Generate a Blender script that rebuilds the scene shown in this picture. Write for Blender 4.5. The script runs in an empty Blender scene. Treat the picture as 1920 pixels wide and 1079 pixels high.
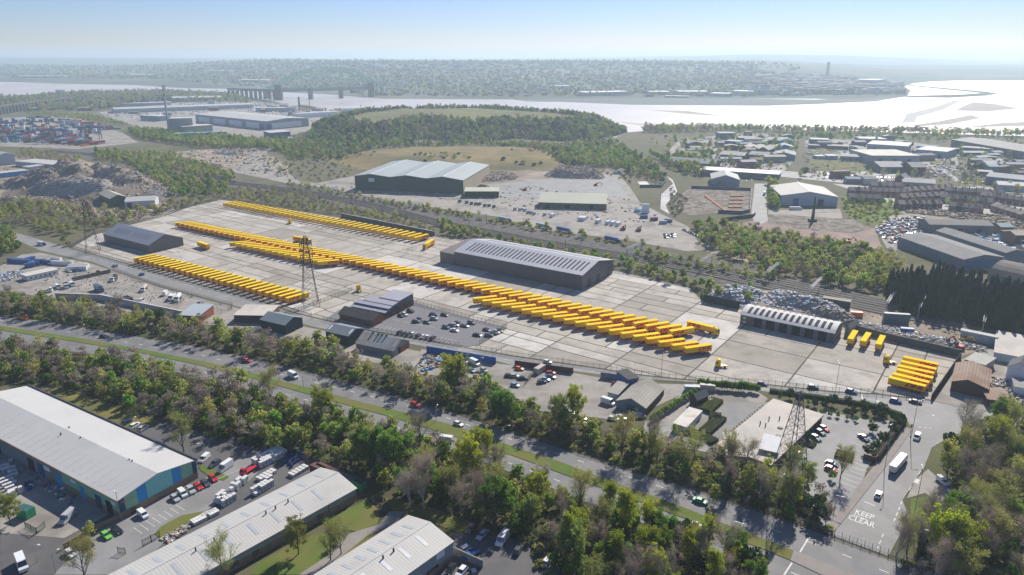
import bpy, math, random
import numpy as np
from mathutils import Vector
R = math.radians
random.seed(7)
rnd = np.random.RandomState(11)

# ------------------------------------------------------------------ camera, sky, sun, exposure
F, CX, CY, YH, CAMH = 1350.0, 960.0, 539.5, 100.0, 132.0     # measured from the photograph (pixels of 1920x1079), metres
PITCH = math.atan((CY - YH) / F)
sc = bpy.context.scene
cam = bpy.data.objects.new('camera', bpy.data.cameras.new('camera'))
sc.collection.objects.link(cam)
cam.location = (0, 0, CAMH)
cam.rotation_euler = (math.pi / 2 - PITCH, 0, 0)
cam.data.sensor_width = 36
cam.data.lens = 36 * F / 1920
cam.data.clip_start = 1
cam.data.clip_end = 60000
sc.camera = cam
SUN_AZ, SUN_EL = R(27), R(37)
world = bpy.data.worlds.new('World')
sc.world = world
world.use_nodes = True
wn = world.node_tree
sky = wn.nodes.new('ShaderNodeTexSky')
sky.sky_type = 'NISHITA'
sky.sun_disc = False
sky.sun_elevation = SUN_EL
sky.sun_rotation = SUN_AZ
sky.altitude = 3000
sky.air_density = 1.3
sky.dust_density = 1.1
sky.ozone_density = 9
tint = wn.nodes.new('ShaderNodeMix'); tint.data_type = 'RGBA'; tint.blend_type = 'MULTIPLY'; tint.inputs[0].default_value = 1
wn.links.new(sky.outputs[0], tint.inputs[6]); tint.inputs[7].default_value = (1.13, 0.965, 1.0, 1)      # white balance of the picture
wn.links.new(tint.outputs[2], wn.nodes['Background'].inputs[0])
wn.nodes['Background'].inputs[1].default_value = 0.078
sd = bpy.data.lights.new('sun', 'SUN')
sd.energy = 4.8
sd.angle = R(0.6)
sd.color = (1.0, 0.93, 0.82)
sun = bpy.data.objects.new('sun', sd)
sc.collection.objects.link(sun)
sun.location = (300, 600, 600)
SV = Vector((math.sin(SUN_AZ) * math.cos(SUN_EL), math.cos(SUN_AZ) * math.cos(SUN_EL), math.sin(SUN_EL)))
sun.rotation_euler = SV.to_track_quat('Z', 'Y').to_euler()
sc.view_settings.view_transform = 'Standard'
sc.view_settings.look = 'None'
sc.view_settings.gamma = 1
sc.view_settings.use_curve_mapping = False
sc.view_settings.exposure = 0.47
cy = sc.cycles
cy.use_denoising = True
cy.max_bounces = 5
cy.diffuse_bounces = 2
cy.glossy_bounces = 2
cy.transmission_bounces = 3
cy.transparent_max_bounces = 6
cy.volume_bounces = 1
cy.caustics_reflective = False
cy.caustics_refractive = False
# the air: one even, thin haze over the whole place
HAZE = dict(density=0.00015, col=(0.70, 0.87, 1.0), g=0.3)
hm = bpy.data.materials.new('haze_air'); hm.use_nodes = True
hn = hm.node_tree; hn.nodes.remove(hn.nodes['Principled BSDF'])
hv = hn.nodes.new('ShaderNodeVolumePrincipled'); hv.inputs['Color'].default_value = (*HAZE['col'], 1); hv.inputs['Density'].default_value = HAZE['density']; hv.inputs['Anisotropy'].default_value = HAZE['g']; hv.inputs['Density Attribute'].default_value = ''
hn.links.new(hv.outputs[0], hn.nodes['Material Output'].inputs['Volume'])
hb = bpy.data.meshes.new('haze')
hb.from_pydata([(x, y, z) for z in (-3, 165) for x, y in ((-20500, -900), (20500, -900), (20500, 15500), (-20500, 15500))], [], [(0, 3, 2, 1), (4, 5, 6, 7), (0, 1, 5, 4), (1, 2, 6, 5), (2, 3, 7, 6), (3, 0, 4, 7)])
hb.materials.append(hm)
ho = bpy.data.objects.new('haze', hb); sc.collection.objects.link(ho); ho['kind'] = 'stuff'

# ------------------------------------------------------------------ picture point -> place
def ray(px, py):
    dx, dv = px - CX, -(py - CY)
    return (dx, F * math.cos(PITCH) + dv * math.sin(PITCH), -F * math.sin(PITCH) + dv * math.cos(PITCH))
def G(px, py, z=0.0):
    X, Y, Z = ray(px, py)
    t = (z - CAMH) / Z
    return Vector((X * t, Y * t, z))
def top_z(base, top):
    """height of a point straight above the ground point seen at base that shows at top"""
    p = G(*base)
    X, Y, Z = ray(*top)
    return CAMH + Z * p.y / Y
def sstep(t):
    t = np.clip(t, 0, 1)
    return t * t * (3 - 2 * t)
def poly_dist(x, y, P):
    """distance outside polygon P (0 inside), arrays"""
    x = np.asarray(x, float); y = np.asarray(y, float)
    d = np.full(x.shape, 1e9); inside = np.zeros(x.shape, bool)
    n = len(P)
    for i in range(n):
        ax, ay = P[i][0], P[i][1]; bx, by = P[(i + 1) % n][0], P[(i + 1) % n][1]
        ux, uy = bx - ax, by - ay
        t = np.clip(((x - ax) * ux + (y - ay) * uy) / max(ux * ux + uy * uy, 1e-9), 0, 1)
        d = np.minimum(d, np.hypot(x - ax - t * ux, y - ay - t * uy))
        c = ((ay > y) != (by > y)) & (x < (bx - ax) * (y - ay) / (by - ay + 1e-12) + ax)
        inside ^= c
    return np.where(inside, 0, d), inside
LF = [G(px, py, 24) for px, py in [(690, 211), (760, 204), (900, 203), (1040, 212), (1102, 220), (1060, 228), (970, 223), (880, 229), (800, 221), (710, 231), (630, 226)]]
MD = [G(px, py, 8) for px, py in [(700, 284), (780, 277), (960, 276), (1025, 281), (1000, 294), (880, 299), (760, 296)]]
QY = [G(px, py, 11) for px, py in [(110, 318), (150, 312), (200, 322), (255, 340), (225, 350), (150, 343), (100, 334)]]
def wav(x, y, s, k=0.0):
    return (np.sin(x / s + k) + np.sin(y / s * 1.3 + 2 * k + 1) + np.sin((x + y) / s * 0.7 + k * 3) + np.sin((x - 1.7 * y) / s * 1.9 + 4)) / 4
PROF = ([-0.9, -0.71, -0.356, -0.237, 0, 0.16, 0.326, 0.444, 0.548, 0.66, 0.711, 0.9], [105, 107, 110, 112, 111, 107, 102, 104, 110, 116, 111, 110])
def H(x, y):
    x = np.asarray(x, float); y = np.asarray(y, float)
    z = np.zeros(np.broadcast(x, y).shape)
    d, _ = poly_dist(x, y, LF); z = np.maximum(z, 24 * sstep(1 - d / 75) * (1 + 0.04 * wav(x, y, 17)))
    d, _ = poly_dist(x, y, MD); z = np.maximum(z, 8 * sstep(1 - d / 60))
    d, _ = poly_dist(x, y, QY); z = np.maximum(z, 11 * sstep(1 - d / 45) * (1 + 0.16 * wav(x, y, 9)))
    a = x / np.maximum(y, 1)
    win = sstep((a + 0.55) / 0.25) * sstep((0.52 - a) / 0.22)
    y0 = np.interp(a, [-.5, -.3, -.2, .45, .55], [3450, 3000, 2500, 2500, 3750])
    z = z + (24 + 50 * win) * sstep((y - y0) / 2300) * (1 + 0.10 * wav(x, y, 420)) * sstep((9000 - y) / 3500 + .3)
    yp = np.interp(a, *PROF)
    z = np.maximum(z, (CAMH - 11500 * (yp - 99.5) / F) * sstep((y - 6500) / 4500) * (1 + .05 * wav(x, y, 900)))
    return z
def GT(px, py, it=14):
    """ground point under a picture point, hills included"""
    X, Y, Z = ray(px, py)
    t = 100 / Y
    ts = np.geomspace(120, 12500, 900) / Y
    zz = CAMH + Z * ts
    hh = H(X * ts, Y * ts)
    k = np.argmax(zz <= hh)
    if k == 0:
        return G(px, max(py, 115))
    a, b = ts[k - 1], ts[k]
    for _ in range(it):
        m = (a + b) / 2
        if CAMH + Z * m > float(H(X * m, Y * m)): a = m
        else: b = m
    return Vector((X * b, Y * b, CAMH + Z * b))

# ------------------------------------------------------------------ materials
MATS = {}
def nd(nt, t, **kw):
    n = nt.nodes.new(t)
    for k, v in kw.items():
        if hasattr(n, k): setattr(n, k, v)
    return n
def mix_rgb(nt, fac, a, b, mode='MIX'):
    m = nt.nodes.new('ShaderNodeMix'); m.data_type = 'RGBA'; m.blend_type = mode
    for sock, v in ((m.inputs[0], fac), (m.inputs[6], a), (m.inputs[7], b)):
        if hasattr(v, 'is_linked'): nt.links.new(v, sock)
        elif isinstance(v, (int, float)): sock.default_value = v
        else: sock.default_value = (*v, 1)
    return m.outputs[2]
def mat(key, col, rough=0.85, scale=0.3, var=0.12, col2=None, metal=0.0, bump=0.0, bscale=None, spec=0.3, rib=None, world_co=False, rand=0.0, stain=0.0, cut=(0.42, 0.6)):
    """procedural surface: base colour broken up by two noises, optional second colour in patches, ribs and relief"""
    if key in MATS: return MATS[key]
    m = bpy.data.materials.new(key); m.use_nodes = True
    nt = m.node_tree; b = nt.nodes['Principled BSDF']; L = nt.links.new
    if world_co: co = nd(nt, 'ShaderNodeNewGeometry').outputs['Position']
    else: co = nd(nt, 'ShaderNodeTexCoord').outputs['Object']
    n1 = nd(nt, 'ShaderNodeTexNoise'); n1.inputs['Scale'].default_value = scale; n1.inputs['Detail'].default_value = 6; n1.inputs['Roughness'].default_value = 0.65
    L(co, n1.inputs['Vector'])
    lo = tuple(c * (1 - var) for c in col); hi = tuple(min(1, c * (1 + var)) for c in col)
    r = nd(nt, 'ShaderNodeMapRange'); r.inputs[1].default_value = 0.3; r.inputs[2].default_value = 0.7
    L(n1.outputs[0], r.inputs[0])
    c = mix_rgb(nt, r.outputs[0], lo, hi)
    if col2 is not None:
        n2 = nd(nt, 'ShaderNodeTexNoise'); n2.inputs['Scale'].default_value = scale * 0.37; n2.inputs['Detail'].default_value = 5; n2.inputs['Distortion'].default_value = 0.6
        L(co, n2.inputs['Vector'])
        r2 = nd(nt, 'ShaderNodeMapRange'); r2.inputs[1].default_value = cut[0]; r2.inputs[2].default_value = cut[1]
        L(n2.outputs[0], r2.inputs[0])
        c = mix_rgb(nt, r2.outputs[0], c, col2)
    if stain:
        n3 = nd(nt, 'ShaderNodeTexNoise'); n3.inputs['Scale'].default_value = 0.09; n3.inputs['Detail'].default_value = 7; n3.inputs['Roughness'].default_value = 0.7
        L(co, n3.inputs['Vector'])
        r3 = nd(nt, 'ShaderNodeMapRange'); r3.inputs[1].default_value = 0.5; r3.inputs[2].default_value = 0.68; r3.inputs[4].default_value = stain
        L(n3.outputs[0], r3.inputs[0])
        c = mix_rgb(nt, r3.outputs[0], c, (0.1, 0.09, 0.075))
    hgt = n1.outputs[0]
    if rib:
        axis, pitch, amt = rib
        sep = nd(nt, 'ShaderNodeSeparateXYZ'); L(co, sep.inputs[0])
        if axis == 'xy':
            a = nd(nt, 'ShaderNodeMath'); a.operation = 'ADD'; L(sep.outputs[0], a.inputs[0]); L(sep.outputs[1], a.inputs[1]); src = a.outputs[0]
        else: src = sep.outputs['xyz'.index(axis)]
        mm = nd(nt, 'ShaderNodeMath'); mm.operation = 'MULTIPLY'; mm.inputs[1].default_value = 2 * math.pi / pitch; L(src, mm.inputs[0])
        s = nd(nt, 'ShaderNodeMath'); s.operation = 'SINE'; L(mm.outputs[0], s.inputs[0])
        r4 = nd(nt, 'ShaderNodeMapRange'); r4.inputs[1].default_value = 0.2; r4.inputs[2].default_value = 1; r4.inputs[4].default_value = amt; L(s.outputs[0], r4.inputs[0])
        c = mix_rgb(nt, r4.outputs[0], c, tuple(q * 0.5 for q in col))
    if rand:
        oi = nd(nt, 'ShaderNodeObjectInfo')
        r5 = nd(nt, 'ShaderNodeMapRange'); r5.inputs[3].default_value = 1 - rand; r5.inputs[4].default_value = 1 + rand
        L(oi.outputs['Random'], r5.inputs[0])
        hs = nd(nt, 'ShaderNodeHueSaturation'); L(c, hs.inputs['Color']); L(r5.outputs[0], hs.inputs['Value']); c = hs.outputs[0]
    L(c, b.inputs['Base Color'])
    b.inputs['Roughness'].default_value = rough
    b.inputs['Metallic'].default_value = metal
    b.inputs['Specular IOR Level'].default_value = spec
    if bump:
        bp = nd(nt, 'ShaderNodeBump'); bp.inputs['Strength'].default_value = bump; bp.inputs['Distance'].default_value = 0.3
        if bscale:
            n4 = nd(nt, 'ShaderNodeTexNoise'); n4.inputs['Scale'].default_value = bscale; n4.inputs['Detail'].default_value = 5; L(co, n4.inputs['Vector']); hgt = n4.outputs[0]
        L(hgt, bp.inputs['Height']); L(bp.outputs[0], b.inputs['Normal'])
    MATS[key] = m
    return m
def leaf_mat(key, col, rand=0.3, hue=0.02, trans=0.45, scale=0.35, col2=None):
    if key in MATS: return MATS[key]
    m = bpy.data.materials.new(key); m.use_nodes = True
    nt = m.node_tree; L = nt.links.new; nt.nodes.remove(nt.nodes['Principled BSDF']); out = nt.nodes['Material Output']
    oi = nd(nt, 'ShaderNodeObjectInfo'); co = nd(nt, 'ShaderNodeTexCoord')
    n1 = nd(nt, 'ShaderNodeTexNoise'); n1.inputs['Scale'].default_value = scale; n1.inputs['Detail'].default_value = 4; L(co.outputs['Object'], n1.inputs['Vector'])
    c = mix_rgb(nt, n1.outputs[0], tuple(q * 0.65 for q in col), tuple(q * 1.35 for q in (col2 or col)))
    hs = nd(nt, 'ShaderNodeHueSaturation'); L(c, hs.inputs['Color'])
    r = nd(nt, 'ShaderNodeMapRange'); r.inputs[3].default_value = 1 - rand; r.inputs[4].default_value = 1 + rand; L(oi.outputs['Random'], r.inputs[0]); L(r.outputs[0], hs.inputs['Value'])
    mm = nd(nt, 'ShaderNodeMath'); mm.operation = 'MULTIPLY'; mm.inputs[1].default_value = 7.31; L(oi.outputs['Random'], mm.inputs[0])
    fr = nd(nt, 'ShaderNodeMath'); fr.operation = 'FRACT'; L(mm.outputs[0], fr.inputs[0])
    r2 = nd(nt, 'ShaderNodeMapRange'); r2.inputs[3].default_value = 0.5 - hue; r2.inputs[4].default_value = 0.5 + hue; L(fr.outputs[0], r2.inputs[0]); L(r2.outputs[0], hs.inputs['Hue'])
    d = nd(nt, 'ShaderNodeBsdfDiffuse'); t = nd(nt, 'ShaderNodeBsdfTranslucent'); ms = nd(nt, 'ShaderNodeMixShader'); ms.inputs[0].default_value = trans
    L(hs.outputs[0], d.inputs[0]); L(hs.outputs[0], t.inputs[0]); L(d.outputs[0], ms.inputs[1]); L(t.outputs[0], ms.inputs[2]); L(ms.outputs[0], out.inputs[0])
    MATS[key] = m
    return m

# ------------------------------------------------------------------ objects
COL = sc.collection
KIDS = {}
def tag(o, label=None, cat=None, group=None, kind=None):
    if label: o['label'] = label
    if cat: o['category'] = cat
    if group: o['group'] = group
    if kind: o['kind'] = kind
    return o
class MB:
    """collects shapes that become ONE mesh"""
    def __init__(s): s.v = []; s.f = []; s.m = []
    def add(s, vs, fs, mi=0):
        b = len(s.v); s.v += [tuple(p) for p in vs]; s.f += [tuple(b + i for i in f) for f in fs]; s.m += [mi] * len(fs); return s
    def box(s, x0, x1, y0, y1, z0, z1, mi=0):
        return s.add([(x0, y0, z0), (x1, y0, z0), (x1, y1, z0), (x0, y1, z0), (x0, y0, z1), (x1, y0, z1), (x1, y1, z1), (x0, y1, z1)],
                     [(0, 3, 2, 1), (4, 5, 6, 7), (0, 1, 5, 4), (1, 2, 6, 5), (2, 3, 7, 6), (3, 0, 4, 7)], mi)
    def bar(s, a, b, w, mi=0, w2=None):
        a = Vector(a); b = Vector(b); d = (b - a).normalized(); w2 = w if w2 is None else w2
        u = d.cross(Vector((0, 0, 1)) if abs(d.z) < .9 else Vector((1, 0, 0))).normalized(); v = d.cross(u)
        vs = [a + (u * i + v * j) * w / 2 for i, j in ((-1, -1), (1, -1), (1, 1), (-1, 1))] + [b + (u * i + v * j) * w2 / 2 for i, j in ((-1, -1), (1, -1), (1, 1), (-1, 1))]
        return s.add(vs, [(0, 3, 2, 1), (4, 5, 6, 7), (0, 1, 5, 4), (1, 2, 6, 5), (2, 3, 7, 6), (3, 0, 4, 7)], mi)
    def cyl(s, c, r, h, n=10, axis='z', r2=None, mi=0):
        r2 = r if r2 is None else r2; vs = []
        for k, rr in ((0, r), (1, r2)):
            for i in range(n):
                a = 2 * math.pi * i / n; p, q = rr * math.cos(a), rr * math.sin(a)
                vs.append({'z': (c[0] + p, c[1] + q, c[2] + k * h), 'y': (c[0] + p, c[1] + k * h, c[2] + q), 'x': (c[0] + k * h, c[1] + p, c[2] + q)}[axis])
        fs = [(i, (i + 1) % n, n + (i + 1) % n, n + i) for i in range(n)] + [tuple(range(n - 1, -1, -1)), tuple(range(n, 2 * n))]
        return s.add(vs, fs, mi)
    def prof(s, pts, w0, w1=None, zt=None, mi=0):
        """side outline (x,z) given width; above zt the width narrows to w1 at the top"""
        w1 = w0 if w1 is None else w1; zm = max(p[1] for p in pts); zt = zm if zt is None else zt
        def w(z): return w0 if z <= zt else w0 + (w1 - w0) * (z - zt) / max(zm - zt, 1e-6)
        n = len(pts)
        vs = [(x, -w(z), z) for x, z in pts] + [(x, w(z), z) for x, z in pts]
        fs = [(i, (i + 1) % n, n + (i + 1) % n, n + i) for i in range(n)] + [tuple(range(n - 1, -1, -1)), tuple(range(n, 2 * n))]
        return s.add(vs, fs, mi)
    def data(s, name, mats):
        me = bpy.data.meshes.new(name); me.from_pydata(s.v, [], s.f)
        for m in (mats if isinstance(mats, (list, tuple)) else [mats]): me.materials.append(m)
        if any(s.m): me.polygons.foreach_set('material_index', s.m)
        me.validate(); me.update()
        return me
    def build(s, name, mats, parent=None):
        return obj(name, s.data(name, mats), parent)
def obj(name, data, parent=None, loc=None, rz=0.0, sc_=None):
    o = bpy.data.objects.new(name, data); COL.objects.link(o)
    if parent is not None:
        o.parent = parent; KIDS.setdefault(parent.name, []).append(o)
    if loc is not None: o.location = loc
    if rz: o.rotation_euler = (0, 0, rz)
    if sc_ is not None: o.scale = (sc_, sc_, sc_) if isinstance(sc_, (int, float)) else sc_
    return o
def empty(name, loc, rz=0.0, label=None, cat=None, group=None, kind=None):
    o = obj(name, None, None, loc, rz); o.empty_display_size = 0.5
    return tag(o, label, cat, group, kind)
def kids(o):
    return KIDS.get(o.name, [])
def copy_tree(proto, loc, rz=0.0, label=None, cat=None, group=None, scale=None, swap=None):
    """a copy of a thing with copies of its parts; swap = {material name: material} recolours the copy"""
    def rec(o, parent):
        c = o.copy(); COL.objects.link(c); c.parent = parent; c.hide_render = False
        if swap and o.data is not None:
            for i, sl in enumerate(c.material_slots):
                if sl.material and sl.material.name in swap:
                    nm = swap[sl.material.name]; sl.link = 'OBJECT'; sl.material = nm
        for k in kids(o): rec(k, c)
        return c
    r = rec(proto, None)
    r.location = loc; r.rotation_euler = (0, 0, rz)
    if scale is not None: r.scale = (scale, scale, scale) if isinstance(scale, (int, float)) else scale
    return tag(r, label, cat, group)
PROTOS = []
def protos_done():
    """the first model of each kind is only a pattern: drop it once its copies stand"""
    for p in PROTOS:
        def rec(o):
            for k in kids(o): rec(k)
            bpy.data.objects.remove(o)
        rec(p)
def heading(a, b):
    return math.atan2(b[1] - a[1], b[0] - a[0])
def ordw(i):
    w = ['first', 'second', 'third', 'fourth', 'fifth', 'sixth', 'seventh', 'eighth', 'ninth', 'tenth']
    if i < 10: return w[i]
    n = i + 1
    return f"{n}{'th' if 10 < n % 100 < 14 else {1: 'st', 2: 'nd', 3: 'rd'}.get(n % 10, 'th')}"
def patch(name, pts, m, z=0.02, label=None, kind='structure', parent=None, thick=0.0):
    """a level sheet on the ground whose outline is given in picture points"""
    P = [G(*p) for p in pts]
    vs = [(p.x, p.y, z) for p in P]
    mb = MB(); n = len(vs)
    area = sum(vs[i][0] * vs[(i + 1) % n][1] - vs[(i + 1) % n][0] * vs[i][1] for i in range(n))
    if area < 0: vs.reverse()
    mb.add(vs, [tuple(range(n))])
    if thick:
        mb.add([(x, y, z) for x, y, _ in vs] + [(x, y, z - thick) for x, y, _ in vs], [(i, n + i, n + (i + 1) % n, (i + 1) % n) for i in range(n)])
    o = mb.build(name, m, parent)
    SURF.append((z, (min(p.x for p in P), max(p.x for p in P), min(p.y for p in P), max(p.y for p in P)), [(p.x, p.y) for p in P]))
    return tag(o, label, None, None, kind)
SURF = []
def surf(x, y):
    """height of the topmost sheet at a place"""
    z = 0.0
    for zz, bb, P in SURF:
        if zz > z and bb[0] <= x <= bb[1] and bb[2] <= y <= bb[3] and in_poly(x, y, P): z = zz
    return z
def in_poly(x, y, P):
    c = False; n = len(P)
    for i in range(n):
        ax, ay = P[i][0], P[i][1]; bx, by = P[(i + 1) % n][0], P[(i + 1) % n][1]
        if (ay > y) != (by > y) and x < (bx - ax) * (y - ay) / (by - ay) + ax: c = not c
    return c
def scatter(pts, spacing, jitter=0.5, rs=None, world=False, terrain=False):
    """places spread over an outline given in picture points, spacing in metres"""
    rs = rs or random
    P = pts if world else [((GT if terrain else G)(*p)) for p in pts]
    xs = [p[0] for p in P]; ys = [p[1] for p in P]; out = []
    y = min(ys); k = 0
    while y < max(ys):
        x = min(xs) + (k % 2) * spacing / 2
        while x < max(xs):
            q = (x + rs.uniform(-jitter, jitter) * spacing, y + rs.uniform(-jitter, jitter) * spacing)
            if in_poly(q[0], q[1], P): out.append(q)
            x += spacing
        y += spacing * 0.87; k += 1
    return out
def clip(poly, a, b):
    """keep the part of poly left of the line a->b"""
    out = []; n = len(poly)
    def side(p): return (b[0] - a[0]) * (p[1] - a[1]) - (b[1] - a[1]) * (p[0] - a[0])
    for i in range(n):
        p, q = poly[i], poly[(i + 1) % n]; sp, sq = side(p), side(q)
        if sp >= 0: out.append(p)
        if (sp > 0 > sq) or (sp < 0 < sq):
            t = sp / (sp - sq); out.append((p[0] + (q[0] - p[0]) * t, p[1] + (q[1] - p[1]) * t))
    return out

# ------------------------------------------------------------------ ground with its hills
m_ground = mat('m_ground', (0.10, 0.10, 0.045), 1, 0.02, 0.35, (0.13, 0.115, 0.075), world_co=True, cut=(.4, .62))
m_farland = mat('m_farland', (0.05, 0.065, 0.04), 1, 0.006, 0.5, (0.13, 0.13, 0.09), world_co=True, cut=(.45, .62))
m_hillgrass = mat('m_hillgrass', (0.15, 0.15, 0.05), 1, 0.03, 0.18, (0.12, 0.11, 0.05), world_co=True)
m_hillscrub = mat('m_hillscrub', (0.055, 0.07, 0.03), 1, 0.06, 0.4, (0.1, 0.085, 0.05), world_co=True)
m_mound = mat('m_mound', (0.21, 0.16, 0.065), 1, 0.03, 0.25, (0.09, 0.09, 0.04), world_co=True, cut=(.5, .66))
m_spoil = mat('m_spoil', (0.2, 0.165, 0.13), 1, 0.08, 0.3, (0.09, 0.075, 0.055), world_co=True)
ys = np.unique(np.concatenate([np.linspace(-400, 300, 15), np.linspace(300, 820, 105), np.linspace(825, 1600, 130), np.geomspace(1610, 2600, 22), np.geomspace(2600, 14500, 110)]))
aa = np.linspace(-1.25, 1.25, 330)
YY, AA = np.meshgrid(ys, aa, indexing='ij')
XX = AA * (450 + np.maximum(YY, 0))
ZZ = H(XX, YY)
nr, nc = YY.shape
me = bpy.data.meshes.new('ground')
idx = np.arange(nr * nc).reshape(nr, nc)
quads = np.stack([idx[:-1, :-1], idx[:-1, 1:], idx[1:, 1:], idx[1:, :-1]], -1).reshape(-1, 4)
me.from_pydata(np.stack([XX, YY, ZZ], -1).reshape(-1, 3).tolist(), [], quads.tolist())
for m in (m_ground, m_farland, m_hillgrass, m_hillscrub, m_mound, m_spoil): me.materials.append(m)
cx_ = XX.reshape(-1)[quads].mean(1); cy_ = YY.reshape(-1)[quads].mean(1); cz_ = ZZ.reshape(-1)[quads].mean(1)
mi = np.where(cy_ > 1900, 1, 0)
dl, il = poly_dist(cx_, cy_, LF)
mi = np.where(dl < 75, 3, mi); mi = np.where(dl < 1, 2, mi)
dm, im = poly_dist(cx_, cy_, MD); mi = np.where((dm < 62) & (dl > 60), 4, mi)
dq, iq = poly_dist(cx_, cy_, QY); mi = np.where(dq < 46, 5, mi)
me.polygons.foreach_set('material_index', mi.astype(np.int32)); me.polygons.foreach_set('use_smooth', np.ones(len(quads), bool)); me.update()
tag(obj('ground', me), kind='structure')

# ------------------------------------------------------------------ river, roads, yards (outlines in picture points)
m_river = mat('m_river', (0.52, 0.47, 0.44), 0.42, 0.004, 0.12, (0.38, 0.35, 0.33), world_co=True, spec=0.55, bump=0.3, bscale=0.03, cut=(.5, .7))
m_creek = mat('m_creek', (0.36, 0.33, 0.30), 0.4, 0.15, 0.3, (0.2, 0.18, 0.15), world_co=True, spec=.6, bump=.4)
m_mud = mat('m_mud', (0.36, 0.31, 0.27), 0.7, 0.01, 0.08, world_co=True)
m_mud2 = mat('m_mud2', (0.36, 0.31, 0.275), .9, .01, .12, world_co=True)
m_darkmud = mat('m_darkmud', (0.09, 0.11, 0.1), 0.9, 0.01, 0.2, world_co=True)
m_asph = mat('m_asph', (0.165, 0.165, 0.17), 0.75, 0.25, 0.14, (0.205, 0.2, 0.195), world_co=True, bump=0.15, stain=0.25)
m_asph2 = mat('m_asph2', (0.26, 0.257, 0.253), 0.75, 0.2, 0.08, (0.22, 0.217, 0.213), world_co=True, stain=0.2)
m_asph3 = mat('m_asph3', (0.1, 0.1, 0.104), 0.8, 0.3, 0.10, (0.12, 0.115, 0.115), world_co=True, stain=0.3)
m_carpark = mat('m_carpark', (0.17, 0.165, 0.18), 0.8, 0.2, 0.05, world_co=True)
m_pave = mat('m_pave', (0.27, 0.245, 0.225), 0.9, 0.4, 0.1, world_co=True, stain=0.2)
m_yardgrey = mat('m_yardgrey', (0.32, 0.295, 0.265), 0.9, 0.15, 0.14, (0.22, 0.2, 0.175), world_co=True, stain=0.35, cut=(.48, .64))
m_dirt = mat('m_dirt', (0.34, 0.28, 0.225), 1, 0.08, 0.2, (0.22, 0.18, 0.14), world_co=True, bump=.3)
m_pink = mat('m_pink', (0.33, 0.235, 0.2), 1, 0.1, 0.16, (0.26, 0.2, 0.17), world_co=True, bump=.2)
m_rubble = mat('m_rubble', (0.25, 0.215, 0.175), 1, 0.35, 0.5, (0.12, 0.1, 0.08), world_co=True, bump=.9)
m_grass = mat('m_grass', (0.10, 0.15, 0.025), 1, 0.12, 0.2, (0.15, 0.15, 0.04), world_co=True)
m_grass2 = mat('m_grass2', (0.17, 0.15, 0.04), 1, 0.15, 0.2, (0.11, 0.12, 0.03), world_co=True)
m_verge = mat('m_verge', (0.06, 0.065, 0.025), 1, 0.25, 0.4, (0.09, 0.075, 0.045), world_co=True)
m_ballast = mat('m_ballast', (0.13, 0.12, 0.11), 1, 0.6, 0.25, (0.085, 0.08, 0.075), world_co=True)
m_white = mat('m_white', (0.8, 0.79, 0.76), 0.7, 0.8, 0.1)
m_line = mat('m_line', (0.62, 0.61, 0.58), 0.8, 1.2, 0.18, world_co=True)
m_joint = mat('m_joint', (0.10, 0.085, 0.065), 1, 0.2, 0.3, world_co=True)

patch('river', [(-500,182),(0,182),(60,179),(110,172),(300,170),(430,176),(520,192),(560,207),(700,226),(1040,232),(1165,250),(1210,246),(1200,238),(1400,241),(1700,249),(1920,256),(2600,262),(2600,150),(1800,151.5),(1745,153.5),(1712,157),(1696,163),(1708,170),(1700,182),(1640,188),(1530,186),(1400,185),(1180,184),(960,187),(720,186),(620,178),(520,170),(330,165),(250,160),(100,157),(0,153.5),(-500,150)], m_river, 0.268)
patch('mudbank', [(960,187),(1180,184),(1400,185),(1530,187),(1690,183),(1640,191),(1530,196),(1440,199),(1180,197),(1060,192),(990,191)], m_darkmud, 0.272)
patch('spit', [(1700,183),(1780,184),(1850,180),(1872,176),(1850,172.5),(1800,168),(1700,159),(1700,161),(1790,170),(1840,175),(1800,178),(1700,180)], m_farland, 0.300)
patch('sandbank', [(1790,208),(1805,200),(1825,192),(1870,196),(1910,204),(1850,210)], m_mud2, 0.276)
patch('sandbank', [(1705,236),(1760,228),(1820,216),(1840,222),(1780,234),(1720,238)], m_mud2, 0.280)
patch('sandbank', [(1800,240),(1880,231),(1960,228),(1960,236),(1880,238)], m_mud2, 0.284)
patch('sandbank', [(1215,207),(1290,209),(1360,219),(1300,215)], m_mud2, 0.288)
patch('mudflat', [(1150,228),(1200,232),(1300,234),(1400,237),(1200,236)], m_mud, 0.292)
patch('channel', [(1690,232),(1700,214),(1750,202),(1790,188),(1800,190),(1770,206),(1720,220),(1715,230)], m_asph2, 0.296)
patch('embankment', [(480,168.5),(560,172),(650,176),(720,183),(650,179),(560,175),(480,171)], m_darkmud, 0.304)
patch('creek', [(1175,250),(1150,252),(1130,262),(1170,275),(1215,306),(1245,325),(1262,345),(1240,365),(1238,392),(1255,402),(1248,385),(1270,360),(1262,338),(1225,312),(1180,281),(1145,264),(1160,256)], m_creek, 0.152)
patch('concrete_apron', [(590,345),(665,330),(870,325),(1010,322),(1155,322),(1180,350),(1200,380),(1240,402),(1290,425),(1320,470),(1290,472),(1180,452),(1130,445),(1000,430),(940,408),(850,395),(760,382),(650,362)], m_yardgrey, 0.108)
patch('crushed_stone_pad', [(905,347),(1135,327),(1165,352),(1180,372),(1010,372),(945,372)], m_asph2, 0.196)
patch('quarry_floor', [(885,312),(960,312),(1040,330),(1140,318),(1150,327),(905,348),(880,345)], m_dirt, 0.164)
patch('dirt_track', [(1310,455),(1340,458),(1420,485),(1450,500),(1440,503),(1400,492),(1300,466)], m_dirt, 0.168)
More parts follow.
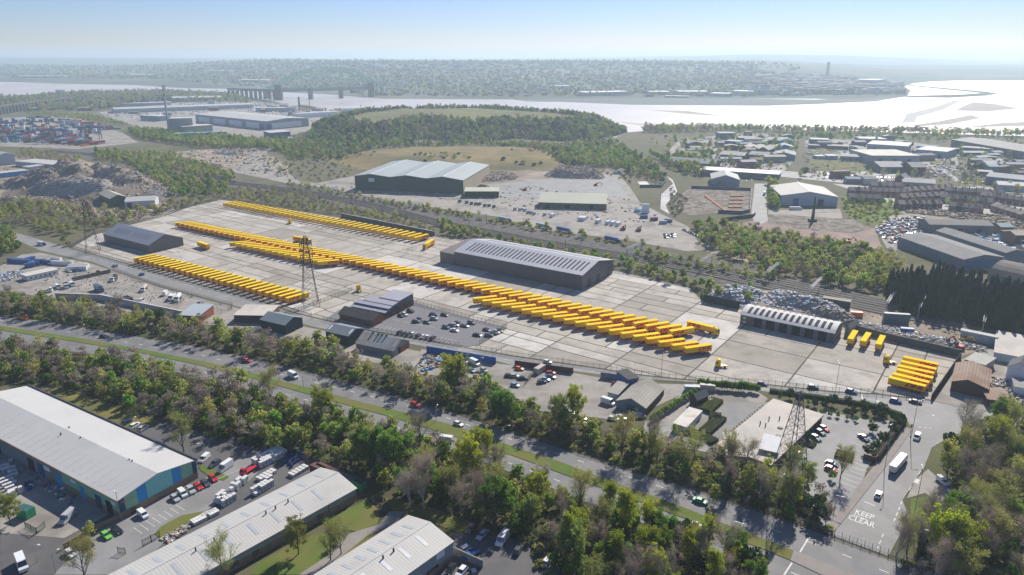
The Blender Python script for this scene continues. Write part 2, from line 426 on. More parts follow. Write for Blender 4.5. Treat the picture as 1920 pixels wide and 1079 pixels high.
patch('railway_bed', [(100,275),(300,292),(430,335),(560,352),(700,372),(820,398),(1000,432),(1180,462),(1340,487),(1480,522),(1700,570),(1920,612),(2100,650),(2100,690),(1920,652),(1700,603),(1500,566),(1320,525),(1200,497),(940,450),(700,395),(500,362),(420,347),(300,310),(100,290)], m_ballast, 0.044)
patch('bare_ground', [(0,300),(100,285),(260,330),(330,345),(300,372),(330,395),(300,412),(220,415),(60,395),(0,392)], m_dirt, 0.028)
patch('site_clearing', [(270,290),(400,280),(480,275),(540,310),(540,335),(430,322),(330,310)], m_dirt, 0.112)
patch('haul_road', [(430,322),(470,290),(500,275),(560,262),(572,266),(500,284),(490,300),(530,318),(560,340),(600,345),(600,352),(540,345)], m_yardgrey, 0.200)
patch('container_terminal', [(0,275),(0,222),(130,216),(230,250),(260,268),(150,280)], m_yardgrey, 0.116)
patch('logistics_park', [(180,212),(300,196),(420,184),(560,200),(640,208),(620,235),(560,262),(400,262),(260,240)], m_yardgrey, 0.120)
patch('estate_yard', [(1270,262),(1400,250),(1490,255),(1490,300),(1460,335),(1310,318),(1250,290)], m_yardgrey, 0.048)
patch('estate_yard', [(1510,262),(1680,262),(1790,280),(1800,320),(1700,330),(1620,320),(1510,280)], m_yardgrey, 0.052)
patch('playing_field', [(1518,299),(1600,297),(1655,310),(1640,322),(1520,318)], m_grass2, 0.220)
patch('playing_field', [(1518,280),(1570,280),(1572,288),(1518,290)], m_grass2, 0.224)
patch('playing_field', [(1740,300),(1790,302),(1790,312),(1745,308)], m_grass2, 0.228)
patch('playing_field', [(1445,256),(1500,258),(1500,272),(1450,266)], m_grass2, 0.232)
patch('car_park_far', [(1530,322),(1620,322),(1710,330),(1700,340),(1540,336)], m_asph2, 0.252)
patch('estate_road', [(1440,318),(1560,330),(1700,348),(1850,352),(1950,360),(1950,366),(1850,360),(1700,356),(1560,342),(1440,330)], m_asph2, 0.260)
patch('estate_road', [(1770,318),(1810,345),(1850,352),(1835,352),(1790,340),(1760,318)], m_asph2, 0.264)
patch('access_road', [(1415,345),(1438,345),(1438,400),(1440,415),(1420,425),(1408,405)], m_asph2, 0.204)
patch('depot_yard', [(1440,395),(1575,392),(1580,410),(1560,425),(1440,408)], m_yardgrey, 0.172)
patch('site_plot', [(1296,352),(1412,355),(1408,398),(1345,400),(1290,405),(1262,385),(1280,362)], m_rubble, 0.132)
patch('building_site', [(1378,422),(1440,408),(1560,424),(1640,428),(1655,470),(1560,452),(1450,438)], m_pink, 0.176)
patch('stripped_soil', [(1440,402),(1600,412),(1635,430),(1600,438),(1500,432),(1440,418)], m_rubble, 0.216)
patch('estate_grass', [(1578,368),(1640,368),(1700,400),(1650,425),(1590,412)], m_grass, 0.056)
patch('scrap_yard_ground', [(1640,425),(1670,405),(1800,398),(1930,425),(1930,510),(1880,520),(1750,470),(1665,470)], m_yardgrey, 0.124)
patch('timber_yard_ground', [(1680,392),(1760,395),(1930,412),(1930,445),(1860,430),(1780,418),(1700,405)], m_dirt, 0.156)
patch('waste_yard_ground', [(1318,566),(1330,545),(1450,545),(1560,560),(1720,600),(1860,628),(1860,650),(1805,668),(1700,645),(1600,622),(1385,578)], m_dirt, 0.060)
patch('housing_ground', [(1560,345),(1930,368),(1930,410),(1800,398),(1690,390),(1640,370)], m_asph2, 0.064)
patch('yard_base', [(132,465),(245,497),(350,528),(480,562),(552,587),(610,601),(700,622),(860,650),(960,668),(1135,693),(1177,701),(1280,712),(1440,722),(1560,735),(1640,739),(1746,751),(1801,671),(1700,647),(1657,637),(1600,622),(1385,580),(1317,566),(1293,540),(1150,507),(1000,475),(880,452),(815,443),(640,408),(480,384),(415,374),(350,390),(310,405),(240,423),(175,441)], m_joint, 0.020)
patch('site_road', [(0,425),(30,437),(132,466),(245,498),(350,529),(480,563),(552,588),(610,602),(700,623),(860,651),(960,669),(1135,694),(1177,702),(1280,713),(1440,723),(1560,736),(1640,740),(1746,752),(1810,766),(1960,790),(1960,830),(1747,809),(1712,807),(1697,782),(1640,765),(1540,750),(1440,735),(1305,717),(1180,710),(1075,696),(1010,686),(960,685),(930,677),(805,652),(770,645),(680,627),(620,620),(555,605),(480,585),(435,572),(300,535),(215,507),(175,492),(75,470),(42,455),(0,442)], m_asph2, 0.036)
patch('side_road', [(1712,806),(1747,808),(1790,815),(1747,840),(1737,866),(1717,900),(1692,939),(1705,972),(1665,1044),(1560,1004),(1615,934),(1657,881),(1697,826)], m_asph2, 0.100)
patch('lay_by', [(1717,900),(1740,880),(1790,925),(1760,945),(1735,925),(1700,935)], m_yardgrey, 0.068)
patch('pavement', [(1690,800),(1712,806),(1697,826),(1657,881),(1615,934),(1560,1004),(1545,1000),(1600,925),(1640,872),(1680,815)], m_pave, 0.256)
patch('roundel_grass', [(1708,935),(1740,932),(1775,950),(1770,985),(1725,985),(1707,960)], m_grass, 0.072)
patch('upper_carriageway', [(-250,560),(0,591),(100,606),(225,627),(375,652),(480,675),(605,707),(705,735),(805,762),(960,812),(1060,844),(1172,881),(1297,919),(1440,966),(1565,1011),(1665,1048),(1800,1095),(2100,1200),(1900,1200),(1600,1079),(1540,1053),(1492,1036),(1440,1015),(1347,979),(1260,944),(1150,905),(1047,866),(960,838),(855,800),(780,780),(665,752),(595,732),(505,710),(437,690),(362,675),(262,655),(150,635),(0,612),(-250,582)], m_asph, 0.076)
patch('median_strip', [(-250,582),(0,612),(150,635),(262,655),(362,675),(437,690),(505,710),(595,732),(665,752),(780,780),(855,800),(960,838),(1047,866),(1150,905),(1260,944),(1347,979),(1440,1015),(1488,1034),(1482,1052),(1440,1035),(1350,1000),(1285,974),(1192,939),(1085,901),(960,855),(860,822),(740,785),(580,741),(480,712),(375,686),(265,663),(150,643),(0,620),(-250,590)], m_grass, 0.236)
patch('median_pavement', [(1488,1034),(1540,1053),(1600,1079),(1900,1200),(1860,1200),(1540,1079),(1482,1052)], m_pave, 0.240)
patch('lower_carriageway', [(-250,590),(0,620),(150,643),(265,663),(375,686),(480,712),(580,741),(740,785),(860,822),(960,855),(1085,901),(1192,939),(1285,974),(1350,1000),(1440,1035),(1482,1052),(1540,1079),(1800,1180),(1700,1200),(1435,1079),(1352,1044),(1185,974),(1122,951),(1035,916),(960,888),(860,848),(700,798),(580,763),(480,735),(375,708),(265,684),(150,662),(0,640),(-250,605)], m_asph, 0.104)
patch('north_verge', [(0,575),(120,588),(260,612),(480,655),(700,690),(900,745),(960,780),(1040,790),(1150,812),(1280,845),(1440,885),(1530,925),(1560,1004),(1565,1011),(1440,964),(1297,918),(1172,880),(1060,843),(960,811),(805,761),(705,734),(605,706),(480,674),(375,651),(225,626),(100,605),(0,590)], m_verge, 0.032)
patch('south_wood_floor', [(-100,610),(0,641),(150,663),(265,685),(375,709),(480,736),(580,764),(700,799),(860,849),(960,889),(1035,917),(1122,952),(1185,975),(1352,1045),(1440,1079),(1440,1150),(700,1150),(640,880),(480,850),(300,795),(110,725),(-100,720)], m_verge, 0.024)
patch('workshop_yard', [(480,590),(545,607),(700,641),(800,662),(775,690),(640,672),(560,640),(470,628)], m_yardgrey, 0.014)
patch('back_yard', [(1752,752),(1803,674),(1862,652),(1960,668),(1960,785),(1812,766)], m_yardgrey, 0.013)
patch('staff_car_park', [(609,600),(637,581),(774,566),(829,584),(950,616),(898,647),(878,651),(700,622)], m_carpark, 0.208)
patch('plant_depot_yard', [(0,500),(40,478),(75,474),(175,496),(212,509),(300,540),(432,574),(480,590),(540,607),(480,625),(380,608),(270,590),(160,570),(0,545)], m_yardgrey, 0.080)
patch('salvage_yard', [(790,655),(930,682),(1010,692),(1075,700),(1180,718),(1300,722),(1290,735),(1170,790),(1000,770),(930,720),(780,700)], m_yardgrey, 0.084)
patch('garden_yard', [(1300,720),(1420,735),(1440,748),(1350,850),(1240,830),(1230,780)], m_yardgrey, 0.088)
patch('gravel_court', [(1330,755),(1440,755),(1380,850),(1320,820)], m_asph, 0.136)
patch('works_roof_court', [(1210,790),(1270,800),(1340,840),(1330,850),(1250,835),(1205,810)], m_asph2, 0.140)
patch('office_car_park', [(1535,770),(1640,790),(1690,790),(1625,880),(1610,930),(1560,990),(1530,985),(1490,890)], m_asph2, 0.144)
patch('shed_car_park', [(190,790),(250,765),(300,775),(480,835),(600,870),(640,880),(560,950),(470,985),(300,1079),(0,1079),(0,980),(100,960),(220,955),(372,880)], m_asph3, 0.092)
patch('lane_surface', [(225,965),(380,900),(470,850),(500,870),(470,900),(330,1000),(240,1079),(100,1079),(180,1000)], m_asph2, 0.148)
patch('shed_lawn', [(88,735),(112,724),(300,790),(285,800),(250,800),(220,815),(150,790)], m_grass2, 0.180)
patch('loading_yard', [(0,850),(60,860),(215,960),(120,1010),(0,1000)], m_yardgrey, 0.128)
patch('front_lawn', [(600,980),(690,938),(712,960),(708,985),(670,998),(630,992)], m_grass, 0.184)
patch('front_lawn', [(480,1060),(560,1015),(600,1000),(640,1010),(620,1040),(560,1079),(470,1079)], m_grass, 0.188)
patch('front_lawn', [(640,1040),(690,1000),(790,965),(800,975),(730,1010),(640,1065)], m_grass2, 0.192)
patch('front_lawn', [(720,935),(800,950),(900,985),(860,1000),(790,975),(740,965)], m_grass2, 0.160)
patch('garden_path', [(560,1079),(620,1040),(640,1010),(660,1000),(710,985),(730,960),(760,960),(740,985),(690,1005),(640,1045),(600,1079)], m_pave, 0.212)
patch('lower_car_park', [(850,1000),(960,1010),(1040,1030),(1060,1079),(840,1150),(760,1079),(850,1020)], m_asph3, 0.096)
patch('grass_island', [(290,1003),(300,990),(340,968),(382,960),(350,985),(300,1010)], m_grass, 0.244)
patch('grass_island', [(372,872),(392,878),(430,895),(420,902),(400,900),(375,882)], m_grass, 0.248)
patch('hedge_border', [(0,1040),(60,1035),(130,1079),(0,1079)], m_asph3, 0.040)

# ------------------------------------------------------------------ the concrete yard, slab by slab
DA = R(90 - 35.5)                      # across the yard, as an angle from +X
ua = (math.cos(DA), math.sin(DA)); ub = (math.cos(DA - math.pi / 2), math.sin(DA - math.pi / 2))
YARD = [G(*p) for p in [(134, 465), (245, 496.5), (350, 527.5), (480, 561), (552, 586), (612, 600), (700, 621), (860, 649), (960, 667), (1135, 692), (1177, 700), (1280, 711), (1440, 721), (1560, 734), (1640, 738), (1745, 750), (1800, 671), (1700, 647.5), (1657, 637.5), (1600, 622.5), (1385, 580.5), (1317, 566.5), (1293, 540.5), (1150, 507.5), (1000, 475.5), (880, 452.5), (815, 443.5), (640, 408.5), (480, 384.5), (415, 375), (350, 390.5), (310, 405.5), (240, 423.5), (175, 441.5)]]
yard = bpy.data.objects['yard_base']
YZ = yard.data.vertices[0].co.z
SURF.append((YZ + 0.055, *[q for q in SURF if abs(q[0] - YZ) < 1e-4][0][1:]))
tones = [(0.43, 0.395, 0.34), (0.48, 0.445, 0.395), (0.37, 0.335, 0.285), (0.55, 0.52, 0.475), (0.335, 0.30, 0.255), (0.45, 0.415, 0.365), (0.41, 0.375, 0.32)]
m_slabs = [mat('m_slab_%d' % i, c, 0.9, 0.10 + 0.02 * i, 0.10, tuple(q * 0.80 for q in c), world_co=True, stain=0.45, cut=(.46, .68), bump=.05) for i, c in enumerate(tones)]
def yuv(p): return (p[0] * ub[0] + p[1] * ub[1], p[0] * ua[0] + p[1] * ua[1])
S = [yuv(p) for p in YARD]
s0, s1 = min(p[0] for p in S), max(p[0] for p in S); t0, t1 = min(p[1] for p in S), max(p[1] for p in S)
joints = [yuv(G(1135, 692))[0], yuv(G(1295, 700))[0], yuv(G(1476, 719))[0], yuv(G(1640, 730))[0]]
rs = random.Random(5)
bs = sorted(joints)
while bs[0] > s0: bs.insert(0, bs[0] - rs.choice([22, 30, 34, 40]))
while bs[-1] < s1: bs.append(bs[-1] + rs.choice([30, 36]))
n_slab = 0; slab_list = []
tb = [t0 - 5]
while tb[-1] < t1: tb.append(tb[-1] + rs.choice([7.5, 9, 14, 17, 20]))
for i in range(len(bs) - 1):
    tt = [t + rs.uniform(-1.5, 1.5) if rs.random() < .55 else t for t in tb]
    drop = set(k for k in range(1, len(tt) - 1) if rs.random() < 0.12)
    tt = [t for k, t in enumerate(tt) if k not in drop]
    for j in range(len(tt) - 1):
        cuts = [bs[i], bs[i + 1]]
        if rs.random() < 0.42: cuts.insert(1, bs[i] + (bs[i + 1] - bs[i]) * rs.choice([.35, .5, .65]))
        tone = rs.choice([0, 0, 1, 1, 2, 3, 4, 5, 5, 6])
        for k in range(len(cuts) - 1):
            e = 0.33
            q = [(cuts[k] + e, tt[j] + e), (cuts[k + 1] - e, tt[j] + e), (cuts[k + 1] - e, tt[j + 1] - e), (cuts[k] + e, tt[j + 1] - e)]
            W = [(ub[0] * s + ua[0] * t, ub[1] * s + ua[1] * t) for s, t in q]
            poly = [(p[0], p[1]) for p in YARD]
            for a in range(4):
                if len(poly) > 2: poly = clip(poly, W[a], W[(a + 1) % 4])
            if len(poly) < 3: continue
            ar = abs(sum(poly[a][0] * poly[(a + 1) % len(poly)][1] - poly[(a + 1) % len(poly)][0] * poly[a][1] for a in range(len(poly)))) / 2
            if ar < 6: continue
            if rs.random() < .3: tone = rs.choice([0, 1, 2, 3, 4, 5, 6])
            slab_list.append((ar, poly, tone))
slab_list.sort(key=lambda q: -q[0])
rest = MB()
for n_, (ar, poly, tone) in enumerate(slab_list):
    z = YZ + 0.045 + 0.004 * (n_ % 4)
    A2 = sum(poly[a][0] * poly[(a + 1) % len(poly)][1] - poly[(a + 1) % len(poly)][0] * poly[a][1] for a in range(len(poly)))
    if A2 < 0: poly = poly[::-1]
    k = len(poly)
    vs = [(x, y, z) for x, y in poly] + [(x, y, YZ - .004) for x, y in poly]
    fs = [tuple(range(k))] + [(i, k + i, k + (i + 1) % k, (i + 1) % k) for i in range(k)]
    if n_ < 298: MB().add(vs, fs).build('concrete_slab', m_slabs[tone], yard)
    else: rest.add(vs, fs, tone)
if rest.v: tag(rest.build('small_slabs', m_slabs, yard), kind='stuff')

# ------------------------------------------------------------------ road markings
def strip_line(pts, w, dash=None, gap=0, z=0.07, mb=None):
    P = [G(*p) for p in pts]; mb = mb or MB(); d0 = 0
    for a, b in zip(P, P[1:]):
        L = (b - a).length; d = (b - a) / L; n = Vector((-d.y, d.x, 0)) * w / 2
        segs = [(0, L)] if not dash else []
        if dash:
            x = -d0 % (dash + gap)
            x = x if x < L else L
            while x < L: segs.append((x, min(L, x + dash))); x += dash + gap
            d0 = (d0 + L) % (dash + gap)
        for s, e in segs:
            p, q = a + d * s, a + d * e
            zz = max(surf(p.x, p.y), surf(q.x, q.y)) + .006
            mb.add([(v.x, v.y, zz) for v in (p - n, q - n, q + n, p + n)], [(0, 1, 2, 3)])
    return mb
mb = strip_line([(0, 601), (100, 618), (225, 640), (375, 666), (480, 692), (605, 721), (705, 746), (805, 773), (960, 825), (1060, 856), (1172, 893), (1297, 931), (1440, 990), (1565, 1034), (1800, 1130)], 0.3, 2.4, 7)
mb.build('lane_dashes', m_line, bpy.data.objects['upper_carriageway'])
mb = strip_line([(265, 673), (375, 697), (480, 724), (580, 752), (700, 790), (860, 835), (960, 871), (1035, 898), (1122, 930), (1185, 955), (1352, 1022), (1440, 1057), (1600, 1120)], 0.3, 2.4, 7, z=0.075)
mb = strip_line([(1500, 1010), (1498, 1036)], 0.4, z=0.075, mb=mb) if False else mb
mb.build('lane_dashes', m_line, bpy.data.objects['lower_carriageway'])
strip_line([(1515, 1011), (1500, 1036)], 0.45).build('stop_line', m_line, bpy.data.objects['upper_carriageway'])
strip_line([(1485, 1056), (1470, 1079)], 0.45, z=.075).build('stop_line', m_line, bpy.data.objects['lower_carriageway'])
mb = strip_line([(175, 484), (300, 520), (480, 573), (700, 625), (960, 677), (1177, 706), (1440, 729), (1640, 751), (1720, 765)], 0.2, 2, 6)
mb.build('lane_dashes', m_line, bpy.data.objects['site_road'])
mb = strip_line([(1615, 739), (1618, 752)], 0.5); strip_line([(1641, 752.5), (1649, 753)], 1.2, mb=mb)
strip_line([(1748, 779), (1752, 780)], 1.0, mb=mb); strip_line([(1722, 801), (1745, 804)], .4, 1, .8, mb=mb)
mb.build('arrow_marks', m_line, bpy.data.objects['site_road'])
mb = strip_line([(1736, 1006 - 70), (1715, 955), (1690, 940), (1672, 978)], .2, 2, 2) if False else MB()
strip_line([(1691, 941), (1685, 957), (1676, 978)], .3, 2, 1.5, z=0.08, mb=mb)
strip_line([(1620, 941), (1640, 949)], .35, z=0.08, mb=mb); strip_line([(1600, 965), (1627, 977)], .35, z=0.08, mb=mb)
strip_line([(1735, 870), (1700, 927)], .2, 3, 3, z=0.08, mb=mb); strip_line([(1656, 1002), (1645, 1030)], .25, 2, 1.5, z=0.08, mb=mb)
strip_line([(1720, 899), (1717, 906)], 1.5, z=0.08, mb=mb)
mb.build('white_lines', m_line, bpy.data.objects['side_road'])
def text_mesh(name, body, size, m, shear=0.0, offset=0.0, extrude=0.0, align='CENTER'):
    c = bpy.data.curves.new(name, 'FONT'); c.body = body; c.size = size; c.shear = shear; c.offset = offset; c.extrude = extrude; c.align_x = align; c.align_y = 'CENTER'; c.resolution_u = 2
    t = bpy.data.objects.new(name, c); COL.objects.link(t)
    bpy.context.view_layer.update()
    me = bpy.data.meshes.new_from_object(t.evaluated_get(bpy.context.evaluated_depsgraph_get()))
    bpy.data.objects.remove(t); me.materials.clear(); me.materials.append(m); me.name = name
    return me
a, b = G(1610, 970), G(1640, 924)
kc = obj('keep_clear_lettering', text_mesh('keep_clear_lettering', 'KEEP\nCLEAR', 4.2, m_line, offset=.05), bpy.data.objects['side_road'])
p = G(1618, 972); q0, q1 = G(1616, 952 - 1), G(1634, 958 - 1)
kc.location = (p.x, p.y, surf(p.x, p.y) + .007); kc.rotation_euler = (0, 0, heading(q0, q1)); kc.scale = (0.58, 0.95, 1)
def bay_lines(name, p0, p1, n, hd, ln, parent, w=0.15, z=0.13):
    a, b = G(*p0), G(*p1); mb = MB(); d = Vector((math.cos(hd), math.sin(hd), 0)); nn = Vector((-d.y, d.x, 0)) * w / 2
    for i in range(n):
        s = a.lerp(b, i / (n - 1)); e = s + d * ln; z = max(surf(s.x, s.y), surf(e.x, e.y)) + .007
        mb.add([(v.x, v.y, z) for v in (s - nn, e - nn, e + nn, s + nn)], [(0, 1, 2, 3)])
    return mb.build(name, m_line, bpy.data.objects[parent])
h1 = heading(G(701, 614), G(713, 604))
bay_lines('bay_lines', (698, 614), (740, 624), 7, heading(G(700, 615), G(709, 609)), 5, 'staff_car_park')
bay_lines('bay_lines', (822, 640), (846, 647), 5, heading(G(822, 640), G(830, 634)), 5, 'staff_car_park')
bay_lines('bay_lines', (735, 600), (800, 612), 4, heading(G(735, 600), G(744, 602)), 5, 'staff_car_park')
for (x0, y0, x1, y1, n, dx, dy) in [(250, 990, 330, 948, 8, 12, 8), (330, 875, 395, 900, 2, 30, -10), (300, 800, 345, 815, 6, 18, -9), (395, 905, 430, 890, 4, 20, -8), (430, 835, 500, 857, 9, 12, -8), (385, 830, 300, 800, 6, 14, -7)]:
    bay_lines('bay_lines', (x0, y0), (x1, y1), n, heading(G(x0, y0), G(x0 + dx, y0 + dy)), 4.8, 'shed_car_park', z=.08)
for (x0, y0, x1, y1, n, dx, dy) in [(1536, 795, 1560, 778, 3, 22, 10), (1580, 848, 1612, 803, 6, 40, 14), (1500, 835, 1530, 800, 5, 18, 9), (1576, 905, 1608, 862, 7, 22, 8)]:
    bay_lines('bay_lines', (x0, y0), (x1, y1), n, heading(G(x0, y0), G(x0 + dx, y0 + dy)), 4.8, 'office_car_park', z=.09)

# ------------------------------------------------------------------ trailers, tractors
m_yel = mat('m_yel', (0.90, 0.56, 0.004), 0.6, 0.3, 0.06, rand=0.06, spec=.15)
m_yel2 = mat('m_yel2', (0.86, 0.62, 0.03), 0.9, 0.3, 0.05, rand=0.05, spec=.03)
m_red = mat('m_red', (0.62, 0.008, 0.004), 0.6, 0.5, 0.05)
m_dark = mat('m_dark', (0.03, 0.03, 0.032), 0.7, 1, 0.2)
m_tyre = mat('m_tyre', (0.018, 0.018, 0.018), 0.9, 1, 0.1)
m_rim = mat('m_rim', (0.4, 0.4, 0.42), 0.4, 1, 0.1, metal=.6)
m_glass = mat('m_glass', (0.03, 0.04, 0.05), 0.08, 1, 0.1, spec=.9)
m_steel = mat('m_steel', (0.35, 0.36, 0.37), 0.5, 1, 0.1, metal=.4)
LT = 13.6
dhl = text_mesh('lettering', 'DHL', 2.0, m_red, shear=0.4, offset=0.11)
def trailer_proto(detail):
    t = empty('box_trailer', (0, 0, 0)); PROTOS.append(t)
    b = MB(); b.box(0, LT, -1.27, 1.27, 1.35, 3.94); b.build('box_body', m_yel, t)
    b = MB(); b.box(0.0, LT, -1.25, 1.25, 3.94, 4.0); b.build('box_roof', m_yel2, t)
    b = MB(); b.box(0, LT, -1.30, -1.272, 1.2, 1.62); b.box(0, LT, 1.272, 1.30, 1.2, 1.62); b.box(LT + .002, LT + .03, -1.27, 1.27, 1.2, 1.7); b.box(-.03, -.002, -1.27, 1.27, 1.2, 1.7)
    b.build('red_band', m_red, t)
    for s in (-1, 1):
        l = obj('lettering', dhl, t); l.location = (9.6, s * 1.285, 2.85); l.rotation_euler = (math.pi / 2, 0, 0 if s < 0 else math.pi); l.scale = (1.75, 1.1, 1)
        b = MB()
        for q in (0, 1, 2):
            b.box(6.2 + .12 * q, 7.4, s * 1.277 if s > 0 else -1.283, 1.283 if s > 0 else -1.277, 2.12 + q * .14, 2.19 + q * .14)
            b.box(12.0, 13.2 - .12 * q, s * 1.277 if s > 0 else -1.283, 1.283 if s > 0 else -1.277, 2.12 + q * .14, 2.19 + q * .14)
        tag(b.build('speed_lines', m_red, t), kind='stuff')
    b = MB(); b.box(0.3, LT - .1, -.5, .5, .95, 1.34); b.box(2.6, 2.8, -1, -.8, .05, 1.3); b.box(2.6, 2.8, .8, 1, .05, 1.3); b.box(LT - .15, LT, -1.2, 1.2, .5, .7); b.box(4, 8, -1.2, -1.1, .6, 1.1); b.box(4, 8, 1.1, 1.2, .6, 1.1)
    b.build('chassis', m_dark, t)
    if detail:
        w = MB().cyl((0, -.16, .5), .5, .32, 10, 'y').data('wheel', m_tyre)
        for x in (9.0, 10.35, 11.7):
            for y in (-1.05, 1.05): obj('wheel', w, t, (x, y, 0))
    else:
        b = MB()
        for x in (9.0, 10.35, 11.7):
            for y in (-1.05, 1.05): b.cyl((x, y - .16, .5), .5, .32, 8, 'y')
        tag(b.build('wheels', m_tyre, t), kind='stuff')
    return t
TR1, TR0 = trailer_proto(True), trailer_proto(False)
m_grille = mat('m_grille', (0.02, 0.02, 0.02), 0.5, 1, 0.1)
def tractor_parts(t, mcol, mlow=None):
    """cab and chassis, kingpin at x=0, nose towards +x"""
    b = MB(); b.prof([(1.9, .5), (1.9, 3.3), (2.2, 3.72), (3.0, 3.85), (3.75, 3.2), (4.12, 2.0), (4.15, .45)], 1.22, 1.0, 3.0); b.build('cab', mcol, t)
    b = MB(); b.add([(4.165, -1.1, 2.05), (4.165, 1.1, 2.05), (3.79, 1.02, 3.15), (3.79, -1.02, 3.15)], [(0, 1, 2, 3)]); b.build('windscreen', m_glass, t)
    for s in (-1, 1):
        b = MB(); b.box(3.0, 3.85, s * 1.235 - .012, s * 1.235 + .012, 1.95, 2.75); b.build('side_window', m_glass, t)
    b = MB(); b.box(4.155, 4.18, -.8, .8, .75, 1.6); b.build('grille', m_grille, t)
    b = MB(); b.box(-1.3, 1.95, -.45, .45, .7, 1.0); b.build('chassis', mlow or m_dark, t)
    b = MB(); b.box(-.5, .6, -.6, .6, 1.02, 1.16); b.build('fifth_wheel', m_steel, t)
    b = MB(); b.box(.9, 1.7, -1.2, -.5, .5, 1.05); b.build('fuel_tank', m_steel, t); b = MB(); b.box(.9, 1.7, .5, 1.2, .5, 1.05); b.build('fuel_tank', m_steel, t)
    w = MB().cyl((0, -.18, .5), .5, .36, 10, 'y').data('wheel', m_tyre)
    for x in (3.4, 0.0):
        for y in (-1.03, 1.03): obj('wheel', w, t, (x, y, 0))
TC = empty('tractor_unit', (0, 0, 0)); PROTOS.append(TC); tractor_parts(TC, m_yel, m_yel)
TOTAL_TR = [0]
def trailer_row(p0, p1, n, hp0, hp1, lab, grp, proto, flip=False, ztop=4.0, skip=()):
    """p0/p1: ground points of the near ends of first and last; hp0->hp1: run of a roof edge"""
    a, b = G(*p0), G(*p1); h = heading(G(*hp0, ztop), G(*hp1, ztop))
    for i in range(n):
        if i in skip: continue
        p = a.lerp(b, i / (n - 1))
        d = Vector((math.cos(h), math.sin(h), 0))
        q = p + Vector((-d.y, d.x, 0)) * 1.27 + Vector((random.uniform(-.25, .25), random.uniform(-.25, .25), 0))
        hh = h + R(random.uniform(-.5, .5))
        if flip: q = q + d * LT; hh += math.pi
        copy_tree(proto, (q.x, q.y, YZ + .055), hh, 'yellow box trailer, ' + lab.format(ordw(i), ordw(n - 1 - i)), 'trailer', grp)
        TOTAL_TR[0] += 1
def nrow(p0, p1, sp): return int(round((G(*p0) - G(*p1)).length / sp)) + 1
spC = (G(888, 573) - G(1286, 669)).length / 19
spA = (G(1189, 622 + 10) - G(1101, 600 + 10)).length / 4
nA = 37; nB = 67
print('spacing', spC, spA, nA, nB, (G(255, 496) - G(539, 573)).length / 26, (G(432, 466) - G(597, 503)).length / 14)
trailer_row((422, 390), (780, 456), nA, (422, 381), (446, 377), '{} from left in the farthest row along the railway', 'trailers in the farthest row', TR0)
trailer_row((329, 428), (1258, 637), nB, (1257.5, 621), (1301, 614), '{} from left in the long middle row', 'trailers in the long middle row', TR0, flip=True)
trailer_row((432, 466), (597, 503), 15, (596, 491), (632, 488), '{} from left in the short row before the middle row', 'trailers in the short row left of the middle', TR0)
trailer_row((889, 574), (1286.5, 670), 20, (1287, 655), (1333, 648.5), '{} from left in the front row right of the car park', 'trailers in the front right row', TR1)
trailer_row((255, 496), (540, 573), 27, (254, 482.5), (290, 475.5), '{} from left in the row beside the site road', 'trailers in the row beside the site road', TR1, flip=True)
for i, (x0, y0, x1, y1) in enumerate([(1666, 709, 1731, 725), (1673, 702, 1736, 717.5), (1681, 694, 1741.5, 709), (1683, 687, 1743.5, 700), (1689, 679, 1751, 693), (1693, 670.5, 1755, 684)]):
    a, b = G(x0, y0, 4), G(x1, y1, 4); h = heading(a, b); d = Vector((math.cos(h), math.sin(h), 0))
    p = a + Vector((-d.y, d.x, 0)) * 1.27
    copy_tree(TR1, (p.x, p.y, YZ + .055), h, 'yellow box trailer with large red lettering, %s from front in the block of six' % ordw(i), 'trailer', 'six trailers by the gate')
for i, (x0, y0, x1, y1, w) in enumerate([(1594, 636, 1605, 619, 'left'), (1618, 640, 1629, 624, 'middle'), (1647, 646, 1655, 630, 'right')]):
    a, b = G(x0, y0, 4), G(x1, y1, 4); h = heading(a, b)
    copy_tree(TR1, (a.x, a.y, YZ + .055), h, 'yellow box trailer seen end on, %s of three beside the vaulted shed' % w, 'trailer', 'three trailers beside the vaulted shed')
def rig(x0, y0, x1, y1, lab, full=True):
    """a tractor with its trailer; (x0,y0)->(x1,y1) runs along the roof from rear to front"""
    a, b = G(x0, y0, 4), G(x1, y1, 4); h = heading(a, b); d = Vector((math.cos(h), math.sin(h), 0)); front = a + d * LT
    copy_tree(TR1, (front.x, front.y, YZ + .055), h + math.pi, 'yellow box trailer coupled to the ' + lab, 'trailer', 'trailers coupled to tractors')
    k = front - d * 1.3
    copy_tree(TC, (k.x, k.y, YZ + .055), h, lab, 'lorry cab', 'yellow tractor units')
rig(1290, 602, 1337, 613, 'yellow tractor heading right beside the vaulted shed')
rig(551, 443, 575, 447, 'yellow tractor in the open yard behind the middle pylon')
rig(812, 449, 792, 461, 'yellow tractor at the right end of the farthest row')
for (x0, y0, x1, y1, lab) in [(1359, 690, 1341, 688, 'yellow tractor without trailer beside the end of the front right row'), (1675, 683, 1655, 681, 'yellow tractor without trailer left of the block of six'), (674, 549, 671, 543, 'small yellow tractor without trailer behind the grey office block'), (541, 421, 546, 419, 'small yellow tractor parked by the farthest row')]:
    a, b = G(x0, y0), G(x1, y1); copy_tree(TC, (a.x, a.y, YZ + .055), heading(a, b), lab, 'lorry cab', 'yellow tractor units')
a, b = G(372, 453, 4), G(387, 458, 4)
copy_tree(TR1, (a.x, a.y, YZ + .055), heading(a, b), 'yellow box trailer standing alone beside the left grey warehouse', 'trailer')

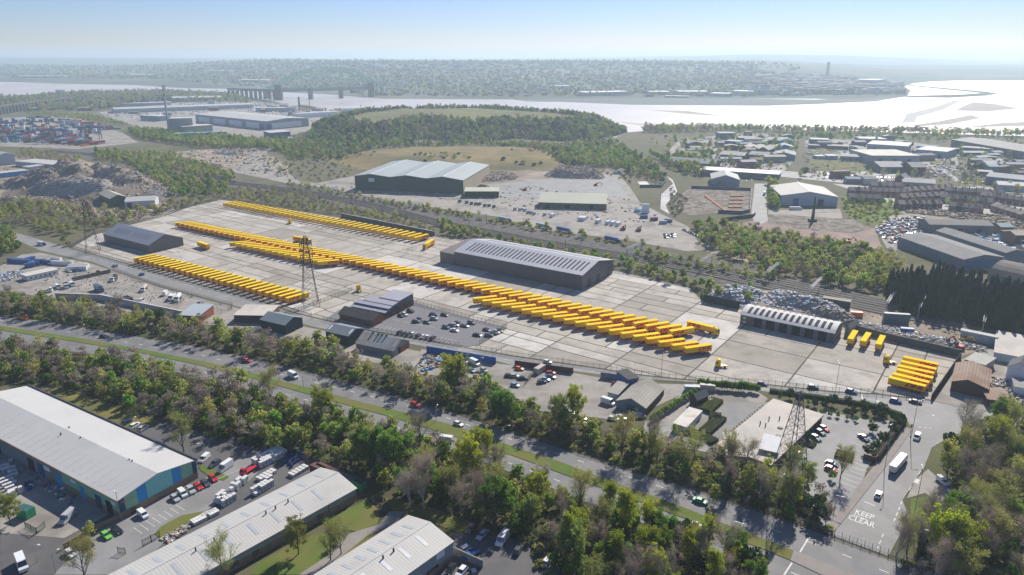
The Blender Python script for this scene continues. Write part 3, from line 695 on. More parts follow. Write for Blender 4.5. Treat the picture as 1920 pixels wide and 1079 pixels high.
# ------------------------------------------------------------------ sheds
m_gclad = mat('m_gclad', (0.085, 0.085, 0.095), 0.55, 0.05, 0.12, rib=('xy', 1.0, .3), spec=.5)
m_gclad2 = mat('m_gclad2', (0.115, 0.108, 0.11), 0.55, 0.05, 0.12, rib=('xy', 1.0, .3), spec=.5)
m_wclad = mat('m_wclad', (0.42, 0.46, 0.50), 0.5, 0.1, 0.06, rib=('xy', 1.0, .35), spec=.5)
m_gren = mat('m_gren', (0.035, 0.065, 0.05), 0.5, 0.1, 0.1, rib=('xy', 1.5, .3))
m_dgren = mat('m_dgren', (0.06, 0.105, 0.075), 0.5, 0.1, 0.1, rib=('xy', 1.0, .3))
m_bluew = mat('m_bluew', (0.04, 0.16, 0.36), 0.5, 0.1, 0.1, rib=('xy', 1.0, .3))
m_brick = mat('m_brick', (0.30, 0.10, 0.05), 0.9, 0.6, 0.2)
m_brickd = mat('m_brickd', (0.13, 0.065, 0.055), 0.9, 0.6, 0.2)
m_brickb = mat('m_brickb', (0.27, 0.19, 0.13), 0.9, 0.6, 0.15)
m_conc = mat('m_conc', (0.30, 0.29, 0.27), 0.9, 0.3, 0.15, stain=.3)
m_roofg = mat('m_roofg', (0.40, 0.41, 0.45), 0.5, 0.05, 0.05, rib=('x', 1.0, .25), spec=.5)
m_roofg2 = mat('m_roofg2', (0.26, 0.27, 0.31), 0.5, 0.05, 0.05, rib=('x', 1.0, .25), spec=.5)
m_roofw = mat('m_roofw', (0.52, 0.51, 0.48), 0.55, 0.08, 0.06, rib=('x', .9, .35), stain=.18)
m_roofs = mat('m_roofs', (0.50, 0.505, 0.50), 0.6, 0.04, 0.05, stain=.12)
m_roofs2 = mat('m_roofs2', (0.50, 0.495, 0.48), 0.55, 0.04, 0.05, stain=.08)
m_roofb = mat('m_roofb', (0.38, 0.355, 0.31), 0.8, 0.12, 0.14, (0.28, 0.26, 0.22), rib=('x', 1.1, .4), stain=.3)
m_rooff = mat('m_rooff', (0.55, 0.50, 0.44), 0.9, 0.12, 0.1, (0.48, 0.45, 0.41), stain=.25)
m_roofd = mat('m_roofd', (0.075, 0.072, 0.07), 0.9, 0.5, 0.2)
m_roofbrown = mat('m_roofbrown', (0.27, 0.17, 0.12), 0.9, 0.2, 0.2, (0.33, 0.25, 0.19), rib=('x', 1.2, .5))
m_roofgrn = mat('m_roofgrn', (0.27, 0.33, 0.32), 0.6, 0.08, 0.08, rib=('x', 1.2, .35))
m_roofsage = mat('m_roofsage', (0.42, 0.43, 0.34), 0.7, 0.08, 0.06, rib=('x', 1.2, .3))
m_light = mat('m_light', (0.055, 0.055, 0.065), 0.8, 0.4, 0.1, spec=.05)
m_lightw = mat('m_lightw', (0.40, 0.43, 0.45), 0.5, 0.4, 0.08)
m_lightb = mat('m_lightb', (0.72, 0.74, 0.78), 0.4, 0.4, 0.05)
m_door = mat('m_door', (0.05, 0.05, 0.055), 0.6, 0.4, 0.1, rib=('z', .5, .3))
m_doorb = mat('m_doorb', (0.03, 0.10, 0.26), 0.5, 0.4, 0.1, rib=('z', .5, .3))
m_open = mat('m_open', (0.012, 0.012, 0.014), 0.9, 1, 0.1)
m_win = mat('m_win', (0.03, 0.04, 0.055), 0.12, 1, 0.2, spec=.8)
m_sign = mat('m_sign', (0.75, 0.76, 0.76), 0.6, 1, 0.05)
m_trim = mat('m_trim', (0.10, 0.10, 0.10), 0.6, 1, 0.1)
m_blue = mat('m_blue', (0.01, 0.12, 0.42), 0.5, .5, 0.12)
m_teal = mat('m_teal', (0.22, 0.56, 0.52), 0.5, .3, 0.06, rib=('xy', .6, .35))
m_greenp = mat('m_greenp', (0.25, 0.48, 0.32), 0.5, .3, 0.06, rib=('xy', .6, .35))
m_navy = mat('m_navy', (0.02, 0.07, 0.15), 0.5, .3, 0.06, rib=('xy', .6, .35))
m_bluep = mat('m_bluep', (0.02, 0.28, 0.58), 0.5, .3, 0.06, rib=('xy', .6, .35))
m_cream = mat('m_cream', (0.6, 0.53, 0.40), 0.7, .5, 0.06)
class Shed:
    def __init__(s, name, label, A, B, depth, eave, rise=2.0, za=0.0, zb=None, ridge='u', wall=None, roof=None, cat='warehouse', side=1, L=None, over=.35, zg=0.0, split=.5, rooft=.18, group=None, lean=0.0):
        """A->B: visible front edge (picture points at height za); depth runs away from it; ridge 'u' along AB, 'v' across, 'flat', 'mono', 'vault'"""
        a = G(*A, za) if not isinstance(A, Vector) else A; b = G(*B, za if zb is None else zb) if not isinstance(B, Vector) else B
        s.h = heading(a, b); s.L = L or math.hypot(b.x - a.x, b.y - a.y); s.D = depth; s.e = eave; s.r = rise; s.ridge = ridge; s.sp = split; s.zg = zg
        s.t = empty(name, (a.x, a.y, zg), s.h, label, cat, group); s.side = side
        if side < 0: s.t.scale = (1, 1, 1)
        L_, D, e, r = s.L, depth * side, eave, rise
        s.Dy = D
        o = over
        def q(x, y, z): return (x, y, z)
        w = MB(); rf = MB()
        y0, y1 = (0, D) if side > 0 else (D, 0)
        if ridge in ('flat', 'mono'):
            ze = e + (r if ridge == 'mono' else 0); zf = e
            if side < 0: ze, zf = zf, ze
            zA, zB = (zf, ze)   # z at y0, y1
            w.add([(0, y0, -.3), (L_, y0, -.3), (L_, y1, -.3), (0, y1, -.3), (0, y0, zA), (L_, y0, zA), (L_, y1, zB), (0, y1, zB)], [(0, 1, 5, 4), (1, 2, 6, 5), (2, 3, 7, 6), (3, 0, 4, 7)])
            rf.add([(-o, y0 - o, zA + .004), (L_ + o, y0 - o, zA + .004), (L_ + o, y1 + o, zB + .004), (-o, y1 + o, zB + .004), (-o, y0 - o, zA + rooft), (L_ + o, y0 - o, zA + rooft), (L_ + o, y1 + o, zB + rooft), (-o, y1 + o, zB + rooft)],
                   [(0, 3, 2, 1), (4, 5, 6, 7), (0, 1, 5, 4), (1, 2, 6, 5), (2, 3, 7, 6), (3, 0, 4, 7)])
        else:
            if ridge == 'u': prof = [(y0, e), (y0 + (y1 - y0) * split, e + r), (y1, e)]
            elif ridge == 'v': prof = [(0, e), (L_ * split, e + r), (L_, e)]
            elif ridge == 'vault': prof = [(y0 + (y1 - y0) * k / 8, e + r * math.sin(math.pi * k / 8) ** .8) for k in range(9)]
            elif ridge == 'bays':
                nb = s.nb = 3; prof = []
                for k in range(nb): prof += [(L_ * k / nb, e), (L_ * (k + .45) / nb, e + r)]
                prof.append((L_, e - r * .25))
            n = len(prof); lo, hi = ((0, L_) if ridge in ('u', 'vault') else (y0, y1))
            def P(c, a_, z): return (a_, c, z) if ridge in ('u', 'vault') else (c, a_, z)
            for a_ in (lo, hi):
                w.add([P(prof[0][0], a_, -.3), P(prof[-1][0], a_, -.3)] + [P(c, a_, z) for c, z in reversed(prof)], [tuple(range(n + 2))])
            for c, z in (prof[0], prof[-1]): w.add([P(c, lo, -.3), P(c, hi, -.3), P(c, hi, z), P(c, lo, z)], [(0, 1, 2, 3)])
            ext = [list(p) for p in prof]
            for k, kk in ((0, 1), (-1, -2)):
                dc = prof[k][0] - prof[kk][0]; dz = prof[k][1] - prof[kk][1]; f = o / max(abs(dc), .1); ext[k] = [prof[k][0] + dc * f, prof[k][1] + dz * f]
            for k in range(n - 1):
                (c0, z0), (c1, z1) = ext[k], ext[k + 1]
                rf.add([P(c0, lo - o, z0 + .01), P(c0, hi + o, z0 + .01), P(c1, hi + o, z1 + .01), P(c1, lo - o, z1 + .01), P(c0, lo - o, z0 + rooft), P(c0, hi + o, z0 + rooft), P(c1, hi + o, z1 + rooft), P(c1, lo - o, z1 + rooft)],
                       [(0, 1, 2, 3), (4, 7, 6, 5), (0, 4, 5, 1), (1, 5, 6, 2), (2, 6, 7, 3), (3, 7, 4, 0)])
            s.prof = prof; s.P = P; s.lo, s.hi = lo, hi
        s.rt = rooft
        s.w = w.build('wall', wall or m_gclad, s.t); s.rf = rf.build('roof', roof or m_roofg, s.t)
    def zr(s, c):
        """roof height at profile coordinate c"""
        for (a, za), (b, zb) in zip(s.prof, s.prof[1:]):
            if min(a, b) - 1e-6 <= c <= max(a, b) + 1e-6: return za + (zb - za) * (c - a) / (b - a)
        return s.e
    def lights(s, n, c0, c1, w=1.2, a0=.04, a1=.96, m=None, name='roof_light', skip=()):
        """n strips across the slope from profile fraction c0 to c1"""
        C0 = s.prof[0][0] + (s.prof[-1][0] - s.prof[0][0]) * c0; C1 = s.prof[0][0] + (s.prof[-1][0] - s.prof[0][0]) * c1
        cs = [C0, C1]
        if s.ridge == 'vault': cs = [C0] + [p[0] for p in s.prof if min(C0, C1) < p[0] < max(C0, C1)] + [C1]
        b = MB(); t = s.rt
        for ca, cb in zip(cs, cs[1:]):
            vs = [s.P(ca, -w / 2, s.zr(ca) + t + .05), s.P(ca, w / 2, s.zr(ca) + t + .05), s.P(cb, w / 2, s.zr(cb) + t + .05), s.P(cb, -w / 2, s.zr(cb) + t + .05)]
            b.add(vs + [(x, y, z - .08) for x, y, z in vs], [(0, 3, 2, 1), (4, 5, 6, 7), (0, 1, 5, 4), (1, 2, 6, 5), (2, 3, 7, 6), (3, 0, 4, 7)])
        d = b.data(name, m or m_light)
        for i in range(n):
            if i in skip: continue
            a_ = s.lo + (s.hi - s.lo) * (a0 + (a1 - a0) * i / max(n - 1, 1))
            o = obj(name, d, s.t); o.location = s.P(0, a_, 0)
    def panel(s, side, c, z, w, h, m, name='door', proud=.06, parent=None):
        """side 'f' front, 'b' back, 'l' at A, 'r' at B; c = start along the side; part standing a little proud of the wall"""
        b = MB(); y0, y1 = (0, s.Dy) if s.side > 0 else (s.Dy, 0)
        fr = 0 if s.side > 0 else 0
        if side == 'f':
            if s.side > 0: b.box(c, c + w, -proud, -.001, z, z + h)
            else: b.box(c, c + w, .001, proud, z, z + h)
        elif side == 'r': b.box(s.L + .001, s.L + proud, min(c, c + w) if s.side > 0 else -c - w, (c + w) if s.side > 0 else -c, z, z + h)
        elif side == 'l': b.box(-proud, -.001, c if s.side > 0 else -c - w, (c + w) if s.side > 0 else -c, z, z + h)
        elif side == 'b':
            if s.side > 0: b.box(c, c + w, s.Dy + .001, s.Dy + proud, z, z + h)
            else: b.box(c, c + w, s.Dy - proud, s.Dy - .001, z, z + h)
        return b.build(name, m, parent or s.t)
    def rooftop(s, items):
        for name, x, y, z, w, d, h, m in items: MB().box(x - w / 2, x + w / 2, y - d / 2, y + d / 2, z, z + h).build(name, m, s.t)
def dist(p, q, z=0): return (G(*p, z) - G(*q, z)).length
# centre warehouse
ev = top_z((1091, 545), (1091, 516.8))
S1 = Shed('large_warehouse', 'long charcoal warehouse with pale grey roof and dark roof lights amid the concrete yard', (852, 497.5), (1091, 545), dist((1091, 545), (1147, 514)), ev, 4.2, ridge='u', wall=m_gclad, roof=m_roofg)
S1.lights(29, .10, .40, 1.1, .07, .96); S1.lights(29, .60, .86, 1.1, .07, .96)
D_ = S1.D
for c in (.16, .45, .78): S1.panel('r', D_ * c, 0, D_ * .12, ev * .55, m_door)
S1.panel('f', 0, 0, S1.L, .25, m_trim, 'plinth')
n = 24
for i in range(1, n): S1.panel('f', S1.L * i / n - .06, .3, .12, ev - .4, m_trim, 'cladding_joint', .05)
a = G(825, 491); b_ = G(850, 497)
X1 = Shed('warehouse_annex', 'low brown grey annex at the left end of the long charcoal warehouse', (825.5, 491.5), (851, 497), S1.D * .75, ev * .78, 2.5, ridge='mono', wall=m_gclad2, roof=mat('m_roofbr', (0.17, 0.145, 0.14), .7, .1, .08, rib=('y', 1, .2)), cat='annex')
# left warehouse
ev = top_z((281, 475), (279, 460))
S2 = Shed('grey_warehouse', 'dark grey shed with a slate coloured roof at the left corner of the concrete yard', (196, 453), (281, 475.5), dist((281, 475.5), (345, 461)), ev, 5.4, ridge='u', wall=m_gclad2, roof=m_roofg2)
m_slot = mat('m_slot', (0.17, 0.18, 0.22), .5, .5, .1)
S2.lights(11, .14, .34, .7, .13, .42, m_slot); S2.lights(10, .14, .34, .7, .52, .86, m_slot)
for i in range(1, 12): S2.panel('f', S2.L * i / 12 - .05, .3, .1, ev - .4, m_trim, 'cladding_joint', .05)
# vaulted shed
ev = top_z((1561.6, 644.6), (1562, 625))
S3 = Shed('vaulted_shed', 'open bay shed with curved white roof near the right end of the yard', (1387, 608), (1561.6, 645), dist((1561.6, 645), (1578, 625)), ev, 2.1, ridge='vault', wall=m_gclad, roof=mat('m_roofv', (0.50, 0.50, 0.50), .7, .1, .04, rib=('x', 1, .15)))
S3.lights(14, .09, .47, 1.5, .075, .93); S3.lights(14, .62, .80, 1.0, .075, .93, mat('m_lightg', (.2, .2, .21), .8, .5, .1))
L3 = S3.L
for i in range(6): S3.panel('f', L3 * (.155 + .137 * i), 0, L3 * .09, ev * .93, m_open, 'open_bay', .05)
for i in range(6): S3.panel('f', L3 * (.245 + .137 * i), 0, L3 * .047 if i < 5 else L3 * .03, ev * .95, mat('m_pilaster', (.15, .155, .17), .6, .3, .1, rib=('xy', .8, .2)), 'bay_pier', .12)
S3.panel('f', L3 * .03, ev * .62, L3 * .035, ev * .17, m_cream, 'window'); S3.panel('f', L3 * .03, ev * .22, L3 * .035, ev * .15, m_cream, 'window')
S3b = Shed('barrel_store', 'small curved roof store behind the right end of the vaulted shed', (1583, 628), (1590, 630), 10, ev * .8, 1.5, ridge='v', wall=m_conc, roof=m_conc, cat='store')
# office block
S4 = Shed('brick_office', 'low red brick building with a black pitched roof and round windows beside the car park', (637, 599), (700, 612.5), dist((700, 612.5), (721, 601)), top_z((700, 612), (700, 600.8)), 2.4, ridge='u', wall=m_brick, roof=m_roofd, cat='building', over=.6)
e4 = S4.e
m_sky = mat('m_blueglass', (0.10, 0.16, 0.22), .1, 1, .1, spec=.8)
for i in range(7):
    b = MB().cyl((S4.L * (.19 + .105 * i), -.07, e4 * .55), .62, .06, 12, 'y'); b.build('round_window', m_sky, S4.t)
m_blk = mat('m_blk', (0.115, 0.115, 0.145), .6, .2, .08, rib=('xy', 1.2, .15)); m_blkr = mat('m_blkr', (0.33, 0.33, 0.38), .6, .1, .05)
g0 = G(721, 600.5); g1 = G(774, 573.5); gl = (g1 - g0).length; gd = (g1 - g0).normalized(); hx = S4.h; ux = Vector((math.cos(hx), math.sin(hx), 0))
Lb = S4.L; ht = top_z((774, 573.5), (774, 552.5)); print('office', Lb, e4, ht, gl)
blk_L = [Lb * 1.02, Lb * 1.03, Lb * .86, Lb * .56]; tops = [e4 * 1.12, e4 * 1.5, e4 * 1.5 + (ht - e4 * 1.5) * .45, ht]
OB = empty('office_block', (g0.x, g0.y, 0), hx, 'stepped dark grey office block with pale flat roofs behind the red brick building', 'office building')
vx = Vector((-ux.y, ux.x, 0)); 
def loc(p): d = p - g0; return (d.dot(ux), d.dot(vx))
dep = [gl * .13, gl * .14, gl * .22, gl * .49]
y = 1.0
for i in range(4):
    x1 = 0.0 - .02 * i; x0 = x1 - blk_L[i]
    MB().box(x0, x1, y, y + dep[i], 0, tops[i]).build('block_wall', m_blk, OB)
    b = MB(); b.add([(x0 - .5, y - .9, tops[i] + .02), (x1 + .5, y - .9, tops[i] + .02), (x1 + .5, y + dep[i], tops[i] + .6), (x0 - .5, y + dep[i], tops[i] + .6), (x0 - .5, y - .9, tops[i] + .3), (x1 + .5, y - .9, tops[i] + .3), (x1 + .5, y + dep[i], tops[i] + .9), (x0 - .5, y + dep[i], tops[i] + .9)], [(0, 3, 2, 1), (4, 5, 6, 7), (0, 1, 5, 4), (1, 2, 6, 5), (2, 3, 7, 6), (3, 0, 4, 7)])
    b.build('block_roof', m_blkr, OB)
    MB().box(x1 + .01, x1 + .14, y, y + dep[i], 0, 3.6).build('brick_base', m_brickd, OB)
    if i > 0:
        for k in range(5 if i > 1 else 0): MB().box(x0 + 3 + k * (blk_L[i] - 5) / 5, x0 + 5.4 + k * (blk_L[i] - 5) / 5, y - .06, y - .005, tops[i] - 2.2, tops[i] - 1.1).build('window', m_win, OB)
        for k in range(3): MB().box(x1 + .01, x1 + .08, y + 1.2 + k * 3.0, y + 2.8 + k * 3.0, tops[i] - 2.4, tops[i] - 1.2).build('window', m_win, OB)
    for k in range(2): MB().box(x1 + .15, x1 + .2, y + 1 + k * dep[i] * .45, y + 2.3 + k * dep[i] * .45, 1.2, 2.6).build('window', m_win, OB)
    y += dep[i]

# ------------------------------------------------------------------ trees
def leaves(cs, rad, n, size, rs, up=0.0):
    """n leaf-sized faces spread through clumps"""
    k = rs.randint(0, len(cs), n)
    d = rs.normal(size=(n, 3)); d /= np.linalg.norm(d, axis=1, keepdims=True)
    p = cs[k] + d * (rad[k] * rs.uniform(.35, 1, n) ** .6)[:, None] * np.array([1, 1, .8])
    a = rs.normal(size=(n, 3)); a /= np.linalg.norm(a, axis=1, keepdims=True)
    b = np.cross(a, rs.normal(size=(n, 3))); b /= np.linalg.norm(b, axis=1, keepdims=True)
    s = (size * rs.uniform(.6, 1.4, n))[:, None]
    v = np.stack([p - a * s - b * s * .6, p + a * s - b * s * .6, p + a * s + b * s * .6, p - a * s + b * s * .6], 1).reshape(-1, 3)
    return v
def ribbons(segs, rs):
    """thin flat twigs: (start, end, width)"""
    A = np.array([s[0] for s in segs]); B = np.array([s[1] for s in segs]); W = np.array([s[2] for s in segs])[:, None]
    d = B - A; o = np.cross(d, rs.normal(size=d.shape)); o /= np.linalg.norm(o, axis=1, keepdims=True) + 1e-9
    return np.stack([A - o * W, A + o * W, B + o * W * .3, B - o * W * .3], 1).reshape(-1, 3)
def quad_mesh(name, v, m):
    n = len(v) // 4
    me = bpy.data.meshes.new(name); me.vertices.add(len(v)); me.vertices.foreach_set('co', np.asarray(v, np.float32).ravel())
    me.loops.add(n * 4); me.loops.foreach_set('vertex_index', np.arange(n * 4)); me.polygons.add(n)
    me.polygons.foreach_set('loop_start', np.arange(n) * 4); me.materials.append(m); me.update(); return me
def branches(rs, h, n1, spread, lean=.25, base=.25, n2=7, n3=7):
    """limbs, boughs and twigs of a tree h metres tall"""
    trunk, fine, tips = [], [], []
    top = np.array([rs.uniform(-.4, .4), rs.uniform(-.4, .4), h * .8])
    for i in range(n1):
        t = base + (0.95 - base) * (i / n1) ** .9
        s = top * t; a = rs.uniform(0, 6.283) + i * 2.4; ln = h * (.55 - .3 * t) * rs.uniform(.8, 1.2)
        d = np.array([math.cos(a) * spread, math.sin(a) * spread, rs.uniform(.7, 1.25)]); d /= np.linalg.norm(d)
        e = s + d * ln; trunk.append((s, e, .10 * h / 10 * (1.15 - t)))
        for j in range(n2):
            u = rs.uniform(.25, 1); s2 = s + (e - s) * u; d2 = d + rs.normal(size=3) * .55; d2[2] = abs(d2[2]) * .9 + .15; d2 /= np.linalg.norm(d2)
            e2 = s2 + d2 * ln * rs.uniform(.25, .5); fine.append((s2, e2, .035 * h / 10)); tips.append(e2)
            for k in range(n3):
                s3 = s2 + (e2 - s2) * rs.uniform(.2, 1); d3 = d2 + rs.normal(size=3) * .6; d3[2] += .25; d3 /= np.linalg.norm(d3)
                e3 = s3 + d3 * rs.uniform(.6, 1.5) * h / 10; fine.append((s3, e3, .02)); tips.append(e3)
                for q in range(2):
                    s4 = s3 + (e3 - s3) * rs.uniform(.3, 1); d4 = d3 + rs.normal(size=3) * .6; d4 /= np.linalg.norm(d4); fine.append((s4, s4 + d4 * rs.uniform(.4, .9), .014))
    return top, trunk, fine, np.array(tips)
def tree_trunk(top, limbs, h, m, r=.17):
    b = MB(); b.cyl((0, 0, -.3), r * h / 10, .01, 7)
    n = 7; v = []
    for z, rr in ((-.3, r * 1.3), (h * .3, r * .8), (h * .8, r * .3)):
        for i in range(n): a = 6.283 * i / n; v.append((top[0] * z / (h * .8) + rr * h / 10 * math.cos(a), top[1] * z / (h * .8) + rr * h / 10 * math.sin(a), z))
    b.add(v, [(i, (i + 1) % n, n + (i + 1) % n, n + i) for i in range(n)] + [(n + i, n + (i + 1) % n, 2 * n + (i + 1) % n, 2 * n + i) for i in range(n)])
    for s, e, w in limbs: b.bar(s, e, w * 1.7, w2=w * .5)
    return b.data('trunk', m)
m_bark = mat('m_bark', (0.10, 0.085, 0.07), .95, 2, .3)
m_birch = mat('m_birch', (0.45, 0.42, 0.38), .9, 3, .3)
m_twig = leaf_mat('m_twig', (0.35, 0.29, 0.225), .3, .02, .25)
m_twig2 = leaf_mat('m_twig2', (0.27, 0.26, 0.12), .25, .02, .3)
m_bud = leaf_mat('m_bud', (0.38, 0.40, 0.10), .25, .03, .62)
m_lime = leaf_mat('m_lime', (0.38, 0.44, 0.035), .22, .015, .62)
m_green = leaf_mat('m_green', (0.16, 0.28, 0.04), .35, .02, .62)
m_olive = leaf_mat('m_olive', (0.30, 0.35, 0.08), .3, .03, .62)
m_dgreen = leaf_mat('m_dgreen', (0.042, 0.084, 0.025), .3, .02, .25)
m_fir = leaf_mat('m_fir', (0.05, 0.09, 0.055), .25, .02, .1)
m_blos = leaf_mat('m_blos', (0.55, 0.5, 0.44), .15, .01, .4)
m_ivy = leaf_mat('m_ivy', (0.049, 0.084, 0.028), .3, .02, .2)
m_scrub = leaf_mat('m_scrub', (0.24, 0.23, 0.11), .35, .03, .35)
m_box = leaf_mat('m_box', (0.065, 0.098, 0.033), .25, .02, .2)
m_gold = leaf_mat('m_gold', (0.352, 0.286, 0.022), .2, .02, .3)
def clumps(rs, n, rx, rz, zc, r0, r1, shell=.6):
    d = rs.normal(size=(n, 3)); d /= np.linalg.norm(d, axis=1, keepdims=True)
    q = d * (rs.uniform(shell, 1, n) ** .7)[:, None] * np.array([rx, rx, rz]); q[:, 2] += zc
    return q, rs.uniform(r0, r1, n)
TREES = {}
def treemodel(kind, i):
    rs = np.random.RandomState(abs(hash((kind, i))) % 10000 if False else sum(map(ord, kind)) * 7 + i * 131)
    name = {'bare': 'bare_tree', 'bud': 'budding_tree', 'lime': 'leafy_tree', 'green': 'leafy_tree', 'olive': 'leafy_tree', 'poplar': 'poplar_tree', 'fir': 'conifer_tree', 'blossom': 'blossom_tree', 'bush': 'bush', 'ivy': 'ivy_clad_tree', 'scrub': 'scrub_tree', 'ball': 'clipped_shrub', 'gold': 'golden_shrub', 'yew': 'conifer_tree'}[kind]
    t = empty(name, (0, 0, 0)); PROTOS.append(t); parts = []
    if kind in ('bare', 'bud', 'blossom', 'ivy', 'lime', 'olive', 'green', 'poplar', 'scrub'):
        h = {'bare': 10, 'bud': 10, 'blossom': 7.5, 'ivy': 10, 'lime': 9.5, 'olive': 9, 'green': 8.5, 'poplar': 13, 'scrub': 6}[kind]
        spread = {'poplar': .22, 'ivy': .4, 'green': 1.0, 'scrub': .8}.get(kind, .62)
        dense = kind in ('bare', 'bud', 'ivy')
        top, limbs, fine, tips = branches(rs, h, 15 if dense else 11, spread, n2=7, n3=7 if dense else 3, base=.16)
        if kind == 'poplar': tips = tips[(np.hypot(tips[:, 0], tips[:, 1]) < 2.3)]
        tr = obj('trunk', tree_trunk(top, limbs, h, m_birch if (kind == 'bare' and i == 2) else m_bark), t)
        v = [ribbons(fine, rs)]
        tw = {'bare': m_twig, 'bud': m_twig2, 'ivy': m_twig, 'blossom': m_twig}.get(kind, m_twig2)
        if kind == 'bare':
            v.append(leaves(tips, np.full(len(tips), .45), 2600, .05, rs)); obj('crown', quad_mesh('crown', np.concatenate(v), tw), t)
        elif kind == 'ivy':
            obj('crown', quad_mesh('crown', v[0], tw), t)
            cs = np.array([top * q for q in np.linspace(.05, .78, 12)]); cs += rs.normal(size=cs.shape) * .15
            obj('ivy', quad_mesh('ivy', leaves(cs, rs.uniform(.55, 1.1, 12), 2600, .16, rs), m_ivy), t)
        else:
            lm, n, sz, r = {'bud': (m_bud, 4200, .07, .5), 'blossom': (m_blos, 5000, .08, .6), 'lime': (m_lime, 8500, .105, .75), 'olive': (m_olive, 7500, .10, .75), 'green': (m_green, 11000, .12, .95), 'poplar': (m_lime, 8500, .105, .6), 'scrub': (m_scrub, 2600, .13, .7)}[kind]
            tr2 = quad_mesh('twigs', v[0], tw); o2 = obj('twigs', tr2, t)
            if kind == 'poplar' :
                extra = np.array([[rs.normal() * .8 * (1 - z / 16), rs.normal() * .8 * (1 - z / 16), z] for z in rs.uniform(2.5, 13.2, 60)]); tips = np.concatenate([tips, extra])
            if kind in ('green', 'olive', 'lime'):
                extra, _ = clumps(rs, 70, h * .33, h * .36, h * .58, .5, 1); tips = np.concatenate([tips[::3], extra])
            obj('crown', quad_mesh('crown', leaves(tips, rs.uniform(.5, 1, len(tips)) * r, n, sz, rs), lm), t)
    elif kind in ('bush', 'ball', 'gold'):
        rx, rz, zc, n, sz = {'bush': (2.0, 1.5, 1.5, 2600, .13), 'ball': (1.0, .95, 1.0, 1700, .07), 'gold': (1.1, .6, .6, 1500, .08)}[kind]
        cs, rr = clumps(rs, 26 if kind == 'bush' else 40, rx * .75, rz * .75, zc, .3 * rx, .45 * rx, .7)
        obj('crown', quad_mesh('crown', leaves(cs, rr, n, sz, rs), {'bush': m_green, 'ball': m_box, 'gold': m_gold}[kind]), t)
        MB().cyl((0, 0, -.1), .08, zc, 6).build('trunk', m_bark, t)
    elif kind in ('fir', 'yew'):
        h = 14 if kind == 'fir' else 5; cs = []; rr = []
        for z in np.linspace(.04, 1, 34):
            w = (1 - z) ** .75 * (2.4 if kind == 'fir' else 1.3) + .15
            for a in range(5): th = rs.uniform(0, 6.283); cs.append((w * math.cos(th) * .75, w * math.sin(th) * .75, z * h)); rr.append(.35 + w * .35)
        obj('crown', quad_mesh('crown', leaves(np.array(cs), np.array(rr), 5200 if kind == 'fir' else 2400, .17 if kind == 'fir' else .09, rs), m_fir if kind == 'fir' else m_dgreen), t)
        MB().cyl((0, 0, -.3), .2, h * .8, 6, r2=.05).build('trunk', m_bark, t)
    return t
for k, n in (('bare', 4), ('bud', 3), ('lime', 2), ('green', 3), ('olive', 3), ('poplar', 2), ('fir', 3), ('blossom', 1), ('bush', 3), ('ivy', 2), ('scrub', 3), ('ball', 2), ('gold', 1), ('yew', 1)):
    TREES[k] = [treemodel(k, i) for i in range(n)]
KW = {'bare': 'bare brown tree', 'bud': 'budding olive tree', 'lime': 'yellow green leafing tree', 'green': 'dark green leafy tree', 'olive': 'olive green tree', 'poplar': 'tall narrow lime green tree', 'fir': 'dark conifer', 'blossom': 'white blossoming tree', 'bush': 'green bush', 'ivy': 'ivy clad bare tree', 'scrub': 'low brown scrub tree', 'ball': 'clipped round shrub', 'gold': 'golden yellow shrub', 'yew': 'small dark conifer'}
CATW = {'bush': 'bush', 'ball': 'shrub', 'gold': 'shrub'}
LISTED = []        # trees: x, y, kind, scale, place
TS = 1.2
def wood(pts, spacing, mix, scale=(.8, 1.15), place='', seed=1, keep=1.0, jit=.42):
    r = random.Random(seed); ks = list(mix); ws = [mix[k] for k in ks]
    fs = 1.4 if 'north' in place else TS if 'screen' not in place and 'bend' not in place and 'bank' not in place else 1
    for x, y in scatter(pts, spacing * (1.16 if fs > 1.35 else 1.12 if fs > 1 else 1), jit, r):
        if r.random() > keep: continue
        k = r.choices(ks, ws)[0]
        LISTED.append((x, y, k, r.uniform(*scale) * fs * r.choice([.8, 1, 1, 1.12]), place))
def one(px, py, kind, scale=1.0, place='', z=None):
    p = G(px, py); LISTED.append((p.x, p.y, kind, scale, place))
MIXA = {'bare': 6, 'bud': 6, 'olive': 1.4, 'green': .5, 'lime': 1.4, 'ivy': .6}
wood([(-30, 566), (120, 578), (260, 600), (400, 628), (480, 645), (480, 668), (375, 646), (225, 621), (100, 600), (-30, 584)], 6.0, MIXA, (.75, 1.05), 'in the belt north of the dual carriageway', 3)
wood([(480, 642), (600, 668), (700, 694), (830, 722), (940, 760), (960, 790), (960, 803), (805, 755), (705, 727), (605, 700), (480, 671)], 6.3, {'bare': 5, 'bud': 5, 'olive': 2, 'green': 1, 'lime': 1.3}, (.7, 1.05), 'in the belt north of the dual carriageway', 4)
wood([(960, 785), (1040, 792), (1130, 812), (1200, 832), (1300, 858), (1400, 882), (1440, 892), (1510, 905), (1560, 965), (1550, 1000), (1440, 958), (1297, 911), (1172, 873), (1060, 836), (960, 803)], 5.8, {'bare': 5, 'bud': 4, 'olive': 2, 'green': .8, 'lime': .7, 'ivy': 2}, (.7, 1.0), 'in the belt north of the dual carriageway', 5)
wood([(-30, 650), (150, 668), (265, 690), (375, 713), (480, 742), (480, 845), (300, 792), (112, 722), (60, 722), (-30, 700)], 5.6, {'bare': 8, 'bud': 4, 'olive': 1.5, 'green': 1}, (.8, 1.1), 'in the wood south of the dual carriageway', 6)
wood([(300, 760), (480, 800), (600, 850), (640, 868), (480, 838), (300, 785)], 5, {'green': 4, 'bush': 3, 'lime': 1, 'bare': 1}, (.6, .9), 'in the wood south of the dual carriageway', 16)
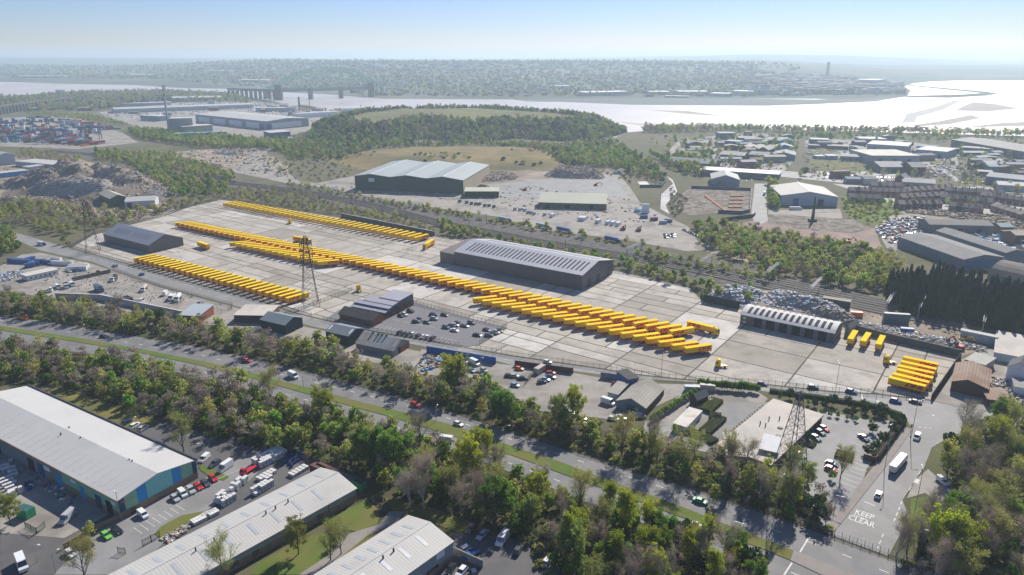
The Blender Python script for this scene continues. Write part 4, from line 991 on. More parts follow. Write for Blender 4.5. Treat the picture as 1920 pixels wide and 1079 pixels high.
wood([(480, 742), (580, 770), (700, 806), (860, 858), (960, 900), (960, 1000), (880, 985), (800, 950), (700, 925), (680, 890), (600, 860), (480, 838)], 5.8, {'bare': 4, 'bud': 3, 'olive': 2.5, 'green': 3, 'lime': 2.2}, (.75, 1.1), 'in the wood south of the dual carriageway', 7)
wood([(960, 900), (1035, 925), (1122, 960), (1185, 985), (1352, 1052), (1430, 1085), (1430, 1140), (1080, 1150), (1060, 1060), (1000, 1010), (960, 1000)], 5.8, {'bare': 3, 'bud': 3, 'olive': 2.5, 'green': 3, 'lime': 2.6, 'poplar': 1, 'yew': .3}, (.75, 1.1), 'in the wood south of the dual carriageway', 8)
wood([(1800, 815), (1930, 790), (1960, 900), (1960, 1110), (1730, 1110), (1680, 1055), (1715, 1015), (1780, 985), (1800, 945), (1775, 900), (1765, 860)], 6.0, {'bare': 5, 'bud': 4, 'olive': 3, 'green': 2.5, 'lime': .6, 'ivy': 2.5}, (.9, 1.2), 'in the wood right of the side road', 9)
wood([(1660, 545), (1740, 528), (1940, 575), (1940, 640), (1800, 610), (1690, 590), (1668, 570)], 4.2, {'fir': 1}, (.85, 1.0), 'in the conifer screen beyond the railway', 10)
wood([(0, 400), (40, 380), (100, 395), (150, 440), (100, 445), (60, 425), (25, 428), (0, 425)], 6.5, {'bud': 3, 'bare': 2, 'olive': 2, 'scrub': 2, 'blossom': .3}, (.8, 1.1), 'left of the far road bend', 12)
wood([(0, 430), (20, 440), (40, 470), (0, 482)], 5.5, {'green': 2, 'olive': 3}, (.8, 1.1), 'on the grass bank at the left edge', 13)
for a in [(125, 690, 'lime', .9), (255, 738, 'green', 1.0), (455, 735, 'lime', 1.1), (480, 770, 'lime', 1.1), (605, 790, 'lime', 1.1), (600, 660, 'lime', 1.1), (625, 665, 'lime', 1.0), (845, 735, 'lime', 1.25), (860, 728, 'olive', 1.2), (690, 875, 'green', 1.3), (740, 880, 'green', 1.3), (900, 880, 'lime', 1.2), (880, 905, 'lime', 1.3),
          (1140, 985, 'poplar', 1.05), (1325, 1062, 'poplar', 1.1), (1305, 1070, 'poplar', 1.0), (1070, 1070, 'olive', 1.25), (1210, 1010, 'lime', 1.0), (930, 975, 'green', 1.2), (1015, 920, 'blossom', .9), (640, 690, 'blossom', 1.1), (735, 720, 'blossom', .8), (1275, 1030, 'yew', 1.6), (1380, 1080, 'yew', 1.5), (1410, 1085, 'yew', 1.5),
          (345, 850, 'bud', 1.1), (560, 1040, 'olive', .95), (620, 1052, 'bud', .9), (640, 1040, 'bud', .8), (640, 1015, 'bare', .6), (420, 1090, 'bud', 1.0), (770, 952, 'bare', 1.0), (795, 955, 'bare', .9), (20, 985, 'olive', .9), (160, 1090, 'bud', 1.0), (170, 1010, 'bud', .6),
          (1072, 800, 'lime', 1.3), (1048, 805, 'olive', 1.2), (1340, 945, 'lime', .7), (1430, 925, 'lime', .9), (1480, 960, 'lime', 1.0), (1765, 1060, 'lime', 1.3), (1795, 1075, 'lime', 1.3), (1680, 1050, 'bare', 1.0), (1700, 1035, 'bud', .9), (1745, 975, 'ivy', .8), (1790, 985, 'ivy', .9), (1820, 1000, 'ivy', 1.0), (1850, 1010, 'ivy', 1.0),
          (1760, 588, 'olive', .9), (1405, 545, 'lime', .8), (1507, 525, 'lime', .8), (1640, 535, 'olive', 1.5), (1615, 530, 'olive', 1.2), (1575, 900, 'bud', .9), (1560, 900, 'bush', 1.2), (1540, 950, 'bush', 1.4), (1530, 975, 'yew', 1.3), (1480, 975, 'bush', 1.6),
          (1190, 300, 'fir', 1.3), (1178, 298, 'fir', 1.2), (1200, 302, 'fir', 1.1), (1508, 330, 'fir', 1.4), (1832, 322, 'fir', 1.4), (1825, 324, 'green', 1.6), (1840, 321, 'fir', 1.3), (1654, 386, 'green', 1.1), (1613, 385, 'lime', 1.2), (120, 458, 'olive', .9), (130, 462, 'scrub', 1.2), (1265, 812, 'bush', 1.2), (185, 516, 'fir', .45), (172, 520, 'gold', 1.6), (1350, 350, 'bud', .9)]:
    one(a[0], a[1], a[2], a[3] * (1.3 if a[2] in ('lime', 'green', 'olive', 'bare', 'bud', 'ivy', 'blossom') and a[1] > 600 else 1))
# clipped shrubs and hedge balls round the office
for a in [(1527, 763), (1545, 766), (1480, 748), (1600, 778), (1622, 775), (1640, 782), (1655, 786), (1675, 790), (1683, 800), (1672, 812), (1655, 830), (1641, 843), (1627, 853), (1636, 812), (1512, 826), (1690, 792), (1652, 776), (1620, 765), (1560, 760), (1590, 765)]: one(a[0], a[1], 'ball', random.uniform(1.2, 1.8), 'beside the office car park')
for a in [(1540, 778), (1555, 782), (1570, 783), (1500, 755), (1515, 760), (1588, 788), (1463, 742), (1605, 790), (1632, 795)]: one(a[0], a[1], 'bush', random.uniform(.7, .9), 'beside the office car park')
for a in [(1651, 815), (1648, 826), (1540, 748), (1610, 758), (1660, 770), (1560, 751), (1470, 736), (1500, 741), (1587, 755), (1636, 764)]: one(a[0], a[1], 'gold', random.uniform(1.0, 1.3), 'beside the office car park')
r_ = random.Random(3)
for k in range(22):
    u = k / 21
    one(1312 + 108 * u, 727 + 10 * u + r_.uniform(-1, 1), 'bush', r_.uniform(1.1, 1.5), 'in the tall hedge between garden and site road')
for k in range(18):
    u = k / 17
    one(1222 + 84 * u, 792 - 54 * u, 'bush', r_.uniform(.9, 1.15), 'in the hedge beside the slate roofed workshop')
for k in range(26):
    u = k / 25
    one(1372 + 60 * u + (k % 2) * 5, 808 - 48 * u, 'gold', .62, 'in the planted strip beside the flat roofed office')
LISTED.sort(key=lambda q: (q[1] / q[3]) * (1 + .0 * q[0]))
W_T = [(q, (q[3] * {'bush': 2.5, 'ball': 2, 'gold': 1.2, 'yew': 5, 'fir': 24, 'poplar': 13}.get(q[2], 9)) / q[1]) for q in LISTED if q[1] > 100]
W_T.sort(key=lambda q: -q[1])
things = [q[0] for q in W_T[:385]]; others = [q[0] for q in W_T[385:]]
things.sort(key=lambda q: q[0] / q[1]); cnt = {}
for x, y, k, s_, pl in things:
    n = cnt.get((k, pl), 0); cnt[(k, pl)] = n + 1
    lab = KW[k] + ' ' + (pl or 'standing clear of the woods') + (', %s from the left' % ordw(n))
    if len(lab.split()) > 16: lab = KW[k].replace('tall narrow lime green', 'narrow lime green') + ' ' + pl.replace('dual carriageway', 'carriageway') + ', %s from left' % ordw(n)
    copy_tree(TREES[k][random.randrange(len(TREES[k]))], (x, y, surf(x, y)), random.uniform(0, 6.28), lab, CATW.get(k, 'tree'), KW[k] + 's ' + (pl or 'standing clear'), (s_ * random.uniform(.72, .95), s_ * random.uniform(.72, .95), s_))
# ---- woods nobody could count: one object each, trees set on points
def lowtree(name, rs, m, n=260, sz=.42, h=7, w=2.6, tr=True):
    cs, rr = clumps(rs, 16, w * .8, h * .33, h * .62, w * .3, w * .5, .5)
    v = leaves(cs, rr, n, sz, rs)
    if tr: v = np.concatenate([v, ribbons([(np.array([0, 0, -.3]), np.array([0, 0, h * .7]), .18)] * 2, rs)])
    return bpy.data.objects.new(name, quad_mesh(name, v, m))
lib = bpy.data.collections.new('wood_models'); LOW = {}
rs_ = np.random.RandomState(5)
for i, (k, m, n, sz, h, w) in enumerate([('olive', m_olive, 420, .3, 7, 2.6), ('bare', m_twig, 520, .17, 8, 2.5), ('bud', m_bud, 420, .22, 7.5, 2.5), ('green', m_green, 420, .32, 6.5, 2.7), ('dark', m_dgreen, 420, .34, 6, 2.8), ('scrub', m_scrub, 300, .25, 3.2, 2.2), ('low', m_olive, 260, .26, 2.2, 2.0), ('gorse', m_dgreen, 160, .3, 1.8, 1.6)]):
    LOW[k] = i; o = lowtree('model_%02d' % i, rs_, m, n, sz, h, w); lib.objects.link(o)
def gn_wood(name, label, items, cat='wood'):
    """items: x, y, z, kind index, scale"""
    me = bpy.data.meshes.new(name); me.vertices.add(len(items))
    me.vertices.foreach_set('co', np.array([i[:3] for i in items], np.float32).ravel())
    a = me.attributes.new('pick', 'INT', 'POINT'); a.data.foreach_set('value', np.array([i[3] for i in items], np.int32))
    a = me.attributes.new('size', 'FLOAT', 'POINT'); a.data.foreach_set('value', np.array([i[4] for i in items], np.float32))
    o = obj(name, me); tag(o, label, cat, None, 'stuff')
    g = bpy.data.node_groups.new(name, 'GeometryNodeTree')
    g.interface.new_socket('Geometry', in_out='INPUT', socket_type='NodeSocketGeometry'); g.interface.new_socket('Geometry', in_out='OUTPUT', socket_type='NodeSocketGeometry')
    N = g.nodes.new; L = g.links.new
    gi, go, ip, ci, rv = N('NodeGroupInput'), N('NodeGroupOutput'), N('GeometryNodeInstanceOnPoints'), N('GeometryNodeCollectionInfo'), N('FunctionNodeRandomValue')
    ci.inputs['Collection'].default_value = lib; ci.inputs['Separate Children'].default_value = True; ci.inputs['Reset Children'].default_value = True
    ip.inputs['Pick Instance'].default_value = True
    na = N('GeometryNodeInputNamedAttribute'); na.data_type = 'INT'; na.inputs['Name'].default_value = 'pick'
    ns = N('GeometryNodeInputNamedAttribute'); ns.data_type = 'FLOAT'; ns.inputs['Name'].default_value = 'size'
    rv.data_type = 'FLOAT_VECTOR'; rv.inputs[0].default_value = (0, 0, 0); rv.inputs[1].default_value = (0, 0, 6.283)
    L(gi.outputs[0], ip.inputs['Points']); L(ci.outputs[0], ip.inputs['Instance']); L(na.outputs[0], ip.inputs['Instance Index']); L(ns.outputs[0], ip.inputs['Scale']); L(rv.outputs[0], ip.inputs['Rotation']); L(ip.outputs[0], go.inputs[0])
    mo = o.modifiers.new('trees', 'NODES'); mo.node_group = g
    return o
def mass(name, label, regions, seed=1, terrain=True, filt=None, clump=0):
    r = random.Random(seed); items = []
    for pts, sp, mix, (s0, s1) in regions:
        ks = list(mix); ws = [mix[k] for k in ks]
        q = scatter(pts, sp, .48, r, terrain=terrain)
        if not q: continue
        zs = H(np.array([a[0] for a in q]), np.array([a[1] for a in q]))
        for (x, y), z in zip(q, zs):
            if clump and math.sin(x / 23 + 1.3 * math.sin(y / 31)) + math.sin(y / 17 + x / 41) + r.uniform(-.6, .6) < clump: continue
            if filt and not filt(x, y, z): continue
            items.append((x, y, float(z) - .1, LOW[r.choices(ks, ws)[0]], r.uniform(s0, s1)))
    return gn_wood(name, label, items)
# the rest of the near trees
near_map = {'bare': 'bare', 'bud': 'bud', 'ivy': 'dark', 'blossom': 'bare', 'lime': 'olive', 'olive': 'olive', 'green': 'green', 'poplar': 'olive', 'scrub': 'scrub', 'bush': 'green', 'ball': 'dark', 'gold': 'low', 'fir': 'dark', 'yew': 'dark'}
if others:
    gn_wood('background_trees', 'smaller and farther trees filling the belts along the roads', [(x, y, 0, LOW[near_map[k]], s_ * (.45 if k in ('bush', 'ball') else .3 if k == 'gold' else 1.2 if k == 'fir' else 1)) for x, y, k, s_, pl in others])
def along(pts, w):
    """a band of w picture points under a line of points"""
    return pts + [(x, y + w) for x, y in reversed(pts)]
mass('undergrowth', 'brambles and low scrub under the roadside trees', [
    ([(790, 700), (930, 722), (1000, 772), (1130, 800), (1130, 812), (960, 785), (860, 735)], 3.4, {'scrub': 3, 'low': 4, 'green': 1, 'bud': 1}, (.4, .9)), ([(270, 592), (480, 628), (560, 645), (640, 676), (700, 694), (480, 650), (260, 604)], 3.4, {'scrub': 3, 'low': 4, 'bud': 1}, (.4, .9)),
    ([(-30, 572), (260, 604), (480, 650), (700, 694), (940, 762), (1130, 812), (1440, 892), (1550, 940), (1555, 1004), (1440, 960), (1297, 912), (1172, 875), (1060, 838), (960, 806), (805, 757), (605, 702), (375, 648), (-30, 587)], 3.2, {'scrub': 3, 'low': 4, 'green': .5}, (.4, .8)),
    ([(-30, 648), (150, 668), (375, 713), (580, 770), (860, 856), (1122, 958), (1352, 1052), (1430, 1140), (1080, 1150), (960, 1000), (800, 950), (680, 890), (480, 842), (300, 792), (112, 722), (-30, 715)], 3.2, {'scrub': 4, 'low': 4, 'green': 1.5}, (.4, .85)),
    ([(1800, 815), (1930, 790), (1960, 1110), (1730, 1110), (1680, 1055), (1780, 985), (1800, 945), (1765, 860)], 3.4, {'scrub': 4, 'low': 4, 'green': 1}, (.4, .8))], 21, False)
def lf_side(x, y, z):
    d, _ = poly_dist(x, y, LF); n = 9 * math.sin(x / 19) + 7 * math.sin(x / 7 + y / 11); return -.1 < d - max(0, n) * .8 + 1 and d < 74 and (d > 0 or n > 9)
mass('hillside_wood', 'dark wooded slopes of the flat topped green hill', [([(560, 275), (640, 210), (1100, 205), (1200, 262), (1150, 285), (900, 285), (700, 283)], 5.6, {'olive': 3, 'dark': 3, 'green': 4, 'bare': 3, 'scrub': 2}, (.6, 1.5))], 31, True, lf_side)
mass('valley_scrub', 'green scrub between the wooded hill and the straw coloured mound', [
    ([(500, 262), (600, 262), (700, 270), (900, 268), (1050, 272), (1150, 262), (1215, 305), (1250, 330), (1240, 345), (1180, 330), (1150, 318), (1050, 310), (1020, 285), (900, 272), (700, 280), (640, 300), (540, 300)], 6.5, {'olive': 3, 'green': 3, 'scrub': 4, 'dark': 1, 'low': 6, 'bare': 1}, (.5, 1.3)),
    ([(480, 300), (640, 305), (670, 320), (640, 338), (560, 340), (500, 320)], 11, {'scrub': 3, 'low': 4, 'olive': 1}, (.4, .9)),
    ([(1030, 282), (1160, 280), (1200, 318), (1060, 312)], 8, {'olive': 3, 'green': 3}, (.8, 1.2)),
    ([(1240, 300), (1330, 290), (1310, 320), (1330, 335), (1270, 325), (1215, 290)], 8, {'olive': 3, 'green': 3, 'bare': 1}, (1, 1.6)),
    ([(1255, 355), (1290, 372), (1275, 410), (1262, 412), (1255, 390)], 6, {'scrub': 5, 'bare': 2}, (.5, .8))], 32)
mass('gorse_dots', 'dark gorse bushes dotted over the straw coloured mound', [([(640, 292), (900, 279), (1040, 285), (1020, 312), (900, 305), (700, 315), (600, 330)], 14, {'gorse': 1, 'low': 1}, (.4, 2.0))], 33, True, None, .55)
mass('railway_scrub', 'scrub and saplings lining both sides of the railway', [
    ([(180, 285), (320, 292), (440, 330), (440, 345), (300, 318), (180, 300)], 7, {'bud': 3, 'olive': 3, 'scrub': 2, 'green': 1}, (.7, 1.2)),
    ([(420, 355), (560, 360), (640, 385), (760, 410), (820, 430), (815, 440), (640, 404), (480, 382), (425, 372)], 6, {'bud': 3, 'bare': 3, 'scrub': 4, 'low': 2}, (.5, .95)),
    ([(820, 420), (960, 455), (1080, 475), (1200, 500), (1350, 545), (1420, 560), (1400, 568), (1320, 555), (1290, 540), (1150, 505), (1000, 473), (830, 440)], 5.5, {'bud': 2, 'green': 3, 'scrub': 3, 'olive': 2}, (.6, 1.1)),
    ([(700, 378), (900, 408), (1080, 440), (1190, 462), (1320, 486), (1300, 489), (1180, 464), (1000, 434), (820, 401), (690, 381)], 6.5, {'olive': 3, 'scrub': 3, 'bud': 1, 'low': 3}, (.5, 1.0)),
    ([(540, 342), (700, 372), (900, 405), (895, 412), (700, 382), (540, 350)], 7, {'scrub': 3, 'bud': 2}, (.5, .9)),
    ([(1200, 478), (1330, 500), (1480, 525), (1440, 532), (1300, 508), (1190, 485)], 5.5, {'olive': 3, 'bud': 2, 'low': 2}, (.5, 1.0))], 34)
mass('embankment_wood', 'mixed wood on the bank between the stripped building site and the railway', [([(1300, 425), (1375, 430), (1450, 445), (1560, 462), (1640, 480), (1690, 500), (1690, 530), (1660, 552), (1560, 540), (1460, 515), (1350, 480), (1310, 455)], 5.8, {'olive': 4, 'bud': 3, 'green': 2, 'bare': 2, 'scrub': 1}, (.8, 1.4)), ([(1578, 372), (1640, 378), (1690, 405), (1650, 425), (1590, 410)], 7, {'low': 4, 'olive': 1}, (.5, 1)), ([(1440, 345), (1455, 350), (1458, 395), (1442, 395)], 5, {'olive': 1, 'green': 1}, (1, 1.4))], 35)
mass('left_scrub', 'scrub and bare saplings beside the rubble mounds on the left', [([(0, 375), (150, 395), (250, 400), (330, 380), (420, 372), (340, 392), (300, 405), (170, 435), (100, 410), (0, 398)], 7, {'bud': 3, 'olive': 2, 'bare': 3, 'scrub': 2}, (.7, 1.2)), ([(230, 300), (330, 330), (430, 350), (420, 372), (330, 370), (300, 345)], 7, {'olive': 3, 'green': 2, 'scrub': 2}, (.7, 1.2)), ([(40, 282), (160, 300), (140, 310), (40, 300)], 8, {'bare': 2, 'bud': 2}, (.8, 1.2)), ([(240, 245), (330, 250), (480, 265), (560, 275), (540, 285), (380, 278), (260, 262)], 8, {'olive': 3, 'green': 2}, (.9, 1.5)), ([(40, 212), (170, 218), (250, 238), (200, 232), (100, 222)], 10, {'olive': 1, 'bud': 1}, (.7, 1.2))], 36)
mass('riverside_trees', 'line of trees along the near shore of the estuary', [([(1205, 243), (1400, 244), (1700, 250), (1960, 256), (1960, 260), (1700, 254), (1400, 248), (1205, 250)], 9, {'bare': 4, 'bud': 3, 'olive': 3}, (1.1, 1.9)), ([(1440, 252), (1800, 258), (1800, 268), (1700, 266), (1440, 258)], 14, {'olive': 2, 'green': 2, 'low': 3}, (.8, 1.3)), ([(1530, 262), (1560, 262), (1560, 258), (1530, 258)], 8, {'green': 1}, (1, 1.5))], 37)
mass('estate_trees', 'scattered trees between the units and terraces of the industrial estate', [([(1200, 258), (1500, 262), (1480, 330), (1330, 320), (1250, 285)], 30, {'olive': 2, 'green': 1, 'bud': 2}, (1, 1.8)), ([(1500, 335), (1720, 345), (1920, 365), (1920, 345), (1720, 330), (1500, 325)], 17, {'olive': 2, 'bud': 3, 'bare': 3}, (.8, 1.4)), ([(1800, 260), (1930, 265), (1930, 350), (1800, 330)], 34, {'olive': 2, 'bare': 2, 'green': 1}, (.9, 1.5)), ([(1640, 375), (1930, 395), (1930, 405), (1680, 395)], 20, {'olive': 2, 'bud': 2, 'green': 1}, (.7, 1.1)), ([(1100, 318), (1190, 325), (1180, 345), (1150, 330)], 10, {'low': 2, 'scrub': 2}, (.6, 1))], 38)
mass('near_shore_wood', 'belt of trees and houses on the near shore around the church', [([(0, 186), (60, 186), (120, 178), (300, 174), (440, 180), (470, 195), (300, 192), (180, 208), (60, 210), (0, 205)], 17, {'dark': 3, 'bare': 3, 'olive': 3}, (1.5, 2.4))], 39)
mass('far_shore_woods', 'hazy wooded and built up hills beyond the estuary', [([(-200, 146), (300, 150), (500, 160), (720, 181), (1400, 182), (1640, 178), (1400, 160), (1400, 140), (1000, 138), (400, 138), (-200, 136)], 30, {'dark': 4, 'olive': 4, 'bare': 2}, (.8, 2.3)), ([(-300, 136), (1500, 136), (1500, 124), (-300, 122)], 60, {'dark': 4, 'olive': 4}, (1.2, 3.2))], 40, True, None, -.5)

# ------------------------------------------------------------------ cars and vans
m_paint = mat('m_paint', (0.5, 0.5, 0.5), 0.25, 1, .03, spec=.6)
PAINT = {}
for k, c in {'white': (.75, .76, .76), 'silver': (.42, .44, .46), 'grey': (.16, .17, .185), 'dark grey': (.07, .072, .08), 'black': (.015, .016, .02), 'red': (.55, .02, .03), 'dark blue': (.015, .035, .09), 'blue': (.03, .10, .30), 'light blue': (.22, .38, .52), 'lime green': (.16, .55, .04), 'green': (.01, .33, .13), 'orange': (.75, .18, .02), 'maroon': (.12, .02, .04), 'teal': (.04, .12, .14), 'gold': (.42, .28, .10), 'yellow': (.75, .5, .03), 'brown': (.15, .08, .05), 'beige': (.5, .45, .36)}.items():
    PAINT[k] = mat('paint_' + k.replace(' ', '_'), c, 0.28, 1, .04, spec=.6)
m_lamp = mat('m_lamp', (.6, .62, .62), .2, 1, .05); m_tail = mat('m_tail', (.35, .01, .01), .3, 1, .05)
def wheels(t, xs, r, y, det, w=.2):
    if det:
        d = MB().cyl((0, -w / 2, r), r, w, 9, 'y').data('wheel', m_tyre)
        for x in xs:
            for s in (-1, 1): obj('wheel', d, t, (x, s * y, 0))
    else:
        b = MB()
        for x in xs:
            for s in (-1, 1): b.cyl((x, s * y - w / 2, r), r, w, 7, 'y')
        tag(b.build('wheels', m_tyre, t), kind='stuff')
def car_proto(kind, det=True):
    t = empty({'hatch': 'parked_car', 'suv': 'parked_car', 'saloon': 'parked_car', 'van': 'panel_van', 'bigvan': 'panel_van', 'pickup': 'pickup_truck'}[kind], (0, 0, 0)); PROTOS.append(t)
    if kind in ('hatch', 'suv', 'saloon'):
        H_ = {'hatch': (.92, 1.46, 4.15, .88, 1.45), 'suv': (1.05, 1.68, 4.5, .92, 1.5), 'saloon': (.90, 1.42, 4.7, .9, 1.75)}[kind]
        w_, h_, L_, hw, rearx = H_; f = L_ / 2
        b = MB(); b.prof([(-f, .3), (-f - .03, .62), (-f + .08, w_), (f - 1.15, w_ + .02), (f - .25, w_ - .2), (f, .58), (f - .03, .3)], hw, hw * .93, .6)
        c0, c1, t0_, t1_ = -f + (.15 if kind != 'saloon' else .75), f - 1.2, -f + (.55 if kind != 'saloon' else 1.25), f - 2.0
        b.add([(t0_, -hw * .72, h_), (t1_, -hw * .72, h_), (t1_, hw * .72, h_), (t0_, hw * .72, h_), (t0_ - .07, -hw * .78, h_ - .07), (t1_ + .1, -hw * .78, h_ - .07), (t1_ + .1, hw * .78, h_ - .07), (t0_ - .07, hw * .78, h_ - .07)], [(0, 1, 2, 3), (0, 4, 5, 1), (1, 5, 6, 2), (2, 6, 7, 3), (3, 7, 4, 0)])
        b.build('body', m_paint, t)
        g = MB(); g.add([(c0, -hw * .9, w_), (c1, -hw * .9, w_), (c1, hw * .9, w_), (c0, hw * .9, w_), (t0_ - .05, -hw * .77, h_ - .06), (t1_ + .09, -hw * .77, h_ - .06), (t1_ + .09, hw * .77, h_ - .06), (t0_ - .05, hw * .77, h_ - .06)], [(0, 1, 5, 4), (1, 2, 6, 5), (2, 3, 7, 6), (3, 0, 4, 7), (4, 5, 6, 7)])
        g.build('windows', m_glass, t)
        if det:
            for s in (-1, 1):
                MB().box(f - .12, f + .005, s * hw * .7 - .17, s * hw * .7 + .17, .6, .74).build('headlight', m_lamp, t)
                MB().box(-f - .045, -f + .05, s * hw * .75 - .12, s * hw * .75 + .12, .68, .86).build('tail_light', m_tail, t)
        wheels(t, (-f + .8, f - .85), .32, hw - .1, det)
    elif kind in ('van', 'bigvan'):
        L_, h_, hw = (4.5, 1.85, .9) if kind == 'van' else (5.9, 2.55, 1.0); f = L_ / 2; wz = 1.05 if kind == 'van' else 1.2
        b = MB(); b.prof([(-f, .32), (-f, h_ - .12), (-f + .12, h_), (f - 1.7, h_), (f - 1.45, h_ - .1), (f - .8, wz + .08), (f - .12, wz - .2), (f, .6), (f, .32)], hw, hw * .88, 1.1); b.build('body', m_paint, t)
        ws = lambda z, e: (hw - (hw * .12) * max(0, (z - 1.1) / (h_ - 1.1))) + e
        x0, z0, x1, z1 = f - .83, wz + .12, f - 1.4, h_ - .16
        MB().add([(x0 + .03, -ws(z0, -.1), z0), (x0 + .03, ws(z0, -.1), z0), (x1 + .03, ws(z1, -.08), z1), (x1 + .03, -ws(z1, -.08), z1)], [(0, 1, 2, 3)]).build('windscreen', m_glass, t)
        for s in (-1, 1): MB().add([(x0 - .1, s * ws(z0, .012), z0), (x1 - .45, s * ws(z0, .012), z0), (x1 - .45, s * ws(z1, .012), z1), (x1 - .02, s * ws(z1, .012), z1)], [(0, 1, 2, 3)]).build('side_window', m_glass, t)
        for s in (-1, 1): MB().box(-f - .02, -f + .05, s * hw * .85 - .08, s * hw * .85 + .08, .8, 1.3).build('tail_light', m_tail, t)
        wheels(t, (-f + .95, f - .95), .34, hw - .12, det)
    else:
        f = 2.6; b = MB(); b.prof([(-f, .5), (-f, .75), (.3, .75), (.3, 1.5), (.55, 1.65), (1.1, 1.62), (1.6, 1.05), (2.5, .95), (2.6, .5)], .9, .78, 1.0); b.build('body', m_paint, t)
        b = MB(); b.box(-f, .28, -.9, -.84, .752, 1.05); b.box(-f, .28, .84, .9, .752, 1.05); b.box(-f, -f + .06, -.84, .84, .752, 1.05); b.build('load_bed', m_paint, t)
        MB().add([(1.62, -.72, 1.1), (1.62, .72, 1.1), (1.15, .68, 1.6), (1.15, -.68, 1.6)], [(0, 1, 2, 3)]).build('windscreen', m_glass, t)
        wheels(t, (-1.6, 1.7), .36, .8, det)
    return t
CAR = {k: car_proto(k) for k in ('hatch', 'suv', 'saloon', 'van', 'bigvan', 'pickup')}
CARF = {k: car_proto(k, False) for k in ('hatch', 'suv', 'saloon', 'van')}
CAT = {'hatch': 'car', 'suv': 'car', 'saloon': 'car', 'van': 'van', 'bigvan': 'van', 'pickup': 'pickup'}
WORD = {'hatch': 'hatchback', 'suv': 'tall estate car', 'saloon': 'saloon car', 'van': 'small van', 'bigvan': 'large van', 'pickup': 'pickup truck'}
USED = {}
def uniq(lab):
    """same look in the same place: counted from the left as they are listed"""
    n = USED.get(lab, 0); USED[lab] = n + 1
    return lab
def car(px, py, hd, kind, col, place, group=None, far=False, rz=True, sc_=None):
    """px, py where the middle of the vehicle meets the ground; hd heading in picture terms: second point or angle"""
    p = G(px, py)
    h = hd if not isinstance(hd, tuple) else heading(G(px, py), G(px + hd[0], py + hd[1]))
    h += R(random.uniform(-2, 2))
    proto = (CARF if far and kind in CARF else CAR)[kind]
    return copy_tree(proto, (p.x, p.y, surf(p.x, p.y)), h, f"{col} {WORD[kind]} {place}", CAT[kind], group, sc_, swap={'m_paint': PAINT[col]})
def car_list(rows, place, group, far=False):
    """rows: x, y, direction, kind, colour; sorted left to right so that repeats can be counted"""
    rows = sorted(rows, key=lambda r: r[0]); tot = {}
    for r in rows: tot[(r[3], r[4])] = tot.get((r[3], r[4]), 0) + 1
    n = {}
    for x, y, hd, k, c in rows:
        i = n.get((k, c), 0); n[(k, c)] = i + 1
        pl = place + (f", {ordw(i)} such" if tot[(k, c)] > 1 else '')
        car(x, y, hd, k, c, pl, group, far)
UR, DR = (10, -8), (12, 6)
# staff car park beside the office block
T = lambda X, Y: (600 + X / 5.333, 520 + Y / 5.333 + 2)
L1 = [(810, 385, DR, 'saloon', 'dark grey'), (850, 373, (12, 5), 'hatch', 'white'), (905, 342, (12, 3), 'suv', 'black'), (1135, 375, (12, 1), 'suv', 'dark grey'), (1245, 378, (12, 3), 'saloon', 'black'), (962, 445, (12, 1), 'suv', 'grey'), (1000, 425, (12, 4), 'hatch', 'dark grey'), (1070, 452, (12, 4), 'saloon', 'grey'), (1142, 418, (12, 2), 'suv', 'silver'), (1262, 502, (12, 4), 'suv', 'grey'), (1345, 533, (12, 3), 'saloon', 'white'), (1318, 487, (12, 1), 'hatch', 'dark grey'), (1352, 481, (12, 2), 'hatch', 'silver'), (1382, 464, (12, 2), 'suv', 'dark grey'), (1447, 487, (12, 3), 'saloon', 'grey'), (1515, 458, (12, 3), 'suv', 'grey'), (1668, 528, (12, 4), 'saloon', 'maroon'), (1572, 581, (12, 2), 'saloon', 'black'), (1690, 584, (12, 1), 'suv', 'grey'), (1732, 566, (12, 0), 'hatch', 'dark grey'), (1762, 548, (12, 4), 'saloon', 'silver'), (1795, 535, (12, 4), 'saloon', 'dark grey'),
      (797, 553, UR, 'suv', 'dark grey'), (842, 559, UR, 'hatch', 'grey'), (885, 568, UR, 'suv', 'grey'), (935, 572, UR, 'suv', 'white'), (982, 585, UR, 'hatch', 'maroon'), (1033, 594, UR, 'saloon', 'white'), (1080, 598, UR, 'hatch', 'white'), (1127, 611, UR, 'suv', 'maroon')]
car_list([(*T(a[0], a[1]), *a[2:]) for a in L1], 'in the car park beside the office block', 'cars in the office block car park')
B = lambda X, Y: (X / 4, 809 + Y / 4 + 4)
DN = (10, 9)
L2 = [(1535, 200, (-12, 10), 'van', 'white'), (1612, 240, (-12, 8), 'suv', 'dark grey'), (1692, 270, (-12, 8), 'bigvan', 'white'), (1600, 350, DN, 'hatch', 'red'), (1542, 384, DN, 'saloon', 'dark grey'), (1490, 412, DN, 'hatch', 'red'), (1432, 440, DN, 'suv', 'silver'), (1372, 466, DN, 'van', 'white'), (1316, 500, DN, 'hatch', 'silver'), (1075, 624, DN, 'van', 'white'), (880, 740, DN, 'saloon', 'black'), (800, 780, (12, 8), 'hatch', 'lime green'), (662, 846, (12, 6), 'hatch', 'black'), (530, 915, DN, 'hatch', 'white')]
car_list([(*B(a[0], a[1]), *a[2:]) for a in L2], 'beside the coloured cladding of the big shed', 'cars along the shed')
